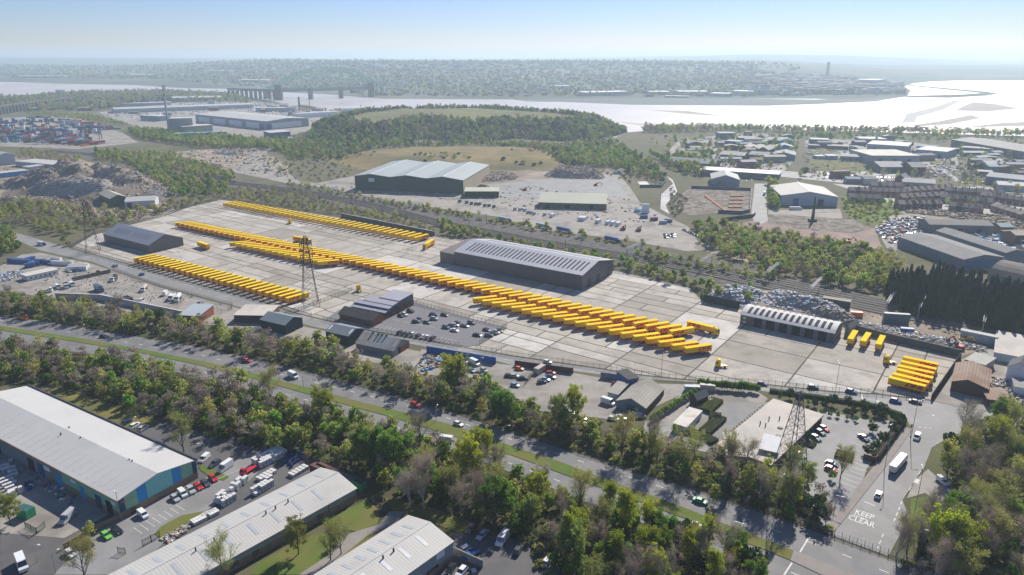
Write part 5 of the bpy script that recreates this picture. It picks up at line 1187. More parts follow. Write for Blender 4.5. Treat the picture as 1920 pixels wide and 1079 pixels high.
L3 = [(291, 772, (12, -8), 'saloon', 'white'), (309, 777, (12, -7), 'suv', 'black'), (237, 795, (12, -7), 'saloon', 'dark blue'), (254, 801, (12, -7), 'suv', 'white'), (269, 806, (12, -8), 'suv', 'silver'), (362, 789, (12, -8), 'hatch', 'dark blue'), (413, 811, (12, -8), 'saloon', 'dark blue'), (429, 812, (12, -8), 'hatch', 'red'), (467, 829, (12, -7), 'saloon', 'black'), (487, 835, (12, -7), 'saloon', 'black'), (505, 842, (12, -7), 'saloon', 'dark grey')]
car_list(L3, 'in the car park behind the big white roofed shed', 'cars in the car park behind the shed')
car(42, 1063, (6, 14), 'bigvan', 'white', 'parked at the bottom left corner', sc_=1.15)
car(128, 975, (-13, 12), 'bigvan', 'silver', 'with roof rack in the walled loading yard')
C_ = lambda X, Y: (480 + X / 4, 809 + Y / 4 + 3)
L4 = [(1612, 728, (-7, 10), 'saloon', 'dark grey'), (1697, 778, (-8, 9), 'saloon', 'silver'), (1850, 815, (-8, 10), 'bigvan', 'white'), (1552, 896, (-10, 6), 'suv', 'white'), (1612, 928, (-10, 6), 'pickup', 'blue'), (1460, 1036, (-7, 10), 'saloon', 'black'), (1540, 1060, (-8, 10), 'suv', 'white'), (1970, 890, (6, -10), 'suv', 'dark grey'), (2190, 975, (8, -9), 'suv', 'white'), (1640, 1080, (4, 10), 'hatch', 'dark blue')]
car_list([(*C_(a[0], a[1]), *a[2:]) for a in L4], 'beside the lower ribbed roof shed', 'cars beside the lower shed')
ROAD = [(216, 500, (-12, -4), 'suv', 'silver', 'on the site road by the tree yard'), (266, 516, (-12, -4), 'hatch', 'blue', 'on the site road opposite the left trailer row'), (1027, 681, (12, 2), 'hatch', 'white', 'on the site road near the salvage yard'), (1169, 702, (12, 1), 'saloon', 'black', 'on the site road right of the fence corner'), (1429, 722, (12, 2), 'hatch', 'dark blue', 'on the site road below the lone tractor'), (1524, 729, (12, 1), 'suv', 'teal', 'on the site road beyond the office hedge'), (1596, 737, (12, 3), 'suv', 'blue', 'on the site road near the white stop line'), (1679, 755, (12, 3), 'suv', 'blue', 'on the site road left of the red car'), (1716, 756, (12, 3), 'saloon', 'maroon', 'on the site road by the block of six trailers'),
        (463, 679, (12, 2), 'suv', 'red', 'on the upper carriageway at the left'), (550, 708, (12, 6), 'bigvan', 'white', 'on the upper carriageway'), (779, 762, (12, 5), 'suv', 'red', 'on the upper carriageway in the middle'), (860, 798, (12, 5), 'hatch', 'white', 'on the upper carriageway behind the red car'), (1313, 943, (12, 4), 'saloon', 'green', 'on the upper carriageway among tree shadows'), (834, 829, (-12, -2), 'bigvan', 'white', 'on the lower carriageway half hidden by trees'), (1300, 987, (-12, -4), 'saloon', 'silver', 'on the lower carriageway under the trees'), (195, 633, (12, 2), 'hatch', 'black', 'on the upper carriageway at far left'),
        (1719, 823, (-6, 10), 'van', 'white', 'with yellow back turning into the side road'), (1647, 931, (6, -11), 'suv', 'white', 'on the side road above the road lettering'), (1767, 906, (12, 10), 'van', 'white', 'parked in the lay by under the trees'),
        (1545, 807, (12, 7), 'hatch', 'red', 'in the office car park by the brown wall'), (1537, 813, (12, 7), 'saloon', 'teal', 'in the office car park below the red one'), (1529, 824, (12, 8), 'saloon', 'dark blue', 'in the office car park by the clipped island'), (1500, 856, (12, 8), 'hatch', 'blue', 'in the office car park by the pylon'), (1619, 824, (12, 8), 'saloon', 'dark blue', 'alone in the office car park bays'), (1559, 873, (12, 4), 'hatch', 'teal', 'beside the bush in the office car park'), (1558, 883, (12, 4), 'hatch', 'red', 'beside the bush in the office car park')]
for a in ROAD: car(a[0], a[1], a[2], a[3], a[4], a[5])
LV = [(890, 684, DR, 'bigvan', 'white'), (884, 697, DR, 'saloon', 'light blue'), (900, 703, DR, 'saloon', 'teal'), (908, 697, DR, 'hatch', 'silver'), (896, 709, DR, 'saloon', 'gold'), (955, 707, (12, 1), 'hatch', 'dark grey'), (974, 694, (12, 2), 'hatch', 'orange'), (965, 708, (12, 1), 'hatch', 'silver'), (980, 712, (12, 0), 'saloon', 'black'), (966, 725, (12, 3), 'hatch', 'light blue'), (1033, 702, (12, 1), 'hatch', 'red'), (1033, 709, (12, 3), 'saloon', 'teal'), (1022, 714, (12, 2), 'saloon', 'light blue'), (1016, 719, (12, -1), 'hatch', 'dark blue'), (1156, 723, (12, 2), 'hatch', 'red'), (1168, 728, (12, 2), 'hatch', 'silver'), (1140, 758, (12, 4), 'bigvan', 'white'), (1200, 783, (12, 0), 'van', 'silver'),
      (1100, 800, (12, 3), 'hatch', 'white'), (1150, 788, (12, 3), 'hatch', 'white'), (1165, 785, (12, 3), 'saloon', 'silver'), (1092, 787, (12, 3), 'hatch', 'silver'), (1070, 778, (12, 3), 'suv', 'white')]
car_list(LV, 'in the salvage yards below the site road', 'cars in the salvage yards')
LF_ = [(376, 611 - 42, (8, -6), 'hatch', 'silver'), (384, 579, (8, -6), 'suv', 'teal'), (395, 579, (8, -6), 'hatch', 'blue'), (311, 553, (8, -7), 'bigvan', 'white'), (131, 511, (8, 3), 'hatch', 'silver'), (141, 510, (8, 2), 'hatch', 'dark blue'), (372, 606, (8, 2), 'hatch', 'red')]
car_list(LF_, 'in the plant depot left of centre', 'cars in the plant depot')
# ---- lorries
def truck_proto(name, kind):
    """rigid lorry: cab with a body behind"""
    t = empty(name, (0, 0, 0)); PROTOS.append(t); Lb = {'box': 8.5, 'tipper': 6.2, 'tanker': 6.0, 'flat': 5.5, 'artic': 13.6}[kind]
    x0 = -Lb / 2
    b = MB(); b.prof([(Lb / 2 + .15, .55), (Lb / 2 + .15, 2.9), (Lb / 2 + .5, 3.1), (Lb / 2 + 1.5, 2.95), (Lb / 2 + 2.05, 1.9), (Lb / 2 + 2.1, .5)], 1.2, 1.05, 2.3); b.build('cab', m_paint, t)
    xx = Lb / 2 + 2.09; MB().add([(xx, -1.05, 1.95), (xx, 1.05, 1.95), (xx - .5, .98, 2.85), (xx - .5, -.98, 2.85)], [(0, 1, 2, 3)]).build('windscreen', m_glass, t)
    for s in (-1, 1): MB().box(xx - 1.5, xx - .7, s * 1.215 - .01, s * 1.215 + .01, 1.8, 2.5).build('side_window', m_glass, t)
    MB().box(x0, Lb / 2 + 1.2, -.45, .45, .6, .95).build('chassis', m_dark, t)
    if kind in ('box', 'artic'): MB().box(x0, Lb / 2, -1.25, 1.25, 1.1, 3.9).build('box_body', mat('m_body', (.6, .6, .6), .5, .3, .05), t)
    elif kind == 'tipper':
        b = MB(); b.add([(x0, -1.2, 1.1), (Lb / 2, -1.2, 1.1), (Lb / 2, 1.2, 1.1), (x0, 1.2, 1.1), (x0 - .3, -1.25, 2.6), (Lb / 2, -1.25, 2.7), (Lb / 2, 1.25, 2.7), (x0 - .3, 1.25, 2.6)], [(0, 3, 2, 1), (0, 1, 5, 4), (1, 2, 6, 5), (2, 3, 7, 6), (3, 0, 4, 7)])
        b.add([(x0 - .1, -1.15, 2.1), (Lb / 2 - .05, -1.15, 2.1), (Lb / 2 - .05, 1.15, 2.1), (x0 - .1, 1.15, 2.1)], [(0, 1, 2, 3)]); b.build('tipper_body', mat('m_body', (.6, .6, .6), .5, .3, .05), t)
    elif kind == 'tanker': MB().cyl((x0, 0, 2.1), 1.15, Lb, 14, 'x').build('tank', mat('m_body', (.6, .6, .6), .5, .3, .05), t)
    else: MB().box(x0, Lb / 2, -1.2, 1.2, 1.0, 1.2).build('flat_bed', mat('m_body', (.6, .6, .6), .5, .3, .05), t)
    wheels(t, (x0 + 1, x0 + 2.3, Lb / 2 + 1.1), .5, 1.02, True, .3)
    return t
TK = {k: truck_proto({'box': 'box_lorry', 'tipper': 'tipper_lorry', 'tanker': 'tanker_lorry', 'flat': 'flatbed_lorry', 'artic': 'articulated_lorry'}[k], k) for k in ('box', 'tipper', 'tanker', 'flat', 'artic')}
def truck(px, py, hd, kind, cabc, bodyc, label, sc_=None, group=None):
    p = G(px, py); h = heading(G(px, py), G(px + hd[0], py + hd[1]))
    return copy_tree(TK[kind], (p.x, p.y, surf(p.x, p.y)), h, label, 'lorry', group, sc_, swap={'m_paint': PAINT[cabc], 'm_body': PAINT[bodyc]})
t = truck(1682, 878, (10, -11.5), 'artic', 'white', 'white', 'white roofed lorry with blue back driving up the side road', .82)
Z6 = lambda X, Y: (X / 6, 420 + Y / 6 + 3)
for X, Y, hd, k, c, b_, l in [(655, 700, (4, 10), 'tipper', 'white', 'white', 'white tipper lorry, left of three in the plant depot'), (745, 695, (4, 9), 'tipper', 'white', 'grey', 'white tipper lorry, middle of three in the plant depot'), (815, 670, (4, 8), 'tipper', 'white', 'white', 'white tipper lorry, right of three in the plant depot'), (1290, 615, (-10, 8), 'tipper', 'white', 'dark grey', 'white cab tipper lorry facing down beside the depot palisade'), (1630, 725, (-8, 9), 'tanker', 'white', 'beige', 'pale tanker lorry in the plant depot'), (1110, 735, (12, 6), 'box', 'blue', 'teal', 'green curtain sided lorry with a blue cab in the plant depot'), (1540, 868, (12, 1), 'flat', 'white', 'dark grey', 'white flatbed lorry by the white depot wall'), (500, 755, (12, -1), 'flat', 'white', 'dark grey', 'white cab skip lorry at the left of the plant depot'), (1440, 850, (12, 5), 'tipper', 'dark grey', 'dark grey', 'tipped dark skip lorry by the white depot wall')]:
    truck(*Z6(X, Y), hd, k, c, b_, l, .9)
truck(324, 560, (-7, 9), 'tipper', 'white', 'white', 'white tipper lorry, left of the pair by the depot fence'); truck(335, 562, (-7, 9), 'tanker', 'white', 'white', 'white tanker lorry, right of the pair by the depot fence')
truck(77, 460, (12, 2), 'box', 'black', 'white', 'white and yellow box lorry on the site road at far left', .7)
truck(42, 599, (12, 2), 'flat', 'orange', 'orange', 'orange flatbed lorry on the upper carriageway at far left', .8)
truck(470, 884, (-12, 8), 'flat', 'red', 'red', 'red lorry in the car park behind the big shed', .8)
Z7 = lambda X, Y: (960 + X / 4, 360 + Y / 4 + 2)
for X, Y, k, c, b_, l in [(225, 262, 'artic', 'light blue', 'silver', 'grey curtain sided lorry, leftmost on the road beyond the railway'), (380, 290, 'artic', 'blue', 'blue', 'blue lorry, middle one on the road beyond the railway'), (745, 362, 'artic', 'blue', 'blue', 'blue lorry, rightmost on the road beyond the railway')]:
    truck(*Z7(X, Y), (12, 2.6), k, c, b_, l, .85)
truck(945, 415, (12, 2.4), 'artic', 'blue', 'silver', 'lorry half hidden by trees beyond the railway', .85)
truck(1468 + 22, 408 - 14, (12, 0), 'artic', 'white', 'white', 'white lorry in front of the pale depot shed', .7)
truck(1433, 366, (1, 10), 'box', 'white', 'white', 'white lorry on the straight access road', .8)
truck(505, 268, (12, 0), 'box', 'white', 'white', 'white lorry on the haul road left of the wooded hill'); truck(541, 266, (12, 1), 'box', 'blue', 'light blue', 'blue lorry left of the wooded hill')
truck(501, 320, (12, 3), 'box', 'white', 'white', 'white lorry on the pale haul road', .8)
# ---- excavators, forklifts
def excavator(px, py, hd, label, m, s_=1.0):
    p = G(px, py); t = empty('excavator', (p.x, p.y, surf(p.x, p.y)), hd, label, 'excavator'); t.scale = (s_,) * 3
    b = MB(); b.box(-1.8, 1.8, -1.4, -.9, 0, .8); b.box(-1.8, 1.8, .9, 1.4, 0, .8); b.build('tracks', m_dark, t)
    MB().box(-2, 1.2, -1.3, 1.3, 1.0, 2.0).build('engine_housing', m, t); MB().box(.2, 1.6, .1, 1.3, 2.0, 3.0).build('cab', m_glass, t)
    b = MB(); b.bar((1.2, -.4, 1.6), (4.0, -.4, 4.2), .5); b.bar((4.0, -.4, 4.2), (6.2, -.4, 2.2), .4); b.build('boom', m, t)
    MB().box(5.8, 6.8, -1, .2, 1.2, 2.2).build('bucket', m_dark, t)
m_orng = mat('m_orng', (.75, .22, .03), .5, 1, .1); m_ylw = mat('m_ylw', (.75, .45, .03), .5, 1, .1); m_redm = mat('m_redm', (.4, .04, .02), .6, 1, .2)
excavator(890, 370, 0, 'orange excavator in front of the green three bay shed', m_orng)
excavator(112, 345, 3, 'yellow excavator on the rubble heaps at the left', m_ylw); excavator(1590, 456, .3, 'orange excavator on the stripped building site', m_orng); excavator(1571, 455, 2, 'yellow dumper like excavator on the stripped building site', m_ylw, .8)
excavator(1117, 349, 0, 'small red excavator on the crushed stone pad', m_redm); excavator(1797, 655, 1.8, 'red crane like excavator in the waste yard', m_redm, 1.1); excavator(1805, 640, -.8, 'yellow excavator arm in the waste yard', m_ylw, .8); excavator(984, 358, .4, 'brown excavator beside the low sage roof shed', m_redm)
def forklift(px, py, label):
    p = G(px, py); t = empty('reach_stacker', (p.x, p.y, surf(p.x, p.y)), .2, label, 'forklift')
    MB().box(-2.2, 1.6, -1, 1, .5, 1.7).build('body', m_redm, t); MB().box(-.6, .7, -.7, .7, 1.7, 2.9).build('cab', m_glass, t)
    b = MB(); b.bar((-1.5, 0, 2.4), (2.6, 0, 4.2), .4); b.box(1.7, 1.9, -.8, .8, .2, 3.6); b.build('mast', m_redm, t); wheels(t, (-1.4, 1.2), .6, 1, True, .35)
forklift(987, 420, 'red forklift left of the lorries beyond the railway'); forklift(1168, 432, 'red forklift, left of two at the end of the concrete apron'); forklift(1197, 434, 'red forklift, right of two at the end of the concrete apron')
# ---- containers and cabins
def box_proto(name, L_, W_, h_, m, ribs=True, door=True):
    t = empty(name, (0, 0, 0)); PROTOS.append(t); MB().box(-L_ / 2, L_ / 2, -W_ / 2, W_ / 2, .1, h_).build('body', m, t)
    b = MB(); b.box(-L_ / 2 + .1, L_ / 2 - .1, -W_ / 2 + .1, W_ / 2 - .1, h_ + .001, h_ + .06); b.build('top_panel', mat('m_top', (.5, .5, .5), .6, .6, .1), t)
    b = MB(); n = int(L_ / .8)
    for i in range(n):
        for s in (-1, 1): b.box(-L_ / 2 + .4 + i * .8, -L_ / 2 + .6 + i * .8, min(s * W_ / 2, s * W_ / 2 + s * .04), max(s * W_ / 2, s * W_ / 2 + s * .04), .2, h_ - .15)
    tag(b.build('side_ribs', m, t), kind='stuff')
    if door:
        for s in (-1, 1): MB().box(L_ / 2 + .002, L_ / 2 + .05, min(s * .05, s * (W_ / 2 - .08)), max(s * .05, s * (W_ / 2 - .08)), .25, h_ - .15).build('door', m, t)
    return t
m_boxp = mat('m_boxp', (.5, .5, .5), .6, .6, .12)
BX = {'c6': box_proto('shipping_container', 6.1, 2.44, 2.6, m_boxp), 'c12': box_proto('shipping_container', 12.2, 2.44, 2.6, m_boxp)}
def cbox(px, py, hd, k, col, label, cat='container', group=None, z=0, sc_=None, top=None):
    p = G(px, py) if not isinstance(px, Vector) else px
    return copy_tree(BX[k], (p.x, p.y, surf(p.x, p.y) + z), hd, label, cat, group, sc_, swap={'m_boxp': PAINT[col], 'm_top': PAINT[top or col]})
RA = R(90 - 124.3)
for i, (X, Y) in enumerate([(515, 205), (540, 207), (645, 225), (720, 235), (757, 240), (797, 245), (305, 180)]):
    cbox(*Z7(X, Y), DA + .1, 'c6', 'white', 'white container, %s from the left in the yard beyond the railway' % ordw(i), group='white containers beyond the railway', sc_=1.1)
for i, (X, Y) in enumerate([(22, 130), (60, 134), (95, 139), (120, 155), (145, 157), (165, 165), (243, 172)]):
    cbox(*Z7(X, Y), DA, 'c6', 'silver', 'pale skip sized container, %s from the left before the sage roof shed' % ordw(i), group='pale bins', sc_=(.35, .9, .9))
for i, (x, y) in enumerate([(862, 380), (875, 382), (884, 384), (892, 385), (899, 385), (909, 388), (917, 388), (926, 390)]):
    cbox(x, y, DA, 'c6', 'teal', 'dark green bin, %s from the left in front of the three bay shed' % ordw(i), 'bin', 'dark green bins', sc_=(.4, .9, .9))
cbox(1207, 410, .05, 'c6', 'blue', 'blue container beside the creek bank'); cbox(1226, 414, .3, 'c6', 'maroon', 'dark red container beside the creek bank'); cbox(1253, 417, -.6, 'c6', 'blue', 'blue container by the creek footbridge')
for i in range(3): cbox(1210, 400, 0, 'c6', 'white', 'white site cabin, %s up in the stack beside the creek' % ordw(i), 'cabin', z=2.65 * i)
cbox(1243, 420, 0, 'c6', 'silver', 'pale site cabin by the creek', 'cabin'); cbox(1196, 398, .3, 'c6', 'light blue', 'pale blue cabin beside the stacked cabins', 'cabin')
for i, (X, Y, L_, hd) in enumerate([(190, 415, 'c12', -.15), (340, 400, 'c6', 1.3), (345, 470, 'c6', .5), (385, 455, 'c6', .4), (455, 425, 'c6', 0), (550, 435, 'c6', .1), (240, 425, 'c12', -.1)]):
    cbox(*Z6(X, Y), hd, L_, 'blue', 'blue site cabin, %s from the left in the fenced compound at far left' % ordw([0, 2, 3, 4, 5, 6, 1][i]), 'cabin', 'blue site cabins')
for i, (X, Y, L_, hd) in enumerate([(640, 410, 'c6', 0), (680, 445, 'c12', -.15), (780, 445, 'c6', -.2), (890, 480, 'c12', .1), (870, 505, 'c12', .1), (930, 465, 'c6', -.2)]):
    cbox(*Z6(X, Y), hd, L_, 'white', 'white site cabin, %s from the left beside the site road' % ordw(i), 'cabin', 'white site cabins', top='beige')
cbox(1326, 732, -.2, 'c6', 'beige', 'beige container behind the slate roofed workshop', 'container'); cbox(1297, 735, -.1, 'c6', 'silver', 'grey container behind the slate roofed workshop')
cbox(1012, 712 - 14, DA, 'c6', 'beige', 'tan container between the salvage yards', sc_=(1, 1, 1))
a = G(596, 880); cbox(620, 893, heading(G(600, 885), G(640, 905)), 'c12', 'maroon', 'rusty dark red container behind the ribbed roof shed', top='brown'); cbox(598, 888, heading(G(600, 885), G(640, 905)), 'c6', 'maroon', 'rusty open topped container behind the drum stacks', top='brown')
t = cbox(664, 912, heading(G(640, 900), G(685, 918)), 'c6', 'green', 'dark green site cabin with white framed windows at the wood edge', 'cabin', sc_=(1.4, 1, 1), top='black')
cbox(50, 968, heading(G(35, 962), G(66, 972)), 'c6', 'green', 'green kiosk with pale green roof in the loading yard', 'kiosk', sc_=(.75, 1.2, 1.1), top='teal')
# container terminal, stacks counted one by one where they can be seen apart
r_ = random.Random(9); n_ = 0
cols = ['maroon', 'red', 'blue', 'white', 'silver', 'dark blue', 'teal', 'orange', 'light blue', 'grey']
for (x0, y0, x1, y1, n, tiers, rows, RN) in [(2, 262, 160, 274, 15, 3, 3, 'the front block'), (0, 252, 150, 263, 14, 3, 2, 'the middle block'), (112, 232, 205, 244, 9, 3, 2, 'right rear block'), (10, 240, 110, 247, 8, 2, 1, 'the left rear block')]:
    a, b = G(x0, y0), G(x1, y1); h = heading(a, b)
    for i in range(n):
        for rw in range(rows):
            p = a.lerp(b, i / (n - 1)) + Vector((-math.sin(h), math.cos(h), 0)) * rw * 13
            for k in range(r_.randint(1, tiers)):
                if n_ > 240: break
                c = r_.choice(cols); n_ += 1
                q = copy_tree(BX['c12'], (p.x, p.y, surf(p.x, p.y) + 2.65 * k), h + math.pi / 2, f'{c} container {["at the bottom", "second up", "on top"][k]} of the {ordw(i)} stack, {ordw(rw)} line of {RN}', 'container', 'containers stacked in the terminal', (1, 1.6, 1), swap={'m_boxp': PAINT[c], 'm_top': PAINT[c]})
def gantry_crane(px, py, label):
    p = G(px, py); t = empty('gantry_crane', (p.x, p.y, 0), .1, label, 'crane')
    for x in (-14, 14):
        for y in (-5, 5): MB().bar((x, y, 0), (x, y * .6, 19), 1.0).build('leg', PAINT['dark blue'], t)
    b = MB(); b.box(-20, 20, -3.6, -2.4, 18, 20.2); b.box(-20, 20, 2.4, 3.6, 18, 20.2); b.build('beam', PAINT['blue'], t); MB().box(-3, 3, -2.4, 2.4, 18.5, 22).build('trolley', PAINT['dark blue'], t)
gantry_crane(12, 252, 'dark blue gantry crane at the left edge of the terminal'); gantry_crane(100, 268, 'dark blue gantry crane over the middle stacks'); gantry_crane(172, 262, 'blue gantry crane at the right end of the stacks'); gantry_crane(76, 240, 'small distant gantry crane behind the stacks')
# ---- liquid tanks on pallets
m_ibc = mat('m_ibc', (.72, .73, .70), .4, 2, .08); m_cage = mat('m_cage', (.25, .26, .27), .5, 2, .1)
IB = empty('caged_tank', (0, 0, 0)); PROTOS.append(IB)
MB().box(-.5, .5, -.6, .6, .2, 1.12).build('tank', m_ibc, IB)
b = MB(); b.box(-.55, .55, -.65, .65, 0, .16)
for z in (.45, .8): b.box(-.53, .53, -.63, -.61, z, z + .06); b.box(-.53, .53, .61, .63, z, z + .06); b.box(-.53, -.51, -.6, .6, z, z + .06); b.box(.51, .53, -.6, .6, z, z + .06)
b.build('cage', m_cage, IB); MB().cyl((0, 0, 1.12), .12, .06, 8).build('cap', PAINT['red'], IB)
def tanks(x0, y0, x1, y1, nu, nv, nz, label, group, drop=.1, px=False):
    seq = 0
    a, b = G(x0, y0), G(x1, y1); h = heading(a, b); d = (b - a) / max(nu - 1, 1); n = Vector((-math.sin(h), math.cos(h), 0)) * 1.35
    for i in range(nu):
        for j in range(nv):
            for k in range(nz):
                if random.random() < drop: break
                p = a + d * i + n * j
                copy_tree(IB, (p.x, p.y, surf(p.x, p.y) + 1.18 * k), h + R(random.uniform(-6, 6)), f'white caged tank, {ordw(i)} along, {ordw(j)} back, {"upper" if k else "lower"}, in {label}', 'liquid tank', group)
tanks(366, 985, 408, 964, 8, 2, 1, 'the block by the grass island', 'tanks by the grass island', .03); tanks(366, 979, 400, 962, 6, 1, 1, 'the rear line by the island', 'tanks by the grass island')
tanks(412, 945, 462, 905, 12, 2, 2, 'the line by the lane', 'tanks by the lane'); tanks(420, 950, 440, 938, 4, 2, 2, 'the stub by the lane', 'tanks by the lane')
tanks(490, 878, 535, 855, 9, 4, 2, 'the big block by the blue drums', 'tanks by the drums'); tanks(495, 905, 520, 890, 5, 3, 1, 'the loose block by the roof edge', 'tanks by the drums', .25); tanks(480, 930, 510, 912, 6, 2, 2, 'the block under the roof edge', 'tanks by the roof edge'); tanks(550, 895, 575, 880, 5, 2, 1, 'the small block by the red containers', 'tanks by the red containers', .2)
tanks(0, 905, 20, 925, 5, 3, 1, 'the block at the left edge', 'tanks at the left edge', .2); tanks(2, 880, 8, 884, 2, 2, 1, 'the pair at the left edge', 'tanks at the left edge'); tanks(20, 935, 60, 915, 7, 1, 2, 'the row in the loading yard', 'tanks in the loading yard'); tanks(12, 870, 22, 896, 5, 2, 1, 'the rear block at the left edge', 'tanks at the left edge', .3)
# blue drums
DRM = empty('blue_drum', (0, 0, 0)); PROTOS.append(DRM); MB().cyl((0, 0, 0), .3, .9, 10).build('barrel', mat('m_drum', (.01, .07, .35), .4, 2, .2), DRM); MB().cyl((0, 0, .9), .26, .04, 10).build('lid', m_dark, DRM)
r_ = random.Random(4)
for i, (x, y) in enumerate(scatter([(533, 868), (545, 852), (570, 850), (573, 862), (556, 868), (548, 880)], .95, .3, r_)):
    copy_tree(DRM, (x, y, surf(x, y) + (.93 if r_.random() < .3 else 0)), 0, 'blue drum piled behind the white tanks, %s from the front' % ordw(i), 'drum', 'blue drums piled behind the white tanks', 1.15)
for i, (x, y) in enumerate(scatter([(45, 912), (60, 905), (66, 915), (52, 925)], .95, .3, r_)): copy_tree(DRM, (x, y, surf(x, y)), 0, 'blue drum in the loading yard, %s from the front' % ordw(i), 'drum', 'blue drums in the loading yard', 1.2)

# ------------------------------------------------------------------ near sheds at the bottom
def eave_of(base, top): return top_z(base, top)
e5 = top_z((227, 975), (220.5, 939.5))
dd = (G(372, 866, e5) - G(57, 726, e5)); L5 = dd.length; B5 = G(220.5, 939.5, e5); A5 = B5 - dd
S5 = Shed('big_white_roofed_shed', 'big shed with a pale flat looking roof and teal, green and blue end cladding', A5, B5, (G(372, 866, e5) - B5).length, e5, 2.2, ridge='u', wall=mat('m_w5', (.22, .24, .25), .6, .2, .05, rib=('xy', .6, .3)), roof=m_roofs2, over=.25)
D5 = S5.D
S5.lights(26, .06, .33, .7, .03, .97, mat('m_rl5', (.50, .50, .50), .6, .5, .1), 'roof_light')
S5.rooftop([('parapet', L5 / 2, D5 + .1, e5 - .3, L5 + .8, .5, 1.0, m_roofd), ('gutter_edge', L5 / 2, -.35, e5 - .15, L5 + .8, .25, .35, m_brickb)] + [('roof_vent', L5 * u, D5 * v, e5 + 1.4, .35, .35, 1.3, m_dark) for u, v in ((.5, .55), (.52, .4), (.86, .5), (.875, .5), (.6, .48))])
S5.panel('r', 0, 0, D5, 2.3, m_brickb, 'brick_base', .12)
z_ = 2.3; seq = [(.0, .07, m_navy), (.07, .22, m_greenp), (.22, .34, m_bluep), (.34, .67, m_teal), (.67, .79, m_bluep), (.79, .94, m_greenp), (.94, 1.0, m_navy)]
for a0, a1, m in seq:
    b = MB(); n = 4; x = S5.L
    for k in range(n):
        c0, c1 = D5 * (a0 + (a1 - a0) * k / n), D5 * (a0 + (a1 - a0) * (k + 1) / n)
        b.add([(x + .07, c0, z_), (x + .07, c1, z_), (x + .07, c1, S5.zr(c1) - .03), (x + .07, c0, S5.zr(c0) - .03)], [(0, 1, 2, 3)])
        b.add([(x + .002, c0, z_), (x + .07, c0, z_), (x + .07, c1, z_), (x + .002, c1, z_)], [(0, 1, 2, 3)])
    b.build('cladding_panel', m, S5.t)
S5.panel('f', L5 * .84, 2.3, L5 * .155, e5 - 2.5, m_greenp, 'cladding_panel', .07); S5.panel('f', L5 * .70, 2.3, L5 * .138, e5 - 2.5, m_greenp, 'cladding_panel', .07); S5.panel('f', L5 * .62, 2.3, L5 * .075, e5 - 2.5, mat('m_pgrey', (.2, .2, .21), .6, .3, .08), 'cladding_panel', .07)
S5.panel('f', L5 * .62, 0, L5 * .378, 2.29, m_brickb, 'brick_base', .1)
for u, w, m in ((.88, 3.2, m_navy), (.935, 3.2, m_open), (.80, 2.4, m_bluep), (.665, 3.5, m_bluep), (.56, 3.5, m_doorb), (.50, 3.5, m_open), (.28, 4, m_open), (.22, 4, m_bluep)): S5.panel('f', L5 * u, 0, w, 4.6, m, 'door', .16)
S5.panel('f', L5 * .60, 3.6, 3.6, 1.6, m_sign, 'sign', .2); S5.panel('f', L5 * .965, 4.2, 2.2, 1.2, m_sign, 'sign', .2); S5.panel('f', L5 * .755, 4.4, 2.6, .9, m_sign, 'sign', .2)
S5.panel('r', D5 * .12, 0, 1.5, 2.1, m_win, 'door', .2)
sg = obj('unit_lettering', text_mesh('unit_lettering', 'Units 1-3', 1.1, mat('m_orl', (.7, .12, .03), .6, 1, .05), offset=.02), S5.t); sg.location = (S5.L + .1, D5 * .10, e5 - 1.2); sg.rotation_euler = (math.pi / 2, 0, math.pi / 2)
def ribshed(name, label, B, back, dirp, L, ebase, depthscale=1, groupwin=True, nl=10):
    e = top_z(ebase, B); b = G(*B, e); k = G(*back, e); d = G(*dirp[1], e) - G(*dirp[0], e); d.normalize()
    S = Shed(name, label, b - d * L, b, (k - b).length, e, 1.9, ridge='u', wall=mat('m_wrib', (.30, .335, .35), .6, .3, .06, rib=('xy', .5, .45)), roof=m_roofw, over=.3)
    S.rooftop([('ridge_cap', L / 2, S.D / 2, e + 1.96, L, .35, .2, m_roofs)])
    S.panel('r', 0, 0, S.D, 1.6, m_brickb, 'brick_base', .08); S.panel('f', 0, 0, L, 2.2, m_brickb, 'brick_base', .08)
    return S
S6 = ribshed('ribbed_roof_shed', 'long grey shed with white ribbed roof and a kinked row of roof lights', (667.5, 916.5), (600, 879), ((205, 1079), (600, 879)), 105, (670, 939))
S6.lights(16, .58, .84, 1.1, .05, .96, m_lightw); S6.lights(13, .14, .42, 1.1, .08, .9, m_lightw)
for u in (.55, .60, .30, .75, .78, .82): S6.rooftop([('roof_vent', S6.L * u, S6.D * .42, S6.e + 1.6, .3, .3, 1.2, m_dark)])
for u in (.80, .86, .66, .60, .5, .4): S6.panel('f', S6.L * u, 1.1, 2.2, 1.3, m_win, 'window', .14)
S6.panel('f', S6.L * .9, 0, .15, S6.e - .2, m_trim, 'downpipe', .15)
S7 = ribshed('lower_ribbed_shed', 'grey shed with white ribbed roof at the bottom edge of the photo', (849, 1016), (762, 970), ((590, 1079), (762, 970)), 90, (849, 1052))
S7.lights(15, .60, .84, 1.1, .3, .95, m_lightw); S7.lights(10, .18, .42, 1.1, .3, .93, mat('m_lightc', (.60, .61, .62), .5, .4, .08))
for u in (.80, .84, .64): S7.rooftop([('roof_vent', S7.L * u, S7.D * .42, S7.e + 1.6, .35, .35, 1.2, m_dark)])
S7.panel('f', S7.L * .76, 0, 4.2, 5.0, m_open, 'loading_door', .12); S7.panel('f', S7.L * .76, 3.2, 4.2, 1.8, mat('m_dblue', (.04, .10, .15), .5, 1, .1), 'roller_shutter', .18); S7.panel('f', S7.L * .89, 1.6, 4.2, 1.0, m_win, 'window', .14); S7.panel('f', S7.L * .93, 4.0, 3, 2, m_sign, 'sign', .12); S7.panel('f', S7.L * .84, 0, 1.4, 2.2, m_white, 'door', .15)
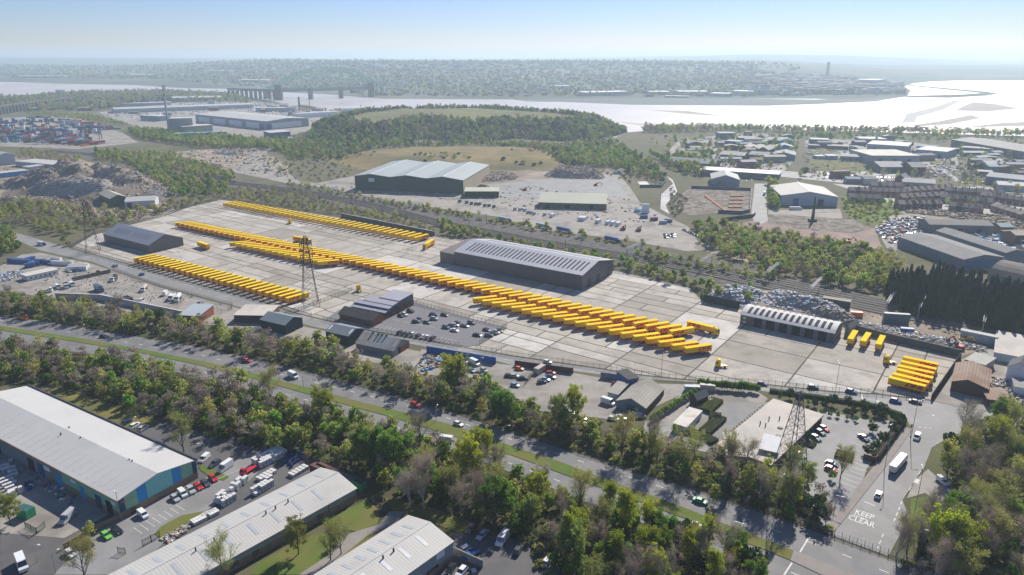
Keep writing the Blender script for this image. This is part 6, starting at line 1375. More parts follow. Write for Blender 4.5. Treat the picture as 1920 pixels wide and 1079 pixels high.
# ------------------------------------------------------------------ buildings between the roads
def bld(name, label, A, B, depth, h, rise=1.6, ridge='u', wall=None, roof=None, cat='building', lights=0, m=None, **kw):
    S = Shed(name, label, A, B, depth, h, rise, ridge=ridge, wall=wall, roof=roof, cat=cat, **kw)
    if lights: S.lights(lights, .12, .4, 1.0, .06, .94, m or m_lightw)
    return S
W1 = bld('workshop', 'workshop with a mossy grey pitched roof, blue front and brick side', (1155, 765.5), (1210, 780), dist((1210, 780), (1266, 749)), top_z((1210, 780), (1210, 766)), 2.6, 'v', wall=mat('m_w1', (.20, .26, .30), .6, .3, .06, rib=('xy', .7, .3)), roof=m_roofb, over=.3)
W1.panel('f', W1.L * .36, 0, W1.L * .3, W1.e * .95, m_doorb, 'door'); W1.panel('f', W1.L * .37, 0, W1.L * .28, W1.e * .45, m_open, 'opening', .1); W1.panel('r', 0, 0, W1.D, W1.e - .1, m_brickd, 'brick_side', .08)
bld('blue_store', 'small blue walled store behind the mossy roofed workshop', (1177, 733), (1196, 729), 9, 5, .8, 'flat', wall=m_bluew, roof=m_roofd, cat='store')
bld('lean_to', 'low grey lean to beside the mossy roofed workshop', (1139, 749), (1158, 754), 10, 3.2, .6, 'mono', wall=mat('m_lt', (.25, .32, .35), .6, .3, .06), roof=m_roofb, cat='store')
W2 = bld('salvage_shed', 'old grey shed with a patchy ribbed roof and brick end by the site road', (668, 655), (738, 670), dist((738, 670), (770, 652)), top_z((758, 668), (750, 655)) * .9, 3.4, 'u', wall=mat('m_w2', (.24, .26, .27), .7, .4, .1, rib=('xy', .8, .3)), roof=mat('m_roofold', (.42, .43, .42), .85, .15, .1, (.40, .35, .24), rib=('x', 1, .4), stain=.3), lights=4, m=mat('m_tan', (.55, .48, .34), .8, .5, .1))
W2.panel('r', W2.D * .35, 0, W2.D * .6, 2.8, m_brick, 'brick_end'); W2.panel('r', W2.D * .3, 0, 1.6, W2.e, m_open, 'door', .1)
for u in (.25, .4, .5, .62): W2.rooftop([('roof_cowl', W2.L * u, W2.D * .5, W2.e + 3.4, .9, .9, .8, m_dgren)])
bld('grey_workshop', 'dark walled workshop with grey roof and pale roof lights by the bright tree', (612, 640), (655, 650), dist((655, 650), (675, 634)), 5.2, 2.0, 'u', wall=mat('m_w3', (.03, .05, .06), .7, .3, .1), roof=mat('m_r3', (.20, .23, .25), .6, .1, .08, rib=('x', 1, .25)), lights=2, m=m_lightb)
bld('blue_grey_workshop', 'workshop with blue grey pitched roof left of the brick office', (490, 617), (536, 628), dist((536, 628), (557, 612)), 5, 2.4, 'u', wall=mat('m_w3', (.03, .05, .06), .7, .3, .1), roof=mat('m_r4', (.22, .26, .28), .6, .1, .08, rib=('x', 1, .25)))
bld('flat_roofed_store', 'old flat roofed brick store beside the site road left of the workshops', (440, 605), (504, 606), 16, 4, .5, 'flat', wall=m_brickd, roof=m_rooff, cat='store')
bld('depot_office', 'small building with a pale sloping roof at the right end of the plant depot', (338, 605), (375, 607), 14, 4, 1.2, 'mono', wall=m_brick, roof=mat('m_r5', (.40, .45, .48), .6, .1, .06, rib=('x', 1, .3)), cat='office')
PC = bld('long_portable_office', 'long white portable office with small windows in the plant depot', (52, 528), (110, 515), 8, 3.2, .4, 'flat', wall=mat('m_pw', (.62, .64, .62), .7, .5, .05), roof=mat('m_pr', (.55, .52, .46), .8, .3, .1), cat='office')
for i in range(6): PC.panel('f', PC.L * (.1 + .15 * i), 1.1, PC.L * .05, 1.1, m_win, 'window')
WW = MB(); a, b = G(175, 553), G(352, 583); c_ = G(432, 596)
def wall_run(name, label, pts, h, th, m, cat='wall', cap=None, step=None, pname='wall_panel', group=None):
    P = [G(*p) for p in pts]; o = empty(name, (P[0].x, P[0].y, 0), 0, label, cat, group); n = 0
    for p, q in zip(P, P[1:]):
        L = (q - p).length; d = (q - p) / L; k = max(1, int(L / (step or 1e9)) + (0 if step else 0)) if step else 1
        for i in range(k):
            s = p + d * (L * i / k) - P[0]; e = p + d * (L * (i + 1) / k - (.04 if step else 0)) - P[0]; nn = Vector((-d.y, d.x, 0)) * th / 2
            b = MB(); b.add([(v.x, v.y, -.2) for v in (s - nn, e - nn, e + nn, s + nn)] + [(v.x, v.y, h) for v in (s - nn, e - nn, e + nn, s + nn)], [(0, 3, 2, 1), (4, 5, 6, 7), (0, 1, 5, 4), (1, 2, 6, 5), (2, 3, 7, 6), (3, 0, 4, 7)])
            b.build(pname, m, o); n += 1
        if cap:
            b = MB(); s = p - P[0]; e = q - P[0]; nn = Vector((-d.y, d.x, 0)) * (th / 2 + .05)
            b.add([(v.x, v.y, h + .002) for v in (s - nn, e - nn, e + nn, s + nn)] + [(v.x, v.y, h + .15) for v in (s - nn, e - nn, e + nn, s + nn)], [(0, 3, 2, 1), (4, 5, 6, 7), (0, 1, 5, 4), (1, 2, 6, 5), (2, 3, 7, 6), (3, 0, 4, 7)]); b.build('coping', cap, o)
    return o
wall_run('depot_wall', 'long white rendered wall behind the belt along the plant depot', [(105, 560), (190, 563), (350, 596)], 3.2, .4, mat('m_wr', (.55, .54, .52), .9, .3, .1, stain=.3), cap=m_white)
wall_run('timber_fence', 'weathered grey timber fence between the two depots', [(135, 528), (208, 512)], 2.4, .15, mat('m_tim', (.16, .15, .135), .9, .6, .2), 'fence', step=3)
def fence(name, label, pts, h=2.4, gap=2.75, m=None, dense=.45, group=None):
    """palisade fence: posts, two rails and pales"""
    P = [G(*p) for p in pts]; o = empty(name, (P[0].x, P[0].y, 0), 0, label, 'fence', group); m = m or m_fence
    ps, rl, pl = MB(), MB(), MB()
    for p, q in zip(P, P[1:]):
        L = (q - p).length; d = (q - p) / L; k = max(1, round(L / gap)); s = p - P[0]
        for i in range(k + 1): v = s + d * L * i / k; ps.box(v.x - .06, v.x + .06, v.y - .06, v.y + .06, -.2, h + .08)
        for z in (.4, h - .4): rl.bar((s.x, s.y, z), (s.x + d.x * L, s.y + d.y * L, z), .07)
        kk = int(L / dense)
        for i in range(kk): v = s + d * L * i / kk; pl.bar((v.x, v.y, .08), (v.x, v.y, h), .05)
    tag(ps.build('posts', m, o), kind='stuff'); tag(rl.build('rails', m, o), kind='stuff'); tag(pl.build('pales', m, o), kind='stuff'); return o
m_fence = mat('m_fence', (.09, .095, .09), .7, 1, .15)
fence('palisade_fence', 'palisade fence along the left yard edge and site road', [(133, 466), (245, 497.5), (350, 528.5), (480, 562), (552, 587.5), (660, 546)])
fence('palisade_fence', 'palisade fence around the staff car park', [(607, 601), (700, 622.5), (862, 651)]); fence('palisade_fence', 'palisade fence behind the staff car park', [(775, 570), (829, 584.5), (950, 616.5), (899, 647)])
fence('palisade_fence', 'palisade fence along the front of the concrete yard to the gate', [(892, 655), (960, 668), (1135, 693.5), (1177, 701.5), (1280, 712.5), (1440, 722.5), (1560, 735.5), (1640, 739.5), (1745, 751.5)])
fence('palisade_fence', 'palisade fence from the far left corner up to the farthest row', [(133, 465), (175, 441), (240, 423), (310, 405), (350, 390), (415, 374)]); fence('palisade_fence', 'palisade fence between the farthest row and the railway', [(415, 374), (480, 384), (640, 407)]); fence('palisade_fence', 'palisade fence from the dark wall to the long warehouse', [(808, 443), (880, 452)])
fence('palisade_fence', 'concrete post fence behind the long warehouse up to the waste heaps', [(1150, 507), (1293, 539)], m=mat('m_cpf', (.24, .23, .21), .9, .5, .1), dense=.3, h=3); fence('palisade_fence', 'short return of fence beside the waste heaps', [(1293, 539), (1315, 552), (1318, 566)], dense=.3, h=3)
fence('palisade_fence', 'pale palisade fence between the plant depot and the site road', [(212, 508), (300, 539), (436, 575), (434, 581)], m=mat('m_pf', (.23, .23, .22), .8, .5, .1))
fence('green_fence', 'green mesh fence between the salvage yards', [(1012, 690), (983, 724)], m=m_dgren); 
fence('road_railing', 'long dark railing on the north side of the upper carriageway', [(480, 676), (605, 708), (805, 765), (960, 812), (1060, 844.5), (1172, 881), (1297, 919), (1440, 966), (1565, 1010.5), (1665, 1047), (1800, 1094)], h=1.1, gap=2.5, dense=5)
fence('bridge_parapet', 'pale bridge parapet rail above the side road', [(1440, 958), (1565, 1002), (1665, 1038), (1800, 1084)], h=1.5, gap=2, dense=1, m=mat('m_par', (.35, .36, .37), .6, 1, .1))
fence('garden_fence', 'dark fence at the back of the big shed car park', [(112, 722), (300, 788), (480, 838), (640, 885)], h=1.8, dense=.2, m=mat('m_gf', (.07, .06, .05), .9, 1, .2))
fence('yard_gates', 'dark open steel gates at the end of the lane', [(268, 1025), (300, 1008)], h=2.2, dense=.25, m=m_dark); fence('yard_gates', 'dark open steel gate leaf beside the lane hedge', [(222, 1038), (236, 1040)], h=2.2, dense=.25, m=m_dark); fence('yard_gates', 'green steel gates of the loading yard', [(48, 990), (70, 1002), (85, 990)], h=2.2, dense=.25, m=m_dgren)
wall_run('gate_wall', 'black boundary fence at the right end of the concrete yard', [(1746, 751), (1801, 671)], 3.0, .3, m_open, 'fence')
wall_run('retaining_wall', 'dark concrete retaining wall along the waste yard', [(1600, 621.5), (1657, 636.5), (1801, 670)], 3.4, .4, mat('m_rw', (.10, .11, .11), .9, .3, .25), step=4, cap=mat('m_rwc', (.2, .2, .19), .9, .5, .1)); wall_run('retaining_wall', 'dark wall holding back the waste heaps left of the vaulted shed', [(1318, 566), (1386, 580)], 4.5, .4, mat('m_rwd', (.025, .04, .045), .9, .3, .25), step=4)
wall_run('dark_screen_wall', 'dark wall with a white coping behind the farthest trailer row', [(640, 408), (815, 443)], 3.6, .3, mat('m_dsw', (.07, .07, .075), .9, .3, .15), step=6, cap=m_white)
wall_run('blue_hoarding', 'blue steel hoarding along the site road by the scrap yard', [(800, 661), (930, 683)], 3.2, .25, m_blue, 'fence', step=2.5); wall_run('yard_wall', 'weathered wall with faded mural beside the salvage yard entrance', [(1126, 709), (1182, 717)], 2.8, .3, mat('m_mur', (.35, .28, .22), .9, .8, .3, (.2, .25, .35)), step=3)
wall_run('yard_wall', 'dark brick wall of the salvage yard below the site road', [(965, 686), (1075, 701)], 2.6, .3, m_brickd, step=4); wall_run('garden_wall', 'brick wall under the clipped hedge beside the side road', [(1695, 790), (1641, 868), (1618, 862)], 2.2, .4, m_brickd); wall_run('lane_wall', 'low brick wall between the lane and the loading yard', [(230, 972), (185, 993), (120, 1030)], 1.8, .4, m_brickb); wall_run('yard_wall', 'pale wall right of the lower ribbed shed', [(850, 1040), (905, 1066)], 2.6, .3, m_conc)
# office, garden
eo = top_z((1537, 791), (1537.5, 777.5)); dv = G(1537.5, 777.5, eo) - G(1447.5, 749, eo); A_ = G(1347, 835, eo); hx = math.atan2(dv.y, dv.x)
OF = bld('flat_roofed_office', 'low office with a broad cream flat roof and brown fins beside the pylon', A_, A_ + dv, (G(1447.5, 749, eo) - A_).length, eo, .4, 'flat', wall=m_brickd, roof=m_rooff, cat='office', over=.5, rooft=.3)
for i in range(18): OF.panel('r', OF.D * (.03 + .054 * i), 0, .5, eo, m_brickd, 'brick_fin', .7)
for i in range(18): OF.panel('r', OF.D * (.046 + .054 * i), .8, 1.1, eo - 1.2, m_win, 'window', .1)
OF.rooftop([('roof_vent', OF.L * u, OF.D * v, eo + .3, .3, .3, 1.4, m_dark) for u, v in ((.12, .12), (.1, .2), (.25, .5), (.36, .5), (.3, .62), (.45, .68))] + [('plant_hatch', OF.L * u, OF.D * v, eo + .3, 1.6, 1.2, .35, m_conc) for u, v in ((.6, .35), (.7, .42), (.6, .55), (.78, .2))])
q = OF.t; cr = Vector((math.cos(hx), math.sin(hx), 0)); cl = Vector((-cr.y, cr.x, 0))
bld('plant_room', 'pale grey plant room at the front of the flat roofed office', G(1421, 864), G(1455, 872), 11, 4.6, .3, 'flat', wall=mat('m_plr', (.36, .36, .35), .8, .4, .06), roof=mat('m_plroof', (.56, .57, .58), .8, .4, .06), cat='building', over=.3)
bld('front_wing', 'lower cream roofed wing in front of the flat roofed office', G(1362, 868), G(1412, 873), 15, 3.0, .3, 'flat', wall=m_conc, roof=m_rooff, cat='building', over=.4)
WS = bld('white_store', 'white rendered store with rust stained flat roof in the garden yard', (1261.5, 806), (1286, 813.5), dist((1286, 813.5), (1326, 786)), top_z((1286, 813.5), (1286, 801.7)), .3, 'flat', wall=mat('m_wst', (.6, .62, .62), .8, .5, .06), roof=mat('m_rst', (.62, .58, .53), .9, .25, .1, (.4, .26, .15), cut=(.58, .7)), cat='store', over=.2)
bld('summer_house', 'small dark timber summer house with slate roof by the tall hedge', (1293, 757), (1306, 763), 7, 3, 1.8, 'v', wall=mat('m_sum', (.06, .03, .025), .9, 1, .2), roof=mat('m_sumr', (.13, .13, .13), .9, 1, .15), cat='summer house')
def hedge(name, label, pts, w, h, m, sz=.08, dens=70):
    """clipped hedge: leaves packed through a long box that follows a line"""
    P = [G(*p) for p in pts]; rs = np.random.RandomState(len(label)); o = empty(name, (P[0].x, P[0].y, 0), 0, label, 'hedge'); vs = []; core = MB()
    for p, q in zip(P, P[1:]):
        L = (q - p).length; d = (q - p) / L; nn = Vector((-d.y, d.x, 0)); s = p - P[0]
        a = s - nn * (w / 2 - .15); b = s + d * L - nn * (w / 2 - .15); c = s + d * L + nn * (w / 2 - .15); e = s + nn * (w / 2 - .15)
        core.add([(v.x, v.y, -.1) for v in (a, b, c, e)] + [(v.x, v.y, h - .15) for v in (a, b, c, e)], [(0, 3, 2, 1), (4, 5, 6, 7), (0, 1, 5, 4), (1, 2, 6, 5), (2, 3, 7, 6), (3, 0, 4, 7)])
        n = int(L * (w + 2 * h) * dens / 3); u = rs.uniform(0, 1, n); side = rs.choice([0, 1, 2], n, p=[w / (w + 2 * h), h / (w + 2 * h), h / (w + 2 * h)])
        x = u * L; y = np.where(side == 0, rs.uniform(-w / 2, w / 2, n), np.where(side == 1, -w / 2, w / 2)); z = np.where(side == 0, h, rs.uniform(0, h, n))
        pts_ = np.stack([s.x + d.x * x + nn.x * y, s.y + d.y * x + nn.y * y, z], 1); vs.append(leaves(pts_, np.full(n, .12), n, sz, rs))
    core.build('hedge_core', mat('m_core', (.03, .04, .015), 1, 1, .2), o); obj('foliage', quad_mesh('foliage', np.concatenate(vs), m), o); return o
m_hl = leaf_mat('m_hl', (.22, .25, .02), .1, .01, .3); m_hd = leaf_mat('m_hd', (.12, .135, .06), .1, .01, .2)
hedge('clipped_hedge', 'bright yellow green clipped hedge behind the white store', [(1322, 774), (1345, 753)], 5, 1.6, m_hl); hedge('clipped_hedge', 'grey green hooked clipped hedge in the gravel court', [(1330, 783), (1352, 786), (1320, 815)], 4.6, 1.6, m_hd); hedge('clipped_hedge', 'low grey green hedge below the hooked one', [(1290, 812), (1318, 820), (1340, 832)], 4.4, 1.3, m_hd)
hedge('clipped_hedge', 'dark hedge on top of the brick wall beside the side road', [(1693, 792), (1641, 864)], 2.6, 2.2, m_box); hedge('clipped_hedge', 'bright low hedge between office gardens and the site road', [(1443, 735), (1540, 748), (1640, 764), (1690, 781)], 2, 1.4, m_hl)
hedge('clipped_hedge', 'planted island hedge with a ball shrub in the office car park', [(1504, 830), (1528, 838)], 4, 1.0, m_hd); hedge('clipped_hedge', 'ochre hedge island in the middle of the office car park', [(1566, 853), (1600, 862)], 5, 1.2, leaf_mat('m_ho', (.14, .11, .03), .1, .01, .2))
# ------------------------------------------------------------------ right hand waste yard and its neighbours
bld('brown_roofed_shed', 'shed with faded brown ribbed pitched roof beyond the yard gate', (1781, 733), (1849, 748), dist((1783, 735), (1808, 703)), 4.2, 2.2, 'v', wall=m_brickd, roof=m_roofbrown, split=.42); bld('grey_canopy', 'flat grey canopy behind the brown roofed shed', (1806, 690), (1843, 701), 12, 4, .3, 'flat', wall=m_conc, roof=mat('m_can', (.42, .41, .36), .9, .3, .08), cat='canopy')
bld('cream_roofed_unit', 'pale blue walled unit with a cream roof at the right edge', (1862, 675), (1940, 690), 32, top_z((1862, 675), (1862, 661)), 1, 'flat', wall=mat('m_cru', (.38, .46, .52), .7, .3, .05, rib=('xy', 1.2, .3)), roof=m_rooff, cat='warehouse')
bld('white_cottage', 'white rendered house with slate roof at the right edge', (1884, 712), (1925, 722), 10, 6, 3, 'v', wall=m_white, roof=mat('m_sl', (.12, .12, .125), .9, .6, .15), cat='house'); bld('long_white_box', 'long weathered white storage box beside the railway', (1799, 635), (1866, 649), 3, 4.2, .2, 'flat', wall=mat('m_lwb', (.42, .43, .43), .8, .3, .15), roof=mat('m_lwr', (.5, .5, .48), .9, .3, .1), cat='container'); bld('yard_hut', 'brown flat roofed hut below the white cottage', (1850, 762), (1895, 768), 12, 3, .3, 'flat', wall=m_brickd, roof=m_roofbrown, cat='hut'); bld('low_white_building', 'low white outbuilding at the right edge', (1900, 738), (1940, 745), 9, 3, .5, 'mono', wall=m_white, roof=m_conc, cat='outbuilding')
bld('waste_shed', 'dark green steel skip wall beside the railway siding', (1542, 572), (1592, 580), 4, 4, .2, 'flat', wall=mat('m_wsd', (.08, .09, .075), .9, .4, .15), roof=mat('m_wsr', (.34, .31, .26), .9, .4, .1), cat='container')
cbox(1605, 594, -.25, 'c6', 'orange', 'rust orange skip in the waste yard'); cbox(1700, 625, -.25, 'c6', 'blue', 'blue skip lorry body in the waste yard'); cbox(1711, 628, -.25, 'c6', 'silver', 'grey skip beside the blue body in the waste yard', sc_=.6)
for i in range(5): cbox(1678 + i * .2, 607, -.2, 'c12', 'teal', 'crushed green body shell, %s up in the stack by the siding' % ordw(i), z=1.1 * i, sc_=(1, 1, .42))
# ------------------------------------------------------------------ heaps
def heap(name, label, pts, h, m, seed=1, frag=None, z0=0.0, kind='stuff', rough=.35, n=0, sizes=(.3, 1.1), step=2.0):
    """a mound over an outline, with loose pieces lying on it"""
    rs = np.random.RandomState(seed); P = [G(*p) for p in pts]; xs = [p.x for p in P]; ys_ = [p.y for p in P]
    nx = max(6, min(90, int((max(xs) - min(xs)) / step))); ny = max(6, min(70, int((max(ys_) - min(ys_)) / step)))
    X, Y = np.meshgrid(np.linspace(min(xs), max(xs), nx), np.linspace(min(ys_), max(ys_), ny))
    w = []; q = P
    # depth inside the outline
    dd_ = np.full(X.shape, 1e9); _, ins = poly_dist(X, Y, P)
    for i in range(len(P)):
        ax, ay = P[i].x, P[i].y; bx, by = P[(i + 1) % len(P)].x, P[(i + 1) % len(P)].y; ux, uy = bx - ax, by - ay
        t = np.clip(((X - ax) * ux + (Y - ay) * uy) / (ux * ux + uy * uy), 0, 1); dd_ = np.minimum(dd_, np.hypot(X - ax - t * ux, Y - ay - t * uy))
    r = np.where(ins, dd_, 0); rm = min(r.max(), h * 2.2) + 1e-6
    bump = wav(X, Y, 6.3, seed) * .35 + wav(X, Y, 2.9, seed + 2) * .2
    Z = np.where(ins, h * sstep(r / rm) * (1 + bump) + rs.normal(size=X.shape) * h * .06 * (r > 0) , -.4)
    me = bpy.data.meshes.new(name); ix = np.arange(nx * ny).reshape(ny, nx); qd = np.stack([ix[:-1, :-1], ix[:-1, 1:], ix[1:, 1:], ix[1:, :-1]], -1).reshape(-1, 4)
    qd = qd[(Z.ravel()[qd].max(1) > -.3)]
    me.from_pydata(np.stack([X, Y, Z + z0 + H(X, Y)], -1).reshape(-1, 3).tolist(), [], qd.tolist()); me.materials.append(m); me.update()
    o = tag(obj(name, me), label, 'heap', None, kind)
    if n and frag:
        fx = rs.uniform(min(xs), max(xs), n * 3); fy = rs.uniform(min(ys_), max(ys_), n * 3); _, i2 = poly_dist(fx, fy, P); fx, fy = fx[i2][:n], fy[i2][:n]
        gi = np.clip(((fx - min(xs)) / (max(xs) - min(xs)) * (nx - 1)).astype(int), 0, nx - 1); gj = np.clip(((fy - min(ys_)) / (max(ys_) - min(ys_)) * (ny - 1)).astype(int), 0, ny - 1)
        debris(o.name.split('.')[0] + '_pieces', label + ', loose pieces', fx, fy, np.maximum(Z[gj, gi], 0) + z0 + H(fx, fy), frag, sizes, rs)
    return o
def debris(name, label, fx, fy, fz, mats, sizes, rs):
    mb = MB(); 
    for x, y, z in zip(fx, fy, fz):
        s = rs.uniform(*sizes); a = rs.uniform(0, 3.14); c, d = math.cos(a) * s, math.sin(a) * s; k = rs.uniform(.3, 1); t = s * rs.uniform(.2, .7); l = rs.uniform(-.3, .3) * s
        mb.add([(x - c, y - d, z - .2), (x + d * k, y - c * k, z - .2), (x + c, y + d, z - .2), (x - d * k, y + c * k, z - .2), (x - c * .8, y - d * .8, z + t), (x + d * k * .8, y - c * k * .8, z + t + l), (x + c * .8, y + d * .8, z + t), (x - d * k * .8, y + c * k * .8, z + t - l)],
               [(4, 5, 6, 7), (0, 1, 5, 4), (1, 2, 6, 5), (2, 3, 7, 6), (3, 0, 4, 7)], rs.randint(len(mats)))
    return tag(mb.build(name, mats, None), label, 'debris', None, 'stuff')
m_scr = [mat('m_scr%d' % i, c, .7, 1, .2, spec=.5) for i, c in enumerate([(.62, .62, .62), (.16, .17, .19), (.34, .35, .38), (.08, .28, .52), (.42, .32, .22), (.5, .52, .56), (.25, .21, .17), (.75, .73, .69)])]
m_rbl = [mat('m_rbl%d' % i, c, .95, 1, .2) for i, c in enumerate([(.38, .33, .27), (.24, .19, .15), (.46, .42, .37), (.30, .2, .16), (.16, .13, .11)])]
m_tmb = [mat('m_tmb%d' % i, c, .9, 1, .2) for i, c in enumerate([(.45, .33, .2), (.3, .2, .12), (.12, .09, .07), (.5, .42, .32), (.2, .2, .2)])]
m_heapd = mat('m_heapd', (.24, .23, .22), 1, .6, .4, (.36, .34, .31)); m_heapb = mat('m_heapb', (.22, .18, .14), 1, .5, .35, (.3, .26, .21))
heap('scrap_heap', 'heap of shredded scrap and white plastic behind the dark wall', [(1322, 562), (1335, 545), (1370, 541), (1410, 545), (1440, 556), (1420, 570), (1388, 577), (1350, 570)], 4.5, m_heapd, 2, m_scr, n=3600, sizes=(.3, 1.0))
heap('scrap_heap', 'long heap of blue and grey scrap behind the vaulted shed', [(1420, 552), (1460, 552), (1520, 566), (1580, 580), (1585, 592), (1560, 594), (1500, 586), (1440, 574)], 5.5, m_heapd, 3, m_scr, n=5200, sizes=(.3, 1.0)); heap('rubble_heap', 'brown rubble heap behind the right end of the vaulted shed', [(1500, 583), (1540, 585), (1600, 602), (1610, 612), (1590, 616), (1540, 600)], 4.5, m_heapb, 4, m_rbl + m_scr[:3], n=1200)
heap('scrap_heap', 'low scattered scrap along the retaining wall', [(1600, 604), (1680, 618), (1780, 640), (1850, 655), (1850, 662), (1780, 652), (1700, 638), (1610, 616)], 1.2, m_heapb, 5, m_scr + m_tmb[:2], n=2200, sizes=(.25, .8))
heap('rubble_heap', 'crushed stone heap behind the crushed stone pad', [(1018, 333), (1030, 322), (1060, 319), (1120, 320), (1135, 333), (1130, 337), (1070, 337)], 7, mat('m_hp', (.36, .30, .25), 1, .3, .3, (.24, .2, .17)), 6, m_rbl, n=1500, sizes=(.5, 1.6)); heap('rubble_heap', 'long brown heap right of the green three bay shed', [(886, 338), (900, 330), (940, 327), (975, 331), (970, 337), (930, 342), (890, 344)], 4, mat('m_hp2', (.27, .21, .17), 1, .3, .2), 7, m_rbl, n=500, sizes=(.5, 1.3)); heap('gravel_heap', 'small grey heap right of the stone pad', [(1140, 328), (1160, 317), (1180, 322), (1172, 329)], 4, mat('m_hp3', (.17, .17, .17), 1, .3, .2), 8); heap('coal_heap', 'black heap on the roof height bay beside the three bay shed', [(888, 352), (900, 348), (920, 350), (915, 354)], 2, m_open, 8)
for i, (cx0, cy0, w_, h_, hh, mm) in enumerate([(60, 350, 70, 10, 7, m_heapb), (135, 345, 60, 14, 10, m_heapb), (215, 350, 60, 10, 8, mat('m_hp', (.36, .30, .25))), (245, 362, 60, 9, 7, m_heapb), (150, 368, 80, 9, 6, m_heapd), (60, 382, 70, 8, 5, m_heapb), (205, 335, 40, 6, 6, m_heapb), (90, 365, 40, 6, 5, mat('m_hp', (.36, .30, .25))), (300, 366, 25, 5, 4, m_heapd), (395, 315, 22, 4, 3, mat('m_hp3', (.17, .17, .17))), (430, 288, 30, 4, 3, m_heapd), (120, 330, 40, 5, 6, m_heapd)]):
    ring = [(cx0 + w_ * math.cos(a) * (1 + .15 * math.sin(3 * a + i)), cy0 + h_ * math.sin(a)) for a in [k * .5236 for k in range(12)]]
    heap('rubble_heap', ['low brown', 'tall grey brown', 'pale rounded', 'broad brown', 'dark spread', 'long front', 'small rear', 'pale middle', 'little dark', 'small grey', 'thin dark', 'dark rear'][i] + ' rubble heap in the quarry at the left', ring, hh, mm, 20 + i, m_rbl, n=450, sizes=(.4, 1.4), z0=max(0, float(H(G(cx0, cy0).x, G(cx0, cy0).y)) * .0), step=2.5)
def spread(name, label, pts, n, mats, sizes, seed):
    rs = np.random.RandomState(seed); P = [G(*p) for p in pts]; xs = [p.x for p in P]; yy = [p.y for p in P]
    fx = rs.uniform(min(xs), max(xs), n * 3); fy = rs.uniform(min(yy), max(yy), n * 3); _, i2 = poly_dist(fx, fy, P); fx, fy = fx[i2][:n], fy[i2][:n]
    debris(name, label, fx, fy, H(fx, fy) + .3, mats, sizes, rs)
spread('timber_stacks', 'stacks of pallets and timber before the brick terraces', [(1690, 388), (1760, 394), (1840, 402), (1930, 412), (1930, 440), (1860, 425), (1780, 408), (1700, 400)], 1500, m_tmb, (.7, 2.2), 41); spread('salvage_pieces', 'salvaged timber and metal behind the blue hoarding', [(790, 670), (830, 665), (890, 672), (880, 684), (820, 690), (785, 700)], 420, m_tmb + m_scr[:4], (.3, 1.2), 42)
spread('scrap_pieces', 'loose scrap among the dumped cars', [(1645, 420), (1720, 420), (1770, 450), (1740, 460), (1665, 462)], 500, m_scr, (.3, 1.0), 43); spread('stacked_materials', 'stacked bags and pallets at the left of the plant depot', [(0, 514), (40, 506), (46, 516), (20, 526), (0, 530)], 260, m_scr, (.4, 1.0), 44); spread('yard_clutter', 'clutter of pallets and bins in the loading yard', [(20, 880), (60, 872), (90, 890), (150, 935), (130, 950), (60, 900)], 160, m_scr + m_tmb, (.3, .8), 45); spread('yard_clutter', 'clutter along the front of the long ribbed shed', [(300, 1012), (350, 985), (360, 990), (318, 1022)], 160, m_tmb + m_scr, (.25, .7), 46)
spread('scattered_goods', 'machines and goods along the far concrete apron', [(640, 350), (660, 340), (1000, 350), (1180, 372), (1250, 410), (1280, 430), (1180, 420), (1010, 405), (860, 378)], 320, m_scr + m_tmb, (.5, 1.6), 47); spread('estate_clutter', 'vehicles and goods too small to tell apart in the estate yards', [(1270, 262), (1400, 250), (1500, 258), (1490, 300), (1450, 335), (1310, 318)], 1300, m_scr + m_tmb, (.7, 2.4), 48); spread('estate_clutter', 'small goods around the right hand units', [(1740, 330), (1800, 262), (1930, 270), (1930, 360), (1850, 345)], 1100, m_scr + m_tmb, (.8, 2.6), 49)
spread('depot_goods', 'trailers and goods around the logistics park too small to tell apart', [(180, 212), (420, 186), (560, 200), (600, 230), (400, 215), (230, 225)], 1000, [m_scr[0], m_scr[7], m_scr[2]], (1.5, 4), 50); spread('lorry_park', 'white vans and trailers along the right edge', [(1810, 440), (1930, 440), (1930, 505), (1880, 470)], 160, [m_scr[0], m_scr[7], m_scr[2], m_scr[3]], (1, 3), 51)
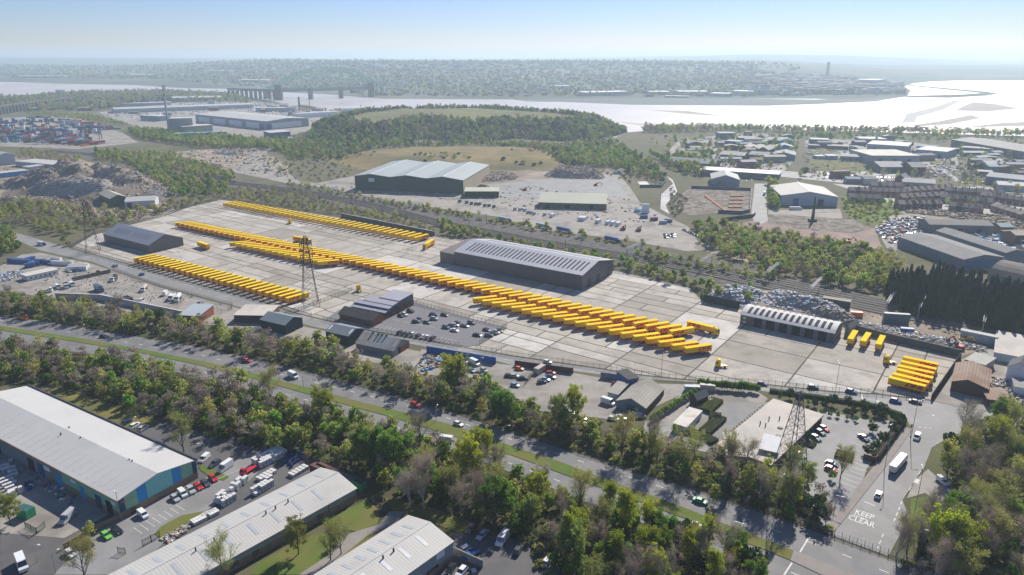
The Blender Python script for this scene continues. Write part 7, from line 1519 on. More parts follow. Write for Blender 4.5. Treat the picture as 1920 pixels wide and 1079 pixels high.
# dumped cars
r_ = random.Random(12); sp = scatter([(1640, 432), (1670, 410), (1730, 408), (1745, 425), (1740, 440), (1700, 455), (1668, 462)], 5.2, .4, r_); sp.sort(key=lambda q: q[0] / q[1]); cc = {}
for x, y in sp[:150]:
    k = r_.choice(['hatch', 'saloon', 'van', 'suv']); c = r_.choice(['white', 'silver', 'white', 'silver', 'light blue', 'grey', 'blue', 'red', 'beige', 'teal']); n = cc.get((k, c), 0); cc[(k, c)] = n + 1
    copy_tree(CARF[k], (x, y, surf(x, y)), r_.uniform(0, 6.28), f'{c} {WORD[k]} in the dumped car yard, {ordw(n)} of its kind from left', CAT[k], 'dumped cars right of the building site', swap={'m_paint': PAINT[c]})
for (x0, y0, x1, y1, n, pl) in [(1248, 442, 1262, 445, 3, 'in the small group beside the dirt track'), (1249, 447, 1262, 441, 2, 'in front of the group beside the dirt track'), (1284, 433, 1306, 443, 6, 'in the slanting line by the dirt track'), (1335, 335 + 13, 1455, 333, 14, 'beside the small grey gabled shed'), (1545, 327, 1690, 336, 20, 'in the far car park beyond the pale shed'), (1550, 333, 1680, 341, 16, 'in the second line of the far car park'), (1318, 449, 1322, 450, 1, 'alone beside the dirt track'), (200, 393, 222, 385, 3, 'beside the white shed at the left'), (298, 398, 320, 392, 4, 'on the pale lot right of the white shed')]:
    for i in range(n):
        u = i / max(n - 1, 1); c = r_.choice(['white', 'silver', 'blue', 'red', 'dark grey', 'grey', 'black', 'dark blue', 'grey'])
        car(x0 + (x1 - x0) * u, y0 + (y1 - y0) * u, (3, 8) if n > 8 else (10, 3), r_.choice(['hatch', 'saloon']), c, f'{pl}, {ordw(i)} from left', 'cars ' + pl, True)

spread('estate_clutter', 'vehicles and goods around the central estate units', [(1510, 262), (1790, 280), (1800, 325), (1700, 345), (1560, 340), (1500, 300)], 900, m_scr, (.8, 2.2), 61); spread('quarry_clutter', 'plant, skips and spoil dotted over the quarry floor', [(0, 300), (100, 290), (330, 345), (300, 372), (330, 395), (220, 415), (0, 392)], 700, m_rbl + m_scr[:3], (.5, 2.0), 62); spread('site_clutter', 'spoil and machines on the cleared ground', [(270, 290), (480, 275), (540, 310), (540, 335), (330, 310)], 400, m_rbl, (.6, 2.2), 63); spread('plant_bits', 'small stores and pallets in the plant depot', [(110, 505), (210, 512), (430, 576), (420, 590), (190, 550), (60, 545)], 260, m_scr + m_tmb, (.2, .7), 64)
spread('back_yard_pieces', 'stored parts and pallets in the yards at the right edge', [(1810, 700), (1930, 720), (1930, 760), (1860, 750)], 260, m_scr + m_tmb, (.25, .9), 65); spread('rail_side_litter', 'rubble and litter beside the railway', [(1300, 520), (1500, 560), (1700, 600), (1920, 645), (1920, 655), (1600, 590), (1320, 535)], 500, m_rbl, (.2, .7), 66)
# ------------------------------------------------------------------ sheds beyond the railway
e8 = top_z((871, 370), (871, 341.5))
TB = Shed('three_bay_shed', 'huge dark green shed with a three bay grey green roof beyond the railway', (666.5, 356), (869, 364.5), 104, e8 * .96, e8 * .16, ridge='bays', wall=m_gren, roof=mat('m_tbr', (.33, .37, .37), .6, .03, .06, rib=('y', 3.0, .18)), over=.3)
for k in range(3):
    x = TB.L * (k + .45) / 3; MB().box(x - .6, x + .6, 0, TB.D, TB.e + TB.r + .15, TB.e + TB.r + .32).build('ridge_light', m_lightb, TB.t)
TB.panel('f', TB.L * .13, TB.e * .62, TB.L * .055, TB.e * .26, m_sign, 'sign'); TB.panel('r', 0, 0, TB.D, TB.e * .9, mat('m_tan2', (.45, .38, .27), .8, .3, .1), 'pale_end_sheets')
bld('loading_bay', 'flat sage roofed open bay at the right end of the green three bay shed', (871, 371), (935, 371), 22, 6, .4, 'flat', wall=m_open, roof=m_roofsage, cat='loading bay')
LG = bld('sage_roofed_shed', 'long low green shed with a pale sage roof on the far apron', (1009.5, 391), (1137, 394.5), 26, 5.4, 4.4, 'mono', wall=m_dgren, roof=m_roofsage, cat='shed')
for u in (.1, .4, .75): LG.panel('f', LG.L * u, 0, 4, 4, m_open, 'door')
PD = Shed('pale_depot_shed', 'large pale depot shed with ribbed cream roof and blue door right of the access road', (1462.5, 385), (1569, 388), 52, top_z((1462.5, 385), (1462.5, 367)), 4, ridge='v', wall=m_wclad, roof=mat('m_pdr', (.45, .44, .40), .7, .05, .06, rib=('y', 2, .3)), over=.3)
PD.panel('f', PD.L * .22, 0, PD.L * .10, PD.e * .75, m_doorb, 'door'); PD.panel('f', PD.L * .66, 0, PD.L * .10, PD.e * .7, m_open, 'door'); MB().box(PD.L / 2 - .5, PD.L / 2 + .5, 0, PD.D, PD.e + 4.2, PD.e + 4.4).build('ridge_light', m_lightb, PD.t)
bld('grey_gabled_shed', 'grey gabled shed at the corner of the cleared plot', (1333, 348.5), (1386, 350.5), 36, top_z((1333, 348.5), (1333, 336)), 4.5, 'v', wall=mat('m_ggs', (.26, .28, .30), .7, .1, .06), roof=mat('m_ggr', (.36, .37, .36), .7, .05, .06))
bld('long_white_roofed_unit', 'very long low unit with white roof beyond the grey gabled shed', (1312, 329), (1459, 339), 26, 6.5, .5, 'flat', wall=mat('m_lwu', (.13, .14, .15), .8, .1, .1), roof=m_roofw, cat='warehouse')
far = [  # x0,y0,x1,y1,depth,height,rise,ridge,wall,roof,label
 (1252, 312, 1340, 318, 26, 6, 4, 'u', (.16, .09, .07), (.2, .21, .22), 'brick unit with grey pitched roofs by the creek trees'), (1270, 298, 1312, 300, 22, 6, 3, 'u', (.14, .08, .07), (.26, .27, .28), 'smaller brick unit behind the creek trees'), (1290, 279, 1320, 279, 20, 7, 3, 'v', (.13, .10, .09), (.17, .18, .18), 'gabled brick unit near the shore trees'),
 (1348, 262, 1378, 262, 20, 10, 1, 'flat', (.05, .13, .2), (.36, .42, .46), 'tall blue unit near the shore trees'), (1358, 276, 1385, 278, 20, 9, 1, 'flat', (.04, .13, .24), (.3, .38, .44), 'blue unit in front of the tall blue one'), (1350, 300, 1395, 303, 26, 7, 3, 'u', (.13, .09, .08), (.34, .34, .33), 'brick unit with striped saw tooth roof'), (1385, 288, 1440, 292, 34, 8, 3, 'bays', (.10, .09, .09), (.36, .33, .30), 'long saw tooth factory in the estate'), (1402, 300, 1438, 303, 26, 7, 3, 'u', (.13, .08, .07), (.27, .27, .27), 'brown factory with a rounded roof'),
 (1450, 300, 1490, 302, 36, 7, 3, 'v', (.10, .20, .26), (.30, .32, .34), 'nearest of the three blue gabled units'), (1456, 285, 1486, 286, 26, 7, 3, 'v', (.07, .20, .30), (.28, .38, .44), 'middle of the three blue gabled units'), (1458, 274, 1484, 274, 22, 7, 3, 'v', (.05, .18, .28), (.28, .36, .42), 'farthest of the three blue gabled units'), (1412, 268, 1445, 270, 16, 6, 2, 'flat', (.05, .13, .2), (.24, .28, .3), 'low teal unit near the shore'),
 (1520, 269, 1555, 270, 22, 6, 1, 'flat', (.1, .12, .14), (.46, .47, .47), 'low white roofed unit by the field'), (1514, 279, 1535, 280, 14, 5, 1, 'flat', (.07, .08, .09), (.22, .23, .23), 'small dark unit by the field'), (1550, 280, 1590, 282, 20, 5, 1, 'flat', (.12, .1, .09), (.25, .23, .2), 'long dark roofed workshop by the field'), (1593, 288, 1612, 290, 20, 6, 3, 'v', (.12, .08, .07), (.3, .3, .3), 'gabled workshop left of the long factory'), (1575, 302, 1615, 304, 22, 6, 2, 'u', (.2, .2, .2), (.33, .35, .35), 'grey unit above the playing field'), (1552, 300, 1570, 300, 14, 5, 1, 'flat', (.3, .4, .48), (.5, .54, .58), 'pale blue sheds above the playing field'), (1530, 299, 1548, 299, 12, 4, 1, 'flat', (.35, .4, .42), (.5, .53, .55), 'white sheds above the playing field'),
 (1632, 309, 1722, 309, 60, 11, 3, 'flat', (.28, .31, .34), (.52, .49, .42), 'long factory with a cream roof in the estate'), (1624, 285, 1700, 290, 50, 11, 2, 'flat', (.30, .33, .36), (.60, .60, .58), 'rear half of the cream roofed factory'), (1715, 293, 1773, 298, 50, 9, 1, 'flat', (.25, .32, .38), (.60, .59, .55), 'blue grey right wing of the cream factory'), (1618, 271, 1662, 271, 30, 8, 1, 'flat', (.3, .31, .32), (.6, .57, .5), 'small cream roofed block behind the factory'), (1650, 325, 1700, 325, 36, 7, 4, 'u', (.18, .16, .15), (.30, .30, .31), 'grey roofed hall in front of the factory'), (1708, 329, 1735, 329, 26, 9, 4, 'u', (.16, .06, .05), (.22, .22, .23), 'red brick hall beside the grey roofed one'),
 (1782, 275, 1920, 300, 60, 10, 3, 'u', (.10, .11, .13), (.26, .25, .25), 'vast dark hall near the shore at far right'), (1800, 286, 1860, 290, 20, 7, 1, 'flat', (.12, .13, .14), (.32, .32, .32), 'dark annex before the vast dark hall'), (1850, 318, 1888, 318, 22, 6, 3, 'u', (.42, .45, .46), (.45, .46, .46), 'small white unit at the right'), (1846, 345, 1940, 355, 26, 8, 3, 'u', (.12, .16, .2), (.34, .36, .38), 'grey blue unit at the right edge'), (1690, 352, 1752, 356, 20, 6, 3, 'u', (.3, .3, .3), (.4, .4, .39), 'pale roofed hall beside the terraces'), (1676, 348, 1694, 350, 16, 8, 4, 'v', (.18, .08, .07), (.22, .22, .23), 'brick chapel like hall beside the terraces'),
 (1740, 438, 1860, 441, 20, 7, 2, 'u', (.16, .17, .18), (.13, .12, .12), 'dark roofed long workshop, rear of three by the dumped cars'), (1870, 358, 1940, 362, 24, 6, 2, 'u', (.5, .5, .5), (.5, .5, .5), 'white unit at the right edge by the terraces'), (1830, 330, 1860, 332, 16, 5, 1, 'flat', (.14, .07, .06), (.3, .3, .3), 'small brick building right of the dark conifers')]
for i, (x0, y0, x1, y1, dp, h_, r_h, rg, wc, rc, lb) in enumerate(far):
    S = Shed('industrial_unit', lb, (x0, y0), (x1, y1), dp, h_, r_h, ridge=rg, wall=mat('m_fw%d' % i, wc, .8, .1, .12), roof=mat('m_fr%d' % i, rc, .8, .04, .12), cat='building')
    if (x1 - x0) > 30 and rg != 'bays':
        for u in (.15, .45, .75): S.panel('f', S.L * u, 0, S.L * .08, h_ * .6, m_open if i % 2 else m_doorb, 'door')
bld('long_dark_shed', 'long grey roofed shed with blue end, front of three by the conifer screen', (1682, 462), (1803, 507), 30, 7, 2.5, 'u', wall=mat('m_lds', (.18, .21, .24), .8, .2, .1), roof=mat('m_ldr', (.24, .235, .23), .9, .1, .15, rib=('x', 2, .2)), cat='shed').panel('r', 2, 1, 30, 5, m_bluew, 'blue_end')
bld('long_dark_shed', 'long narrow dark roofed shed, middle of three by the dumped cars', (1752, 450), (1882, 494), 15, 7, 2, 'u', wall=mat('m_lds', (.18, .21, .24), .8, .2, .1), roof=mat('m_ldr', (.24, .235, .23), .9, .1, .15, rib=('x', 2, .2)), cat='shed')
bld('barrel_roofed_hangar', 'dark barrel roofed hangar behind the conifer screen', (1850, 525), (1935, 545), 30, 4, 6, 'vault', wall=m_conc, roof=mat('m_brh', (.10, .09, .085), .8, .2, .15), cat='hangar')
LS = bld('white_fronted_shed', 'white shed with pale ribbed roof right of the quarry', (236, 392), (292, 389), 20, top_z((292, 389), (292, 376)), 2.4, 'u', wall=mat('m_wfs', (.55, .58, .60), .7, .3, .05), roof=m_roofw, cat='shed'); LS.panel('f', LS.L * .05, 0, 4, 5, m_open, 'door')
bld('dark_walled_shed', 'dark walled shed with grey roof behind the white fronted one', (209, 390), (240, 386), 34, 8, 3, 'v', wall=m_dgren, roof=mat('m_dws', (.4, .38, .32), .8, .1, .1), cat='shed'); cbox(240, 404, .1, 'c12', 'maroon', 'dark red container in front of the white fronted shed')
bld('white_end_building', 'tall white shed cut by the left edge of the photo', (0, 311), (30, 308), 30, 12, 3, 'v', wall=m_wclad, roof=m_roofs, cat='shed'); bld('low_white_shed', 'low white roofed shed running right from the left edge', (30, 312), (105, 319), 24, 6, 1, 'flat', wall=m_wclad, roof=m_roofw, cat='shed'); bld('bright_blue_shed', 'bright blue sided shed at the left edge', (2, 334), (55, 328), 14, 5, .6, 'flat', wall=m_bluep, roof=m_roofw, cat='shed'); bld('small_white_shed', 'small white shed beside the bright blue one', (55, 322), (86, 318), 14, 5, .6, 'flat', wall=m_wclad, roof=m_roofw, cat='shed')
# logistics park, recycling plant
bld('logistics_warehouse', 'long white roofed warehouse, front one of the logistics park', (215, 213), (475, 203), 60, 9, 2, 'u', wall=m_wclad, roof=m_roofw); bld('logistics_warehouse', 'white roofed warehouse behind the long one', (322, 192), (416, 190), 60, 11, 3, 'u', wall=m_wclad, roof=m_roofw); bld('logistics_warehouse', 'thin white warehouse at the rear of the logistics park', (225, 200), (322, 197), 30, 7, 1, 'flat', wall=m_wclad, roof=m_roofs)
BW = bld('blue_cornered_warehouse', 'huge white roofed warehouse with blue corners left of the wooded hill', (368, 229), (501, 244), dist((501, 244), (566, 236)), 15, 3, 'u', wall=mat('m_bcw', (.25, .32, .36), .7, .05, .05), roof=m_roofw); 
for u in (.04, .27, .5, .73): BW.panel('f', BW.L * u, 1, BW.L * .17, 10, m_sign, 'white_panel')
BW.panel('r', BW.D * .12, 1, BW.D * .7, 10, m_sign, 'white_panel'); BW.panel('f', BW.L * .9, 0, BW.L * .06, 9, m_doorb, 'door'); BW.panel('r', BW.D * .0, 0, BW.D * .1, 9, m_doorb, 'door')
bld('small_dark_shed', 'small dark shed with pale roof at the foot of the wooded hill', (507, 259), (545, 256), 24, 8, 1, 'mono', wall=m_navy, roof=m_roofs, cat='shed'); bld('office_terrace', 'white office buildings at the river side of the logistics park', (560, 222), (640, 217), 30, 9, 1, 'flat', wall=m_sign, roof=m_roofw, cat='building'); bld('river_works', 'white works beside the river pier', (480, 210), (555, 210), 24, 9, 1, 'flat', wall=m_wclad, roof=m_roofs, cat='building'); bld('curved_white_hall', 'white hall with curved roof beside the river works', (640, 210), (682, 209), 20, 5, 5, 'vault', wall=m_wclad, roof=m_white, cat='building')
RP = bld('recycling_plant', 'tall grey recycling plant block beside the thin chimney', (320, 252), (364, 251), 26, 26, 2, 'flat', wall=mat('m_rp', (.30, .34, .36), .8, .1, .06), roof=m_roofs, cat='plant'); bld('recycling_hall', 'lower pale hall beside the tall recycling block', (345, 254), (400, 250), 24, 14, 1, 'flat', wall=mat('m_rp', (.30, .34, .36), .8, .1, .06), roof=m_cream, cat='plant'); bld('blue_hall', 'long low blue hall in front of the recycling plant', (329, 262), (426, 258), 12, 9, 1, 'flat', wall=mat('m_bh', (.05, .2, .36), .7, .1, .1), roof=mat('m_bhr', (.2, .36, .48), .7, .1, .1), cat='plant'); bld('teal_unit', 'pale teal unit left of the recycling plant', (264, 226), (300, 228), 26, 10, 1, 'flat', wall=mat('m_bh2', (.2, .3, .35), .7, .1, .1), roof=m_roofs, cat='building')
def stack(x, y, ytop, r, label, m, name='chimney', rt=None, xt=None):
    p = G(x, y); z = top_z((x, y), (x, ytop)); t = empty(name, (p.x, p.y, 0), 0, label, 'chimney'); MB().cyl((0, 0, 0), r, z, 14, r2=rt or r * .7).build('shaft', m, t); MB().cyl((0, 0, z * .97), (rt or r * .7) * 1.15, z * .03, 14).build('rim', m_dark, t); return t
m_stk = mat('m_stk', (.42, .46, .5), .8, .1, .1)
stack(318, 252, 177, 2.0, 'thin pale chimney of the recycling plant', m_stk, rt=1.4); stack(1549, 158, 117, 9, 'tall chimney on the far shore', mat('m_stk2', (.3, .3, .3), .9, .1, .1), rt=5.5); stack(562, 208, 182, 2.2, 'dark chimney beside the river works', m_dark, rt=1.8); stack(581, 206, 188, 1.5, 'pale chimney right of the dark one', m_stk); stack(1642, 269, 246, 2.2, 'pale chimney behind the cream roofed factory', m_stk); stack(677, 207, 197, 1.5, 'short dark chimney near the curved hall', m_dark)
for x, y, yt, r in [(1573, 160, 146, 8), (1590, 160, 147, 6), (1636, 176, 165, 8), (1612, 178, 166, 7), (1643, 178, 165, 8), (1412, 178, 160, 14), (1433, 178, 160, 14)]:
    stack(x, y, yt, r, 'squat %s tower among the works on the far shore at %s' % (('silver', 'grey', 'pale', 'dull', 'broad', 'first twin', 'second twin')[[1573, 1590, 1636, 1612, 1643, 1412, 1433].index(x)], 'the estuary edge'), m_stk, 'storage_tower', rt=r)
for i, (x0, y0, x1, y1, dp, h_) in enumerate([(1098, 181, 1178, 179, 60, 12), (1218, 178, 1256, 178, 50, 10), (1273, 179, 1328, 179, 60, 12), (1330, 181, 1366, 182, 50, 10), (1372, 179, 1410, 180, 60, 14), (1612, 162, 1642, 162, 60, 25), (1500, 164, 1540, 165, 60, 12), (1560, 172, 1600, 172, 60, 12), (1640, 165, 1660, 163, 60, 30), (1440, 172, 1480, 173, 60, 12), (1030, 168, 1060, 169, 40, 10), (1660, 176, 1690, 175, 50, 12), (1246, 183, 1290, 184, 20, 5), (450, 156, 500, 156, 60, 10), (30, 148, 120, 148, 60, 10), (230, 146, 280, 147, 60, 10), (390, 146, 440, 146, 50, 10)]):
    p, q = G(x0, y0), G(x1, y1); zz_ = float(H((p.x + q.x) / 2, p.y)); bld('far_shore_building', 'white roofed works on the far shore, %s as listed from the estuary edge outward' % ordw(i), (x0, y0), (x1, y1), dp, h_ + zz_, 1, 'flat', wall=mat('m_fs', (.36, .38, .4), .8, .01, .1), roof=m_white, cat='building')
rs = np.random.RandomState(77); mb = MB(); mt = [mat('m_town%d' % i, c, .9, .05, .1) for i, c in enumerate([(.36, .34, .31), (.2, .13, .10), (.14, .13, .13), (.5, .5, .48)])]
for (pts, n, s0, s1, hh) in [([(720, 181), (1400, 182), (1680, 178), (1690, 160), (1420, 150), (1400, 140), (900, 138), (400, 138), (300, 150), (480, 164)], 2600, 5, 14, 8), ([(1400, 178), (1690, 178), (1680, 158), (1500, 155), (1400, 160)], 500, 8, 30, 16), ([(0, 200), (180, 200), (300, 186), (420, 180), (300, 176), (120, 180), (0, 188)], 260, 4, 9, 8), ([(560, 215), (640, 212), (620, 205), (500, 200)], 40, 5, 15, 8)]:
    P = [G(*p) for p in pts]; xs = [p.x for p in P]; yy = [p.y for p in P]; fx = rs.uniform(min(xs), max(xs), n * 3); fy = rs.uniform(min(yy), max(yy), n * 3); _, i2 = poly_dist(fx, fy, P); fx, fy = fx[i2][:n], fy[i2][:n]; hz = H(fx, fy)
    for x, y, z in zip(fx, fy, hz): w_, d_, h_ = rs.uniform(s0, s1), rs.uniform(s0, s1) * .6, hh * rs.uniform(.6, 1.3); mb.box(x - w_, x + w_, y - d_, y + d_, z - 3, z + h_, rs.choice(4, p=[.4, .25, .2, .15]))
tag(mb.build('far_town', mt), 'houses and works covering the far shore hills', 'town', None, 'stuff')
# houses of the terraces
def house_proto(i, wc, rc):
    t = empty('terraced_house', (0, 0, 0)); PROTOS.append(t); MB().box(-4, 4, -4, 4, -.3, 5.2).build('wall', mat('m_hw%d' % i, wc, .9, .3, .1), t)
    b = MB(); b.add([(-4.1, -4.4, 5.1), (4.1, -4.4, 5.1), (4.1, 4.4, 5.1), (-4.1, 4.4, 5.1), (-4.1, 0, 8), (4.1, 0, 8)], [(0, 1, 5, 4), (2, 3, 4, 5), (1, 2, 5), (3, 0, 4), (0, 3, 2, 1)]); b.build('roof', mat('m_hr%d' % i, rc, .9, .3, .1), t)
    for x in (-2.2, 2.0):
        for z in (1.2, 3.5): MB().box(x - .7, x + .7, -4.06, -4.01, z, z + 1.2).build('window', m_win, t)
    MB().box(-.4, .5, -4.06, -4.01, 0, 2.1).build('door', m_white, t); MB().box(3, 3.8, -.4, .4, 6.8, 9).build('chimney', mat('m_hw%d' % i, wc), t); return t
HS = [house_proto(0, (.30, .14, .10), (.31, .26, .22)), house_proto(1, (.33, .17, .12), (.27, .235, .21))]
for j, (x0, y0, x1, y1, n) in enumerate([(1600, 366, 1690, 369, 9), (1692, 379, 1762, 375, 7), (1700, 366, 1775, 362, 7), (1775, 380, 1850, 388, 7), (1780, 366, 1870, 372, 8), (1600, 379, 1640, 381, 4), (1690, 392, 1750, 391, 6), (1872, 398, 1915, 412, 5), (1850, 376, 1915, 385, 6), (1790, 396, 1830, 400, 4), (1640, 356, 1680, 357, 4)]):
    a, b = G(x0, y0), G(x1, y1); h = heading(a, b)
    for i in range(n):
        p = a.lerp(b, i / (n - 1)); copy_tree(HS[j % 2], (p.x, p.y, 0), h, 'brick house, %s from left in the %s terrace' % (ordw(i), ['long rear left', 'middle', 'rear middle', 'right', 'rear right', 'short left', 'front', 'far right front', 'far right rear', 'short right', 'small rear'][j]), 'house', 'brick terraces behind the timber yard', (1.25, 1.1, 1))
# ------------------------------------------------------------------ river bridges and viaduct
m_stone = mat('m_stone', (.13, .12, .115), .9, .05, .15)
def viaduct(label, pts, h, wd, pitch, m=m_stone, top=2.5, rail=True):
    """arched viaduct along a line: piers and arches as real openings"""
    P = [G(*p) for p in pts]; t = empty('railway_viaduct', (P[0].x, P[0].y, 0), 0, label, 'viaduct')
    for p, q in zip(P, P[1:]):
        L = (q - p).length; d = (q - p) / L; n = max(1, round(L / pitch)); s = L / n; nn = Vector((-d.y, d.x, 0)) * wd / 2; o = p - P[0]
        for i in range(n):
            c = o + d * (s * i); r = s * .38; sp_ = h - r - top; out = [(0, 0), (s * .12, 0), (s * .12, sp_)] + [(s / 2 - r * math.cos(math.pi * k / 8), sp_ + r * math.sin(math.pi * k / 8)) for k in range(1, 8)] + [(s * .88, sp_), (s * .88, 0), (s, 0), (s, h), (0, h)]
            fr = [c + d * u - nn for u, z in out]; bk = [c + d * u + nn for u, z in out]; k = len(out)
            b = MB(); b.add([(v.x, v.y, z) for v, (u, z) in zip(fr, out)] + [(v.x, v.y, z) for v, (u, z) in zip(bk, out)], [tuple(range(k)), tuple(range(2 * k - 1, k - 1, -1))] + [(i_, k + i_, k + (i_ + 1) % k, (i_ + 1) % k) for i_ in range(k)]); b.build('arch', m, t)
    return t
viaduct('curving stone viaduct with many arches at the far left', [(-40, 222), (20, 212), (75, 204), (132, 197)], 20, 8, 16); viaduct('stone viaduct arches at the near end of the rail bridge', [(132, 190), (250, 178), (430, 182)], 12, 8, 22, top=3); viaduct('tall stone arches where the rail bridge meets the shore', [(430, 184), (524, 188)], 30, 8, 20, top=4)
RB = empty('rail_bridge', tuple(G(524, 188)), 0, 'grey lattice rail bridge on stone piers across the estuary', 'bridge'); o = G(524, 188); pr = [G(524, 188), G(583, 186.5), G(640, 184.5), G(697, 182)]
for i, p in enumerate(pr): v = p - o; MB().box(v.x - (10 if i in (0, 3) else 6), v.x + (10 if i in (0, 3) else 6), v.y - 6, v.y + 6, 0, 44 if i in (0, 3) else 33).build('pier', m_stone, RB)
m_brg = mat('m_brg', (.2, .2, .2), .8, .1, .1)
for p, q in zip(pr, pr[1:]):
    a, b = p - o, q - o; m_ = MB(); n = 12
    for s in (-4, 4):
        m_.bar((a.x, a.y + s, 26), (b.x, b.y + s, 26), 1.2); m_.bar((a.x, a.y + s, 33), (b.x, b.y + s, 33), 1.2)
        for k in range(n): u, w_ = a.lerp(b, k / n), a.lerp(b, (k + 1) / n); m_.bar((u.x, u.y + s, 26), (w_.x, w_.y + s, 33), .6); m_.bar((w_.x, w_.y + s, 26), (u.x, u.y + s, 33), .6)
    m_.bar((a.x, a.y, 27), (b.x, b.y, 27), 7); m_.build('truss_span', m_brg, RB)
AB = empty('arch_bridge', tuple(G(505, 184)), 0, 'pale green steel arch road bridge behind the rail bridge', 'bridge'); o = G(505, 184); a, b = G(505, 184) - o, G(718, 178) - o; m_grn = mat('m_grnb', (.32, .58, .42), .7, .05, .05)
for s in (-9, 9):
    m_ = MB(); pp = []; N_ = 24
    for k in range(N_ + 1):
        u = k / N_; p = a.lerp(b, u); zz_ = 28 + 62 * (1 - (2 * u - 1) ** 2); pp.append((Vector((p.x, p.y + s, zz_)), Vector((p.x, p.y + s, 22 + 58 * (1 - (2 * u - 1) ** 2)))))
    for (p0, l0), (p1, l1) in zip(pp, pp[1:]): m_.bar(p0, p1, 2.4); m_.bar(l0, l1, 2.0); m_.bar(l0, p1, 1.2)
    for p0, l0 in pp: m_.bar(l0, (l0.x, l0.y, 26), .5)
    m_.build('arch_rib', m_grn, AB)
m_ = MB(); aa_, bb_ = G(430, 186) - o, G(780, 176) - o; m_.bar((aa_.x, aa_.y, 26), (bb_.x, bb_.y, 26), 3); m_.build('road_deck', m_grn, AB)
for p in (a, b): MB().box(p.x - 6, p.x + 6, p.y - 12, p.y + 12, 0, 26).build('abutment', m_conc, AB)
CH = empty('church', tuple(G(300, 177)), 0, 'old stone church with square tower on the near shore', 'church'); MB().box(12, 20, -4, 4, 0, 30).build('tower', mat('m_ch', (.16, .10, .09), .9, .1, .1), CH); b = MB(); b.add([(-30, -7, 0), (12, -7, 0), (12, 7, 0), (-30, 7, 0), (-30, -7, 9), (12, -7, 9), (12, 7, 9), (-30, 7, 9), (-30, 0, 15), (12, 0, 15)], [(0, 1, 5, 4), (2, 3, 7, 6), (4, 5, 9, 8), (6, 7, 8, 9), (0, 4, 8, 7, 3), (1, 2, 6, 9, 5)]); b.build('nave', mat('m_ch', (.16, .10, .09)), CH)
bld('pale_tower_block', 'pale block of flats among trees on the near shore at far left', (106, 182), (124, 182), 14, 22, 1, 'flat', wall=m_sign, roof=m_white, cat='building'); bld('spire_house', 'low pale building left of the block of flats', (92, 184), (106, 183), 14, 8, 3, 'u', wall=m_sign, roof=m_roofd, cat='building')
# ------------------------------------------------------------------ railway
m_rail = mat('m_rail', (.36, .33, .30), .6, .3, .1, metal=.2); m_slp = mat('m_slp', (.10, .09, .08), .9, .5, .1)
CLN = [(100, 283), (300, 301), (425, 341), (560, 357), (700, 384), (820, 415), (1000, 450), (1200, 483), (1330, 508), (1500, 546), (1700, 588), (1920, 634), (2100, 672)]
def offset_line(pts, off):
    P = [G(*p) for p in pts]; Q = []
    for i, p in enumerate(P):
        a = P[max(i - 1, 0)]; b = P[min(i + 1, len(P) - 1)]; d = (b - a).normalized(); Q.append(p + Vector((-d.y, d.x, 0)) * off)
    return Q
for i, off in enumerate((-9.5, -5.5, -1.5, 3, 7, 11, 15)):
    pts = CLN if i < 4 else CLN[7:]
    Q = offset_line(pts, off); t = empty('railway_track', (0, 0, 0), 0, 'railway track, %s from the yard side of the line' % ordw(i), 'railway track', 'railway tracks'); m_ = MB()
    for s in (-.72, .72):
        for a, b in zip(Q, Q[1:]):
            d = (b - a).normalized(); n = Vector((-d.y, d.x, 0)) * s; m_.bar((a.x + n.x, a.y + n.y, .62), (b.x + n.x, b.y + n.y, .62), .14)
        m_.build('rail', m_rail, t); m_ = MB()
    m_ = MB()
    for a, b in zip(Q, Q[1:]):
        d = (b - a).normalized(); n = Vector((-d.y, d.x, 0)) * 1.3; m_.add([(v.x, v.y, .47) for v in (a - n, b - n, b + n, a + n)] + [(v.x, v.y, .2) for v in (a - n * 1.3, b - n * 1.3, b + n * 1.3, a + n * 1.3)], [(0, 1, 2, 3), (0, 4, 5, 1), (2, 6, 7, 3)])
    m_.build('ballast_strip', m_slp, t)
def gantry(x, y, label, span=22, h=8, hd=None):
    p = G(x, y); t = empty('track_gantry', (p.x, p.y, 0), (hd if hd is not None else DA), label, 'gantry'); m_ = mat('m_gan', (.35, .36, .36), .6, .5, .1)
    for s in (0, span): MB().bar((s, 0, 0), (s, 0, h), .4).build('mast', m_, t)
    b = MB(); n = 10
    for s in (-.5, .5): b.bar((0, s, h), (span, s, h), .22); b.bar((0, s, h - 1.1), (span, s, h - 1.1), .22)
    for k in range(n): b.bar((span * k / n, -.5, h - 1.1), (span * (k + 1) / n, .5, h), .15)
    b.build('lattice_beam', m_, t)
for i, (x, y) in enumerate([(600, 372), (760, 405), (880, 430), (1060, 470), (1175, 487), (1310, 512), (1436, 532), (1518, 563), (1660, 592), (1720, 600), (1840, 628)]): gantry(x, y, 'overhead line gantry across the railway, %s from the left' % ordw(i))
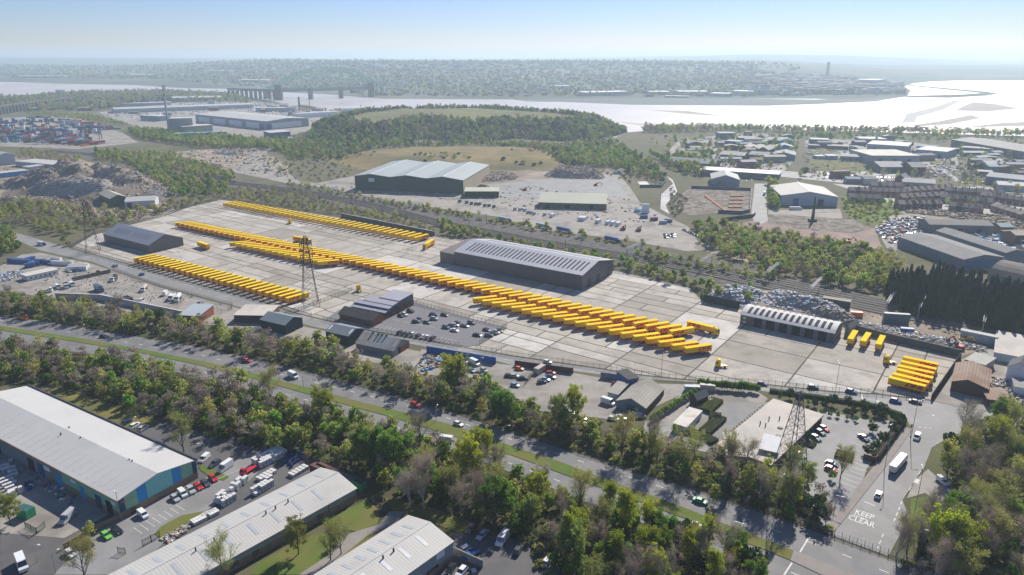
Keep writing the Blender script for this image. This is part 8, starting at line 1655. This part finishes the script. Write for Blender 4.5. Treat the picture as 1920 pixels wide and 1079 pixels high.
# ------------------------------------------------------------------ pylons, lamps
def pylon(name, label, base, top, hw, hd, arms, mat_, th=.22, at=None):
    p = G(*base); h = top_z(base, top); t = empty(name, (p.x, p.y, 0), hd, label, 'pylon')
    def w(z): return hw * (1 - z / h) ** 1.0 * .82 + hw * .12 if z < h * .6 else (hw * (.4) * .82 + hw * .12) * (1 - (z - h * .6) / (h * .4) * .75)
    lv = [h * q for q in (0, .14, .27, .39, .5, .6, .68, .76, .84, .92, 1)]
    for sx in (-1, 1):
        for sy in (-1, 1):
            b = MB()
            for a, c in zip(lv, lv[1:]): b.bar((sx * w(a), sy * w(a), a), (sx * w(c), sy * w(c), c), th * 1.3)
            b.build('leg', mat_, t)
    b = MB()
    for a, c in zip(lv, lv[1:]):
        for (x0, y0, x1, y1) in ((-1, -1, 1, -1), (1, -1, 1, 1), (1, 1, -1, 1), (-1, 1, -1, -1)):
            b.bar((x0 * w(a), y0 * w(a), a), (x1 * w(c), y1 * w(c), c), th * .6); b.bar((x1 * w(a), y1 * w(a), a), (x0 * w(c), y0 * w(c), c), th * .6); b.bar((x0 * w(c), y0 * w(c), c), (x1 * w(c), y1 * w(c), c), th * .6)
    b.build('bracing', mat_, t)
    for z, ln in arms:
        z *= h; b = MB()
        for s in (-1, 1):
            b.bar((0, -w(z), z), (s * ln, 0, z), th * .8); b.bar((0, w(z), z), (s * ln, 0, z), th * .8); b.bar((0, 0, z + h * .04), (s * ln, 0, z), th * .7)
        b.build('cross_arm', mat_, t)
        for s in (-1, 1):
            for q in (.95, .6): MB().cyl((s * ln * q, 0, z - 1.9), .22, 1.8, 6).build('insulator', m_dark, t)
    return t
m_pyl = mat('m_pyl', (.045, .04, .04), .7, 1, .2); m_pylg = mat('m_pylg', (.16, .155, .15), .7, 1, .2)
pylon('lattice_pylon', 'dark lattice pylon between the left trailer row and the office block', (583, 573), (578, 443), 4.6, .4, [(.97, 1.6), (.90, 3.2), (.82, 3.4), (.74, 3.2), (.66, 3.0)], m_pyl, .17)
pylon('lattice_pylon', 'dark lattice pylon before the left grey warehouse', (175, 473), (166, 375), 4.6, .4, [(.95, 2), (.86, 3.5), (.75, 3.5)], m_pyl, .16); pylon('lattice_pylon', 'tall grey lattice pylon beside the flat roofed office', (1478, 905), (1492, 736), 4.6, .2, [(.98, 1)], m_pylg, .14)
def lamp(base, top, label, arm=1.6, hd=0):
    p = G(*base); h = top_z(base, top); t = empty('street_lamp', (p.x, p.y, surf(p.x, p.y)), hd, label, 'street lamp', None); MB().cyl((0, 0, 0), .12, h, 7, r2=.07).build('post', m_steel, t); MB().bar((0, 0, h), (arm, 0, h + .25), .09).build('arm', m_steel, t); MB().box(arm - .1, arm + .65, -.16, .16, h + .18, h + .32).build('lamp_head', m_white, t)
for i, (b_, t_) in enumerate([((1707, 827), (1706, 752)), ((1712, 975), (1722, 880)), ((1738, 1067), (1754, 1000)), ((1658, 882), (1668, 795)), ((227, 975), (217, 917)), ((1240, 700), (1243, 662)), ((1568, 725), (1573, 682)), ((1385, 1060), (1391, 983)), ((569, 725), (568, 706)), ((901, 703), (897, 670)), ((698, 612), (699, 583)), ((157, 622), (156, 612)), ((288, 685), (287, 668)), ((265, 800), (259, 780)), ((1564, 956), (1568, 930)), ((1455, 960), (1458, 895)), ((1206, 842), (1207, 812)), ((385, 850), (384, 833)), ((585, 600), (584, 585)), ((1054, 692), (1054, 670)), ((924, 668), (923, 652)), ((173, 497), (170, 478)), ((100, 507), (99, 495)), ((205, 552), (200, 530)), ((70, 1055), (60, 1022)), ((105, 1075), (97, 1040)), ((1640, 765), (1643, 735)), ((1066, 1000), (1067, 960)), ((430, 640), (430, 625)), ((945, 855), (944, 800)), ((818, 790), (818, 765)), ((1118, 500), (1118, 488)), ((1335, 765), (1335, 748))]):
    lamp(b_, t_, 'slim street lamp, %s counted from the side road junction outward' % ordw(i), hd=(i * 1.3) % 6.28)
TL = empty('traffic_light', tuple(G(1707, 812)), 0, 'traffic light on the pavement corner of the side road', 'traffic light'); MB().cyl((0, 0, 0), .07, 3, 6).build('post', m_dark, TL); MB().box(-.2, .2, -.2, .2, 2.4, 3.5).build('signal_head', m_dark, TL)
CR = pylon('piling_rig', 'tall dark piling rig on the stripped soil in front of the pale depot shed', (1523, 416), (1527, 370), .9, 0, [], m_dark, .4); MB().box(-3, 3, -2, 2, 0, 2.5).build('machine_body', m_dark, CR)
FR = empty('steel_frame', tuple(G(1383, 394)), 0, 'half built orange brick footings on the cleared plot', 'foundation'); o = G(1383, 394); m_or = mat('m_foot', (.42, .17, .10), .9, .5, .15)
for k in range(5): a, b = G(1364 + 2 * k * .6, 397 - 7 * k) - o, G(1391 + .5 * k, 399 - 7.5 * k) - o; MB().box(a.x, b.x, a.y - 1.5, a.y + 1.5, 0, 1.1).build('footing', m_or, FR)
a, b = G(1362, 398) - o, G(1372, 368) - o; MB().box(a.x - 1, a.x + 1, a.y, b.y, 0, .9).build('footing', m_or, FR)
wall_run('plot_hoarding', 'dark curved hoarding around the cleared plot', [(1296, 354), (1408, 358), (1406, 398), (1390, 402), (1346, 400)], 3, .3, m_navy, 'fence'); wall_run('plot_hoarding', 'dark hoarding along the access road bend', [(1356, 415), (1412, 408), (1416, 404)], 3, .3, m_dark, 'fence'); wall_run('pond_wall', 'dark wall around the settling pond by the creek', [(1200, 352), (1240, 352), (1248, 342), (1232, 330)], 3, .4, m_navy); patch('settling_pond', [(1195, 342), (1212, 341), (1220, 350), (1202, 351)], m_river, .45)

rs = np.random.RandomState(3); mb = MB(); cm = [PAINT[c] for c in ('maroon', 'brown', 'blue', 'white', 'silver', 'dark blue', 'teal', 'light blue')]
P = [G(*p) for p in [(0, 272), (0, 226), (120, 228), (200, 240), (165, 272)]]; fx = rs.uniform(min(p.x for p in P), max(p.x for p in P), 900); fy = rs.uniform(min(p.y for p in P), max(p.y for p in P), 900); _, i2 = poly_dist(fx, fy, P)
for x, y in zip(fx[i2], fy[i2]):
    if math.sin(y / 9) < -.1: continue
    h = 2.6 * rs.randint(1, 4); mb.box(x - 3, x + 3, y - 1.3, y + 1.3, 0, h, rs.randint(8))
tag(mb.build('container_mass', cm), 'hundreds of mixed containers massed between the cranes', 'containers', None, 'stuff')

r_ = random.Random(21); un = []
for pts, n in [([(1275, 268), (1400, 256), (1490, 262), (1485, 300), (1440, 320), (1300, 312)], 26), ([(1515, 266), (1680, 264), (1740, 285), (1730, 320), (1620, 300), (1515, 296)], 16), ([(1780, 280), (1930, 300), (1930, 355), (1830, 345)], 18), ([(1560, 335), (1700, 345), (1690, 352), (1560, 345)], 5), ([(200, 215), (420, 190), (560, 206), (610, 225), (420, 215), (260, 240)], 16), ([(1870, 440), (1940, 440), (1940, 505), (1890, 480)], 8), ([(0, 196), (170, 196), (170, 208), (0, 212)], 10)]:
    P = [G(*p) for p in pts]
    while n:
        x, y = r_.uniform(min(p.x for p in P), max(p.x for p in P)), r_.uniform(min(p.y for p in P), max(p.y for p in P))
        if in_poly(x, y, P): un.append((x, y)); n -= 1
un.sort(key=lambda q: q[0] / q[1])
for i, (x, y) in enumerate(un):
    L_ = r_.uniform(9, 30); h = r_.uniform(-.25, .2); rc = r_.choice(['white', 'silver', 'grey', 'light blue', 'brown', 'beige'])
    A_ = Vector((x, y, 0)); Shed('works_unit', f'small works unit with {rc} roof, {ordw(i)} among the small units beyond the railway', A_, A_ + Vector((math.cos(h), math.sin(h), 0)) * L_, r_.uniform(8, 16), r_.uniform(4, 8), 1.6, ridge=r_.choice(['u', 'u', 'v', 'flat']), wall=PAINT[r_.choice(['maroon', 'grey', 'teal', 'silver', 'brown'])], roof=mat('m_ur_' + rc, {'white': (.5, .5, .49), 'silver': (.36, .37, .38), 'grey': (.2, .2, .21), 'light blue': (.25, .33, .38), 'brown': (.2, .15, .12), 'beige': (.42, .38, .31)}[rc], .85, .3, .15), cat='building', group='small works units')
protos_done()
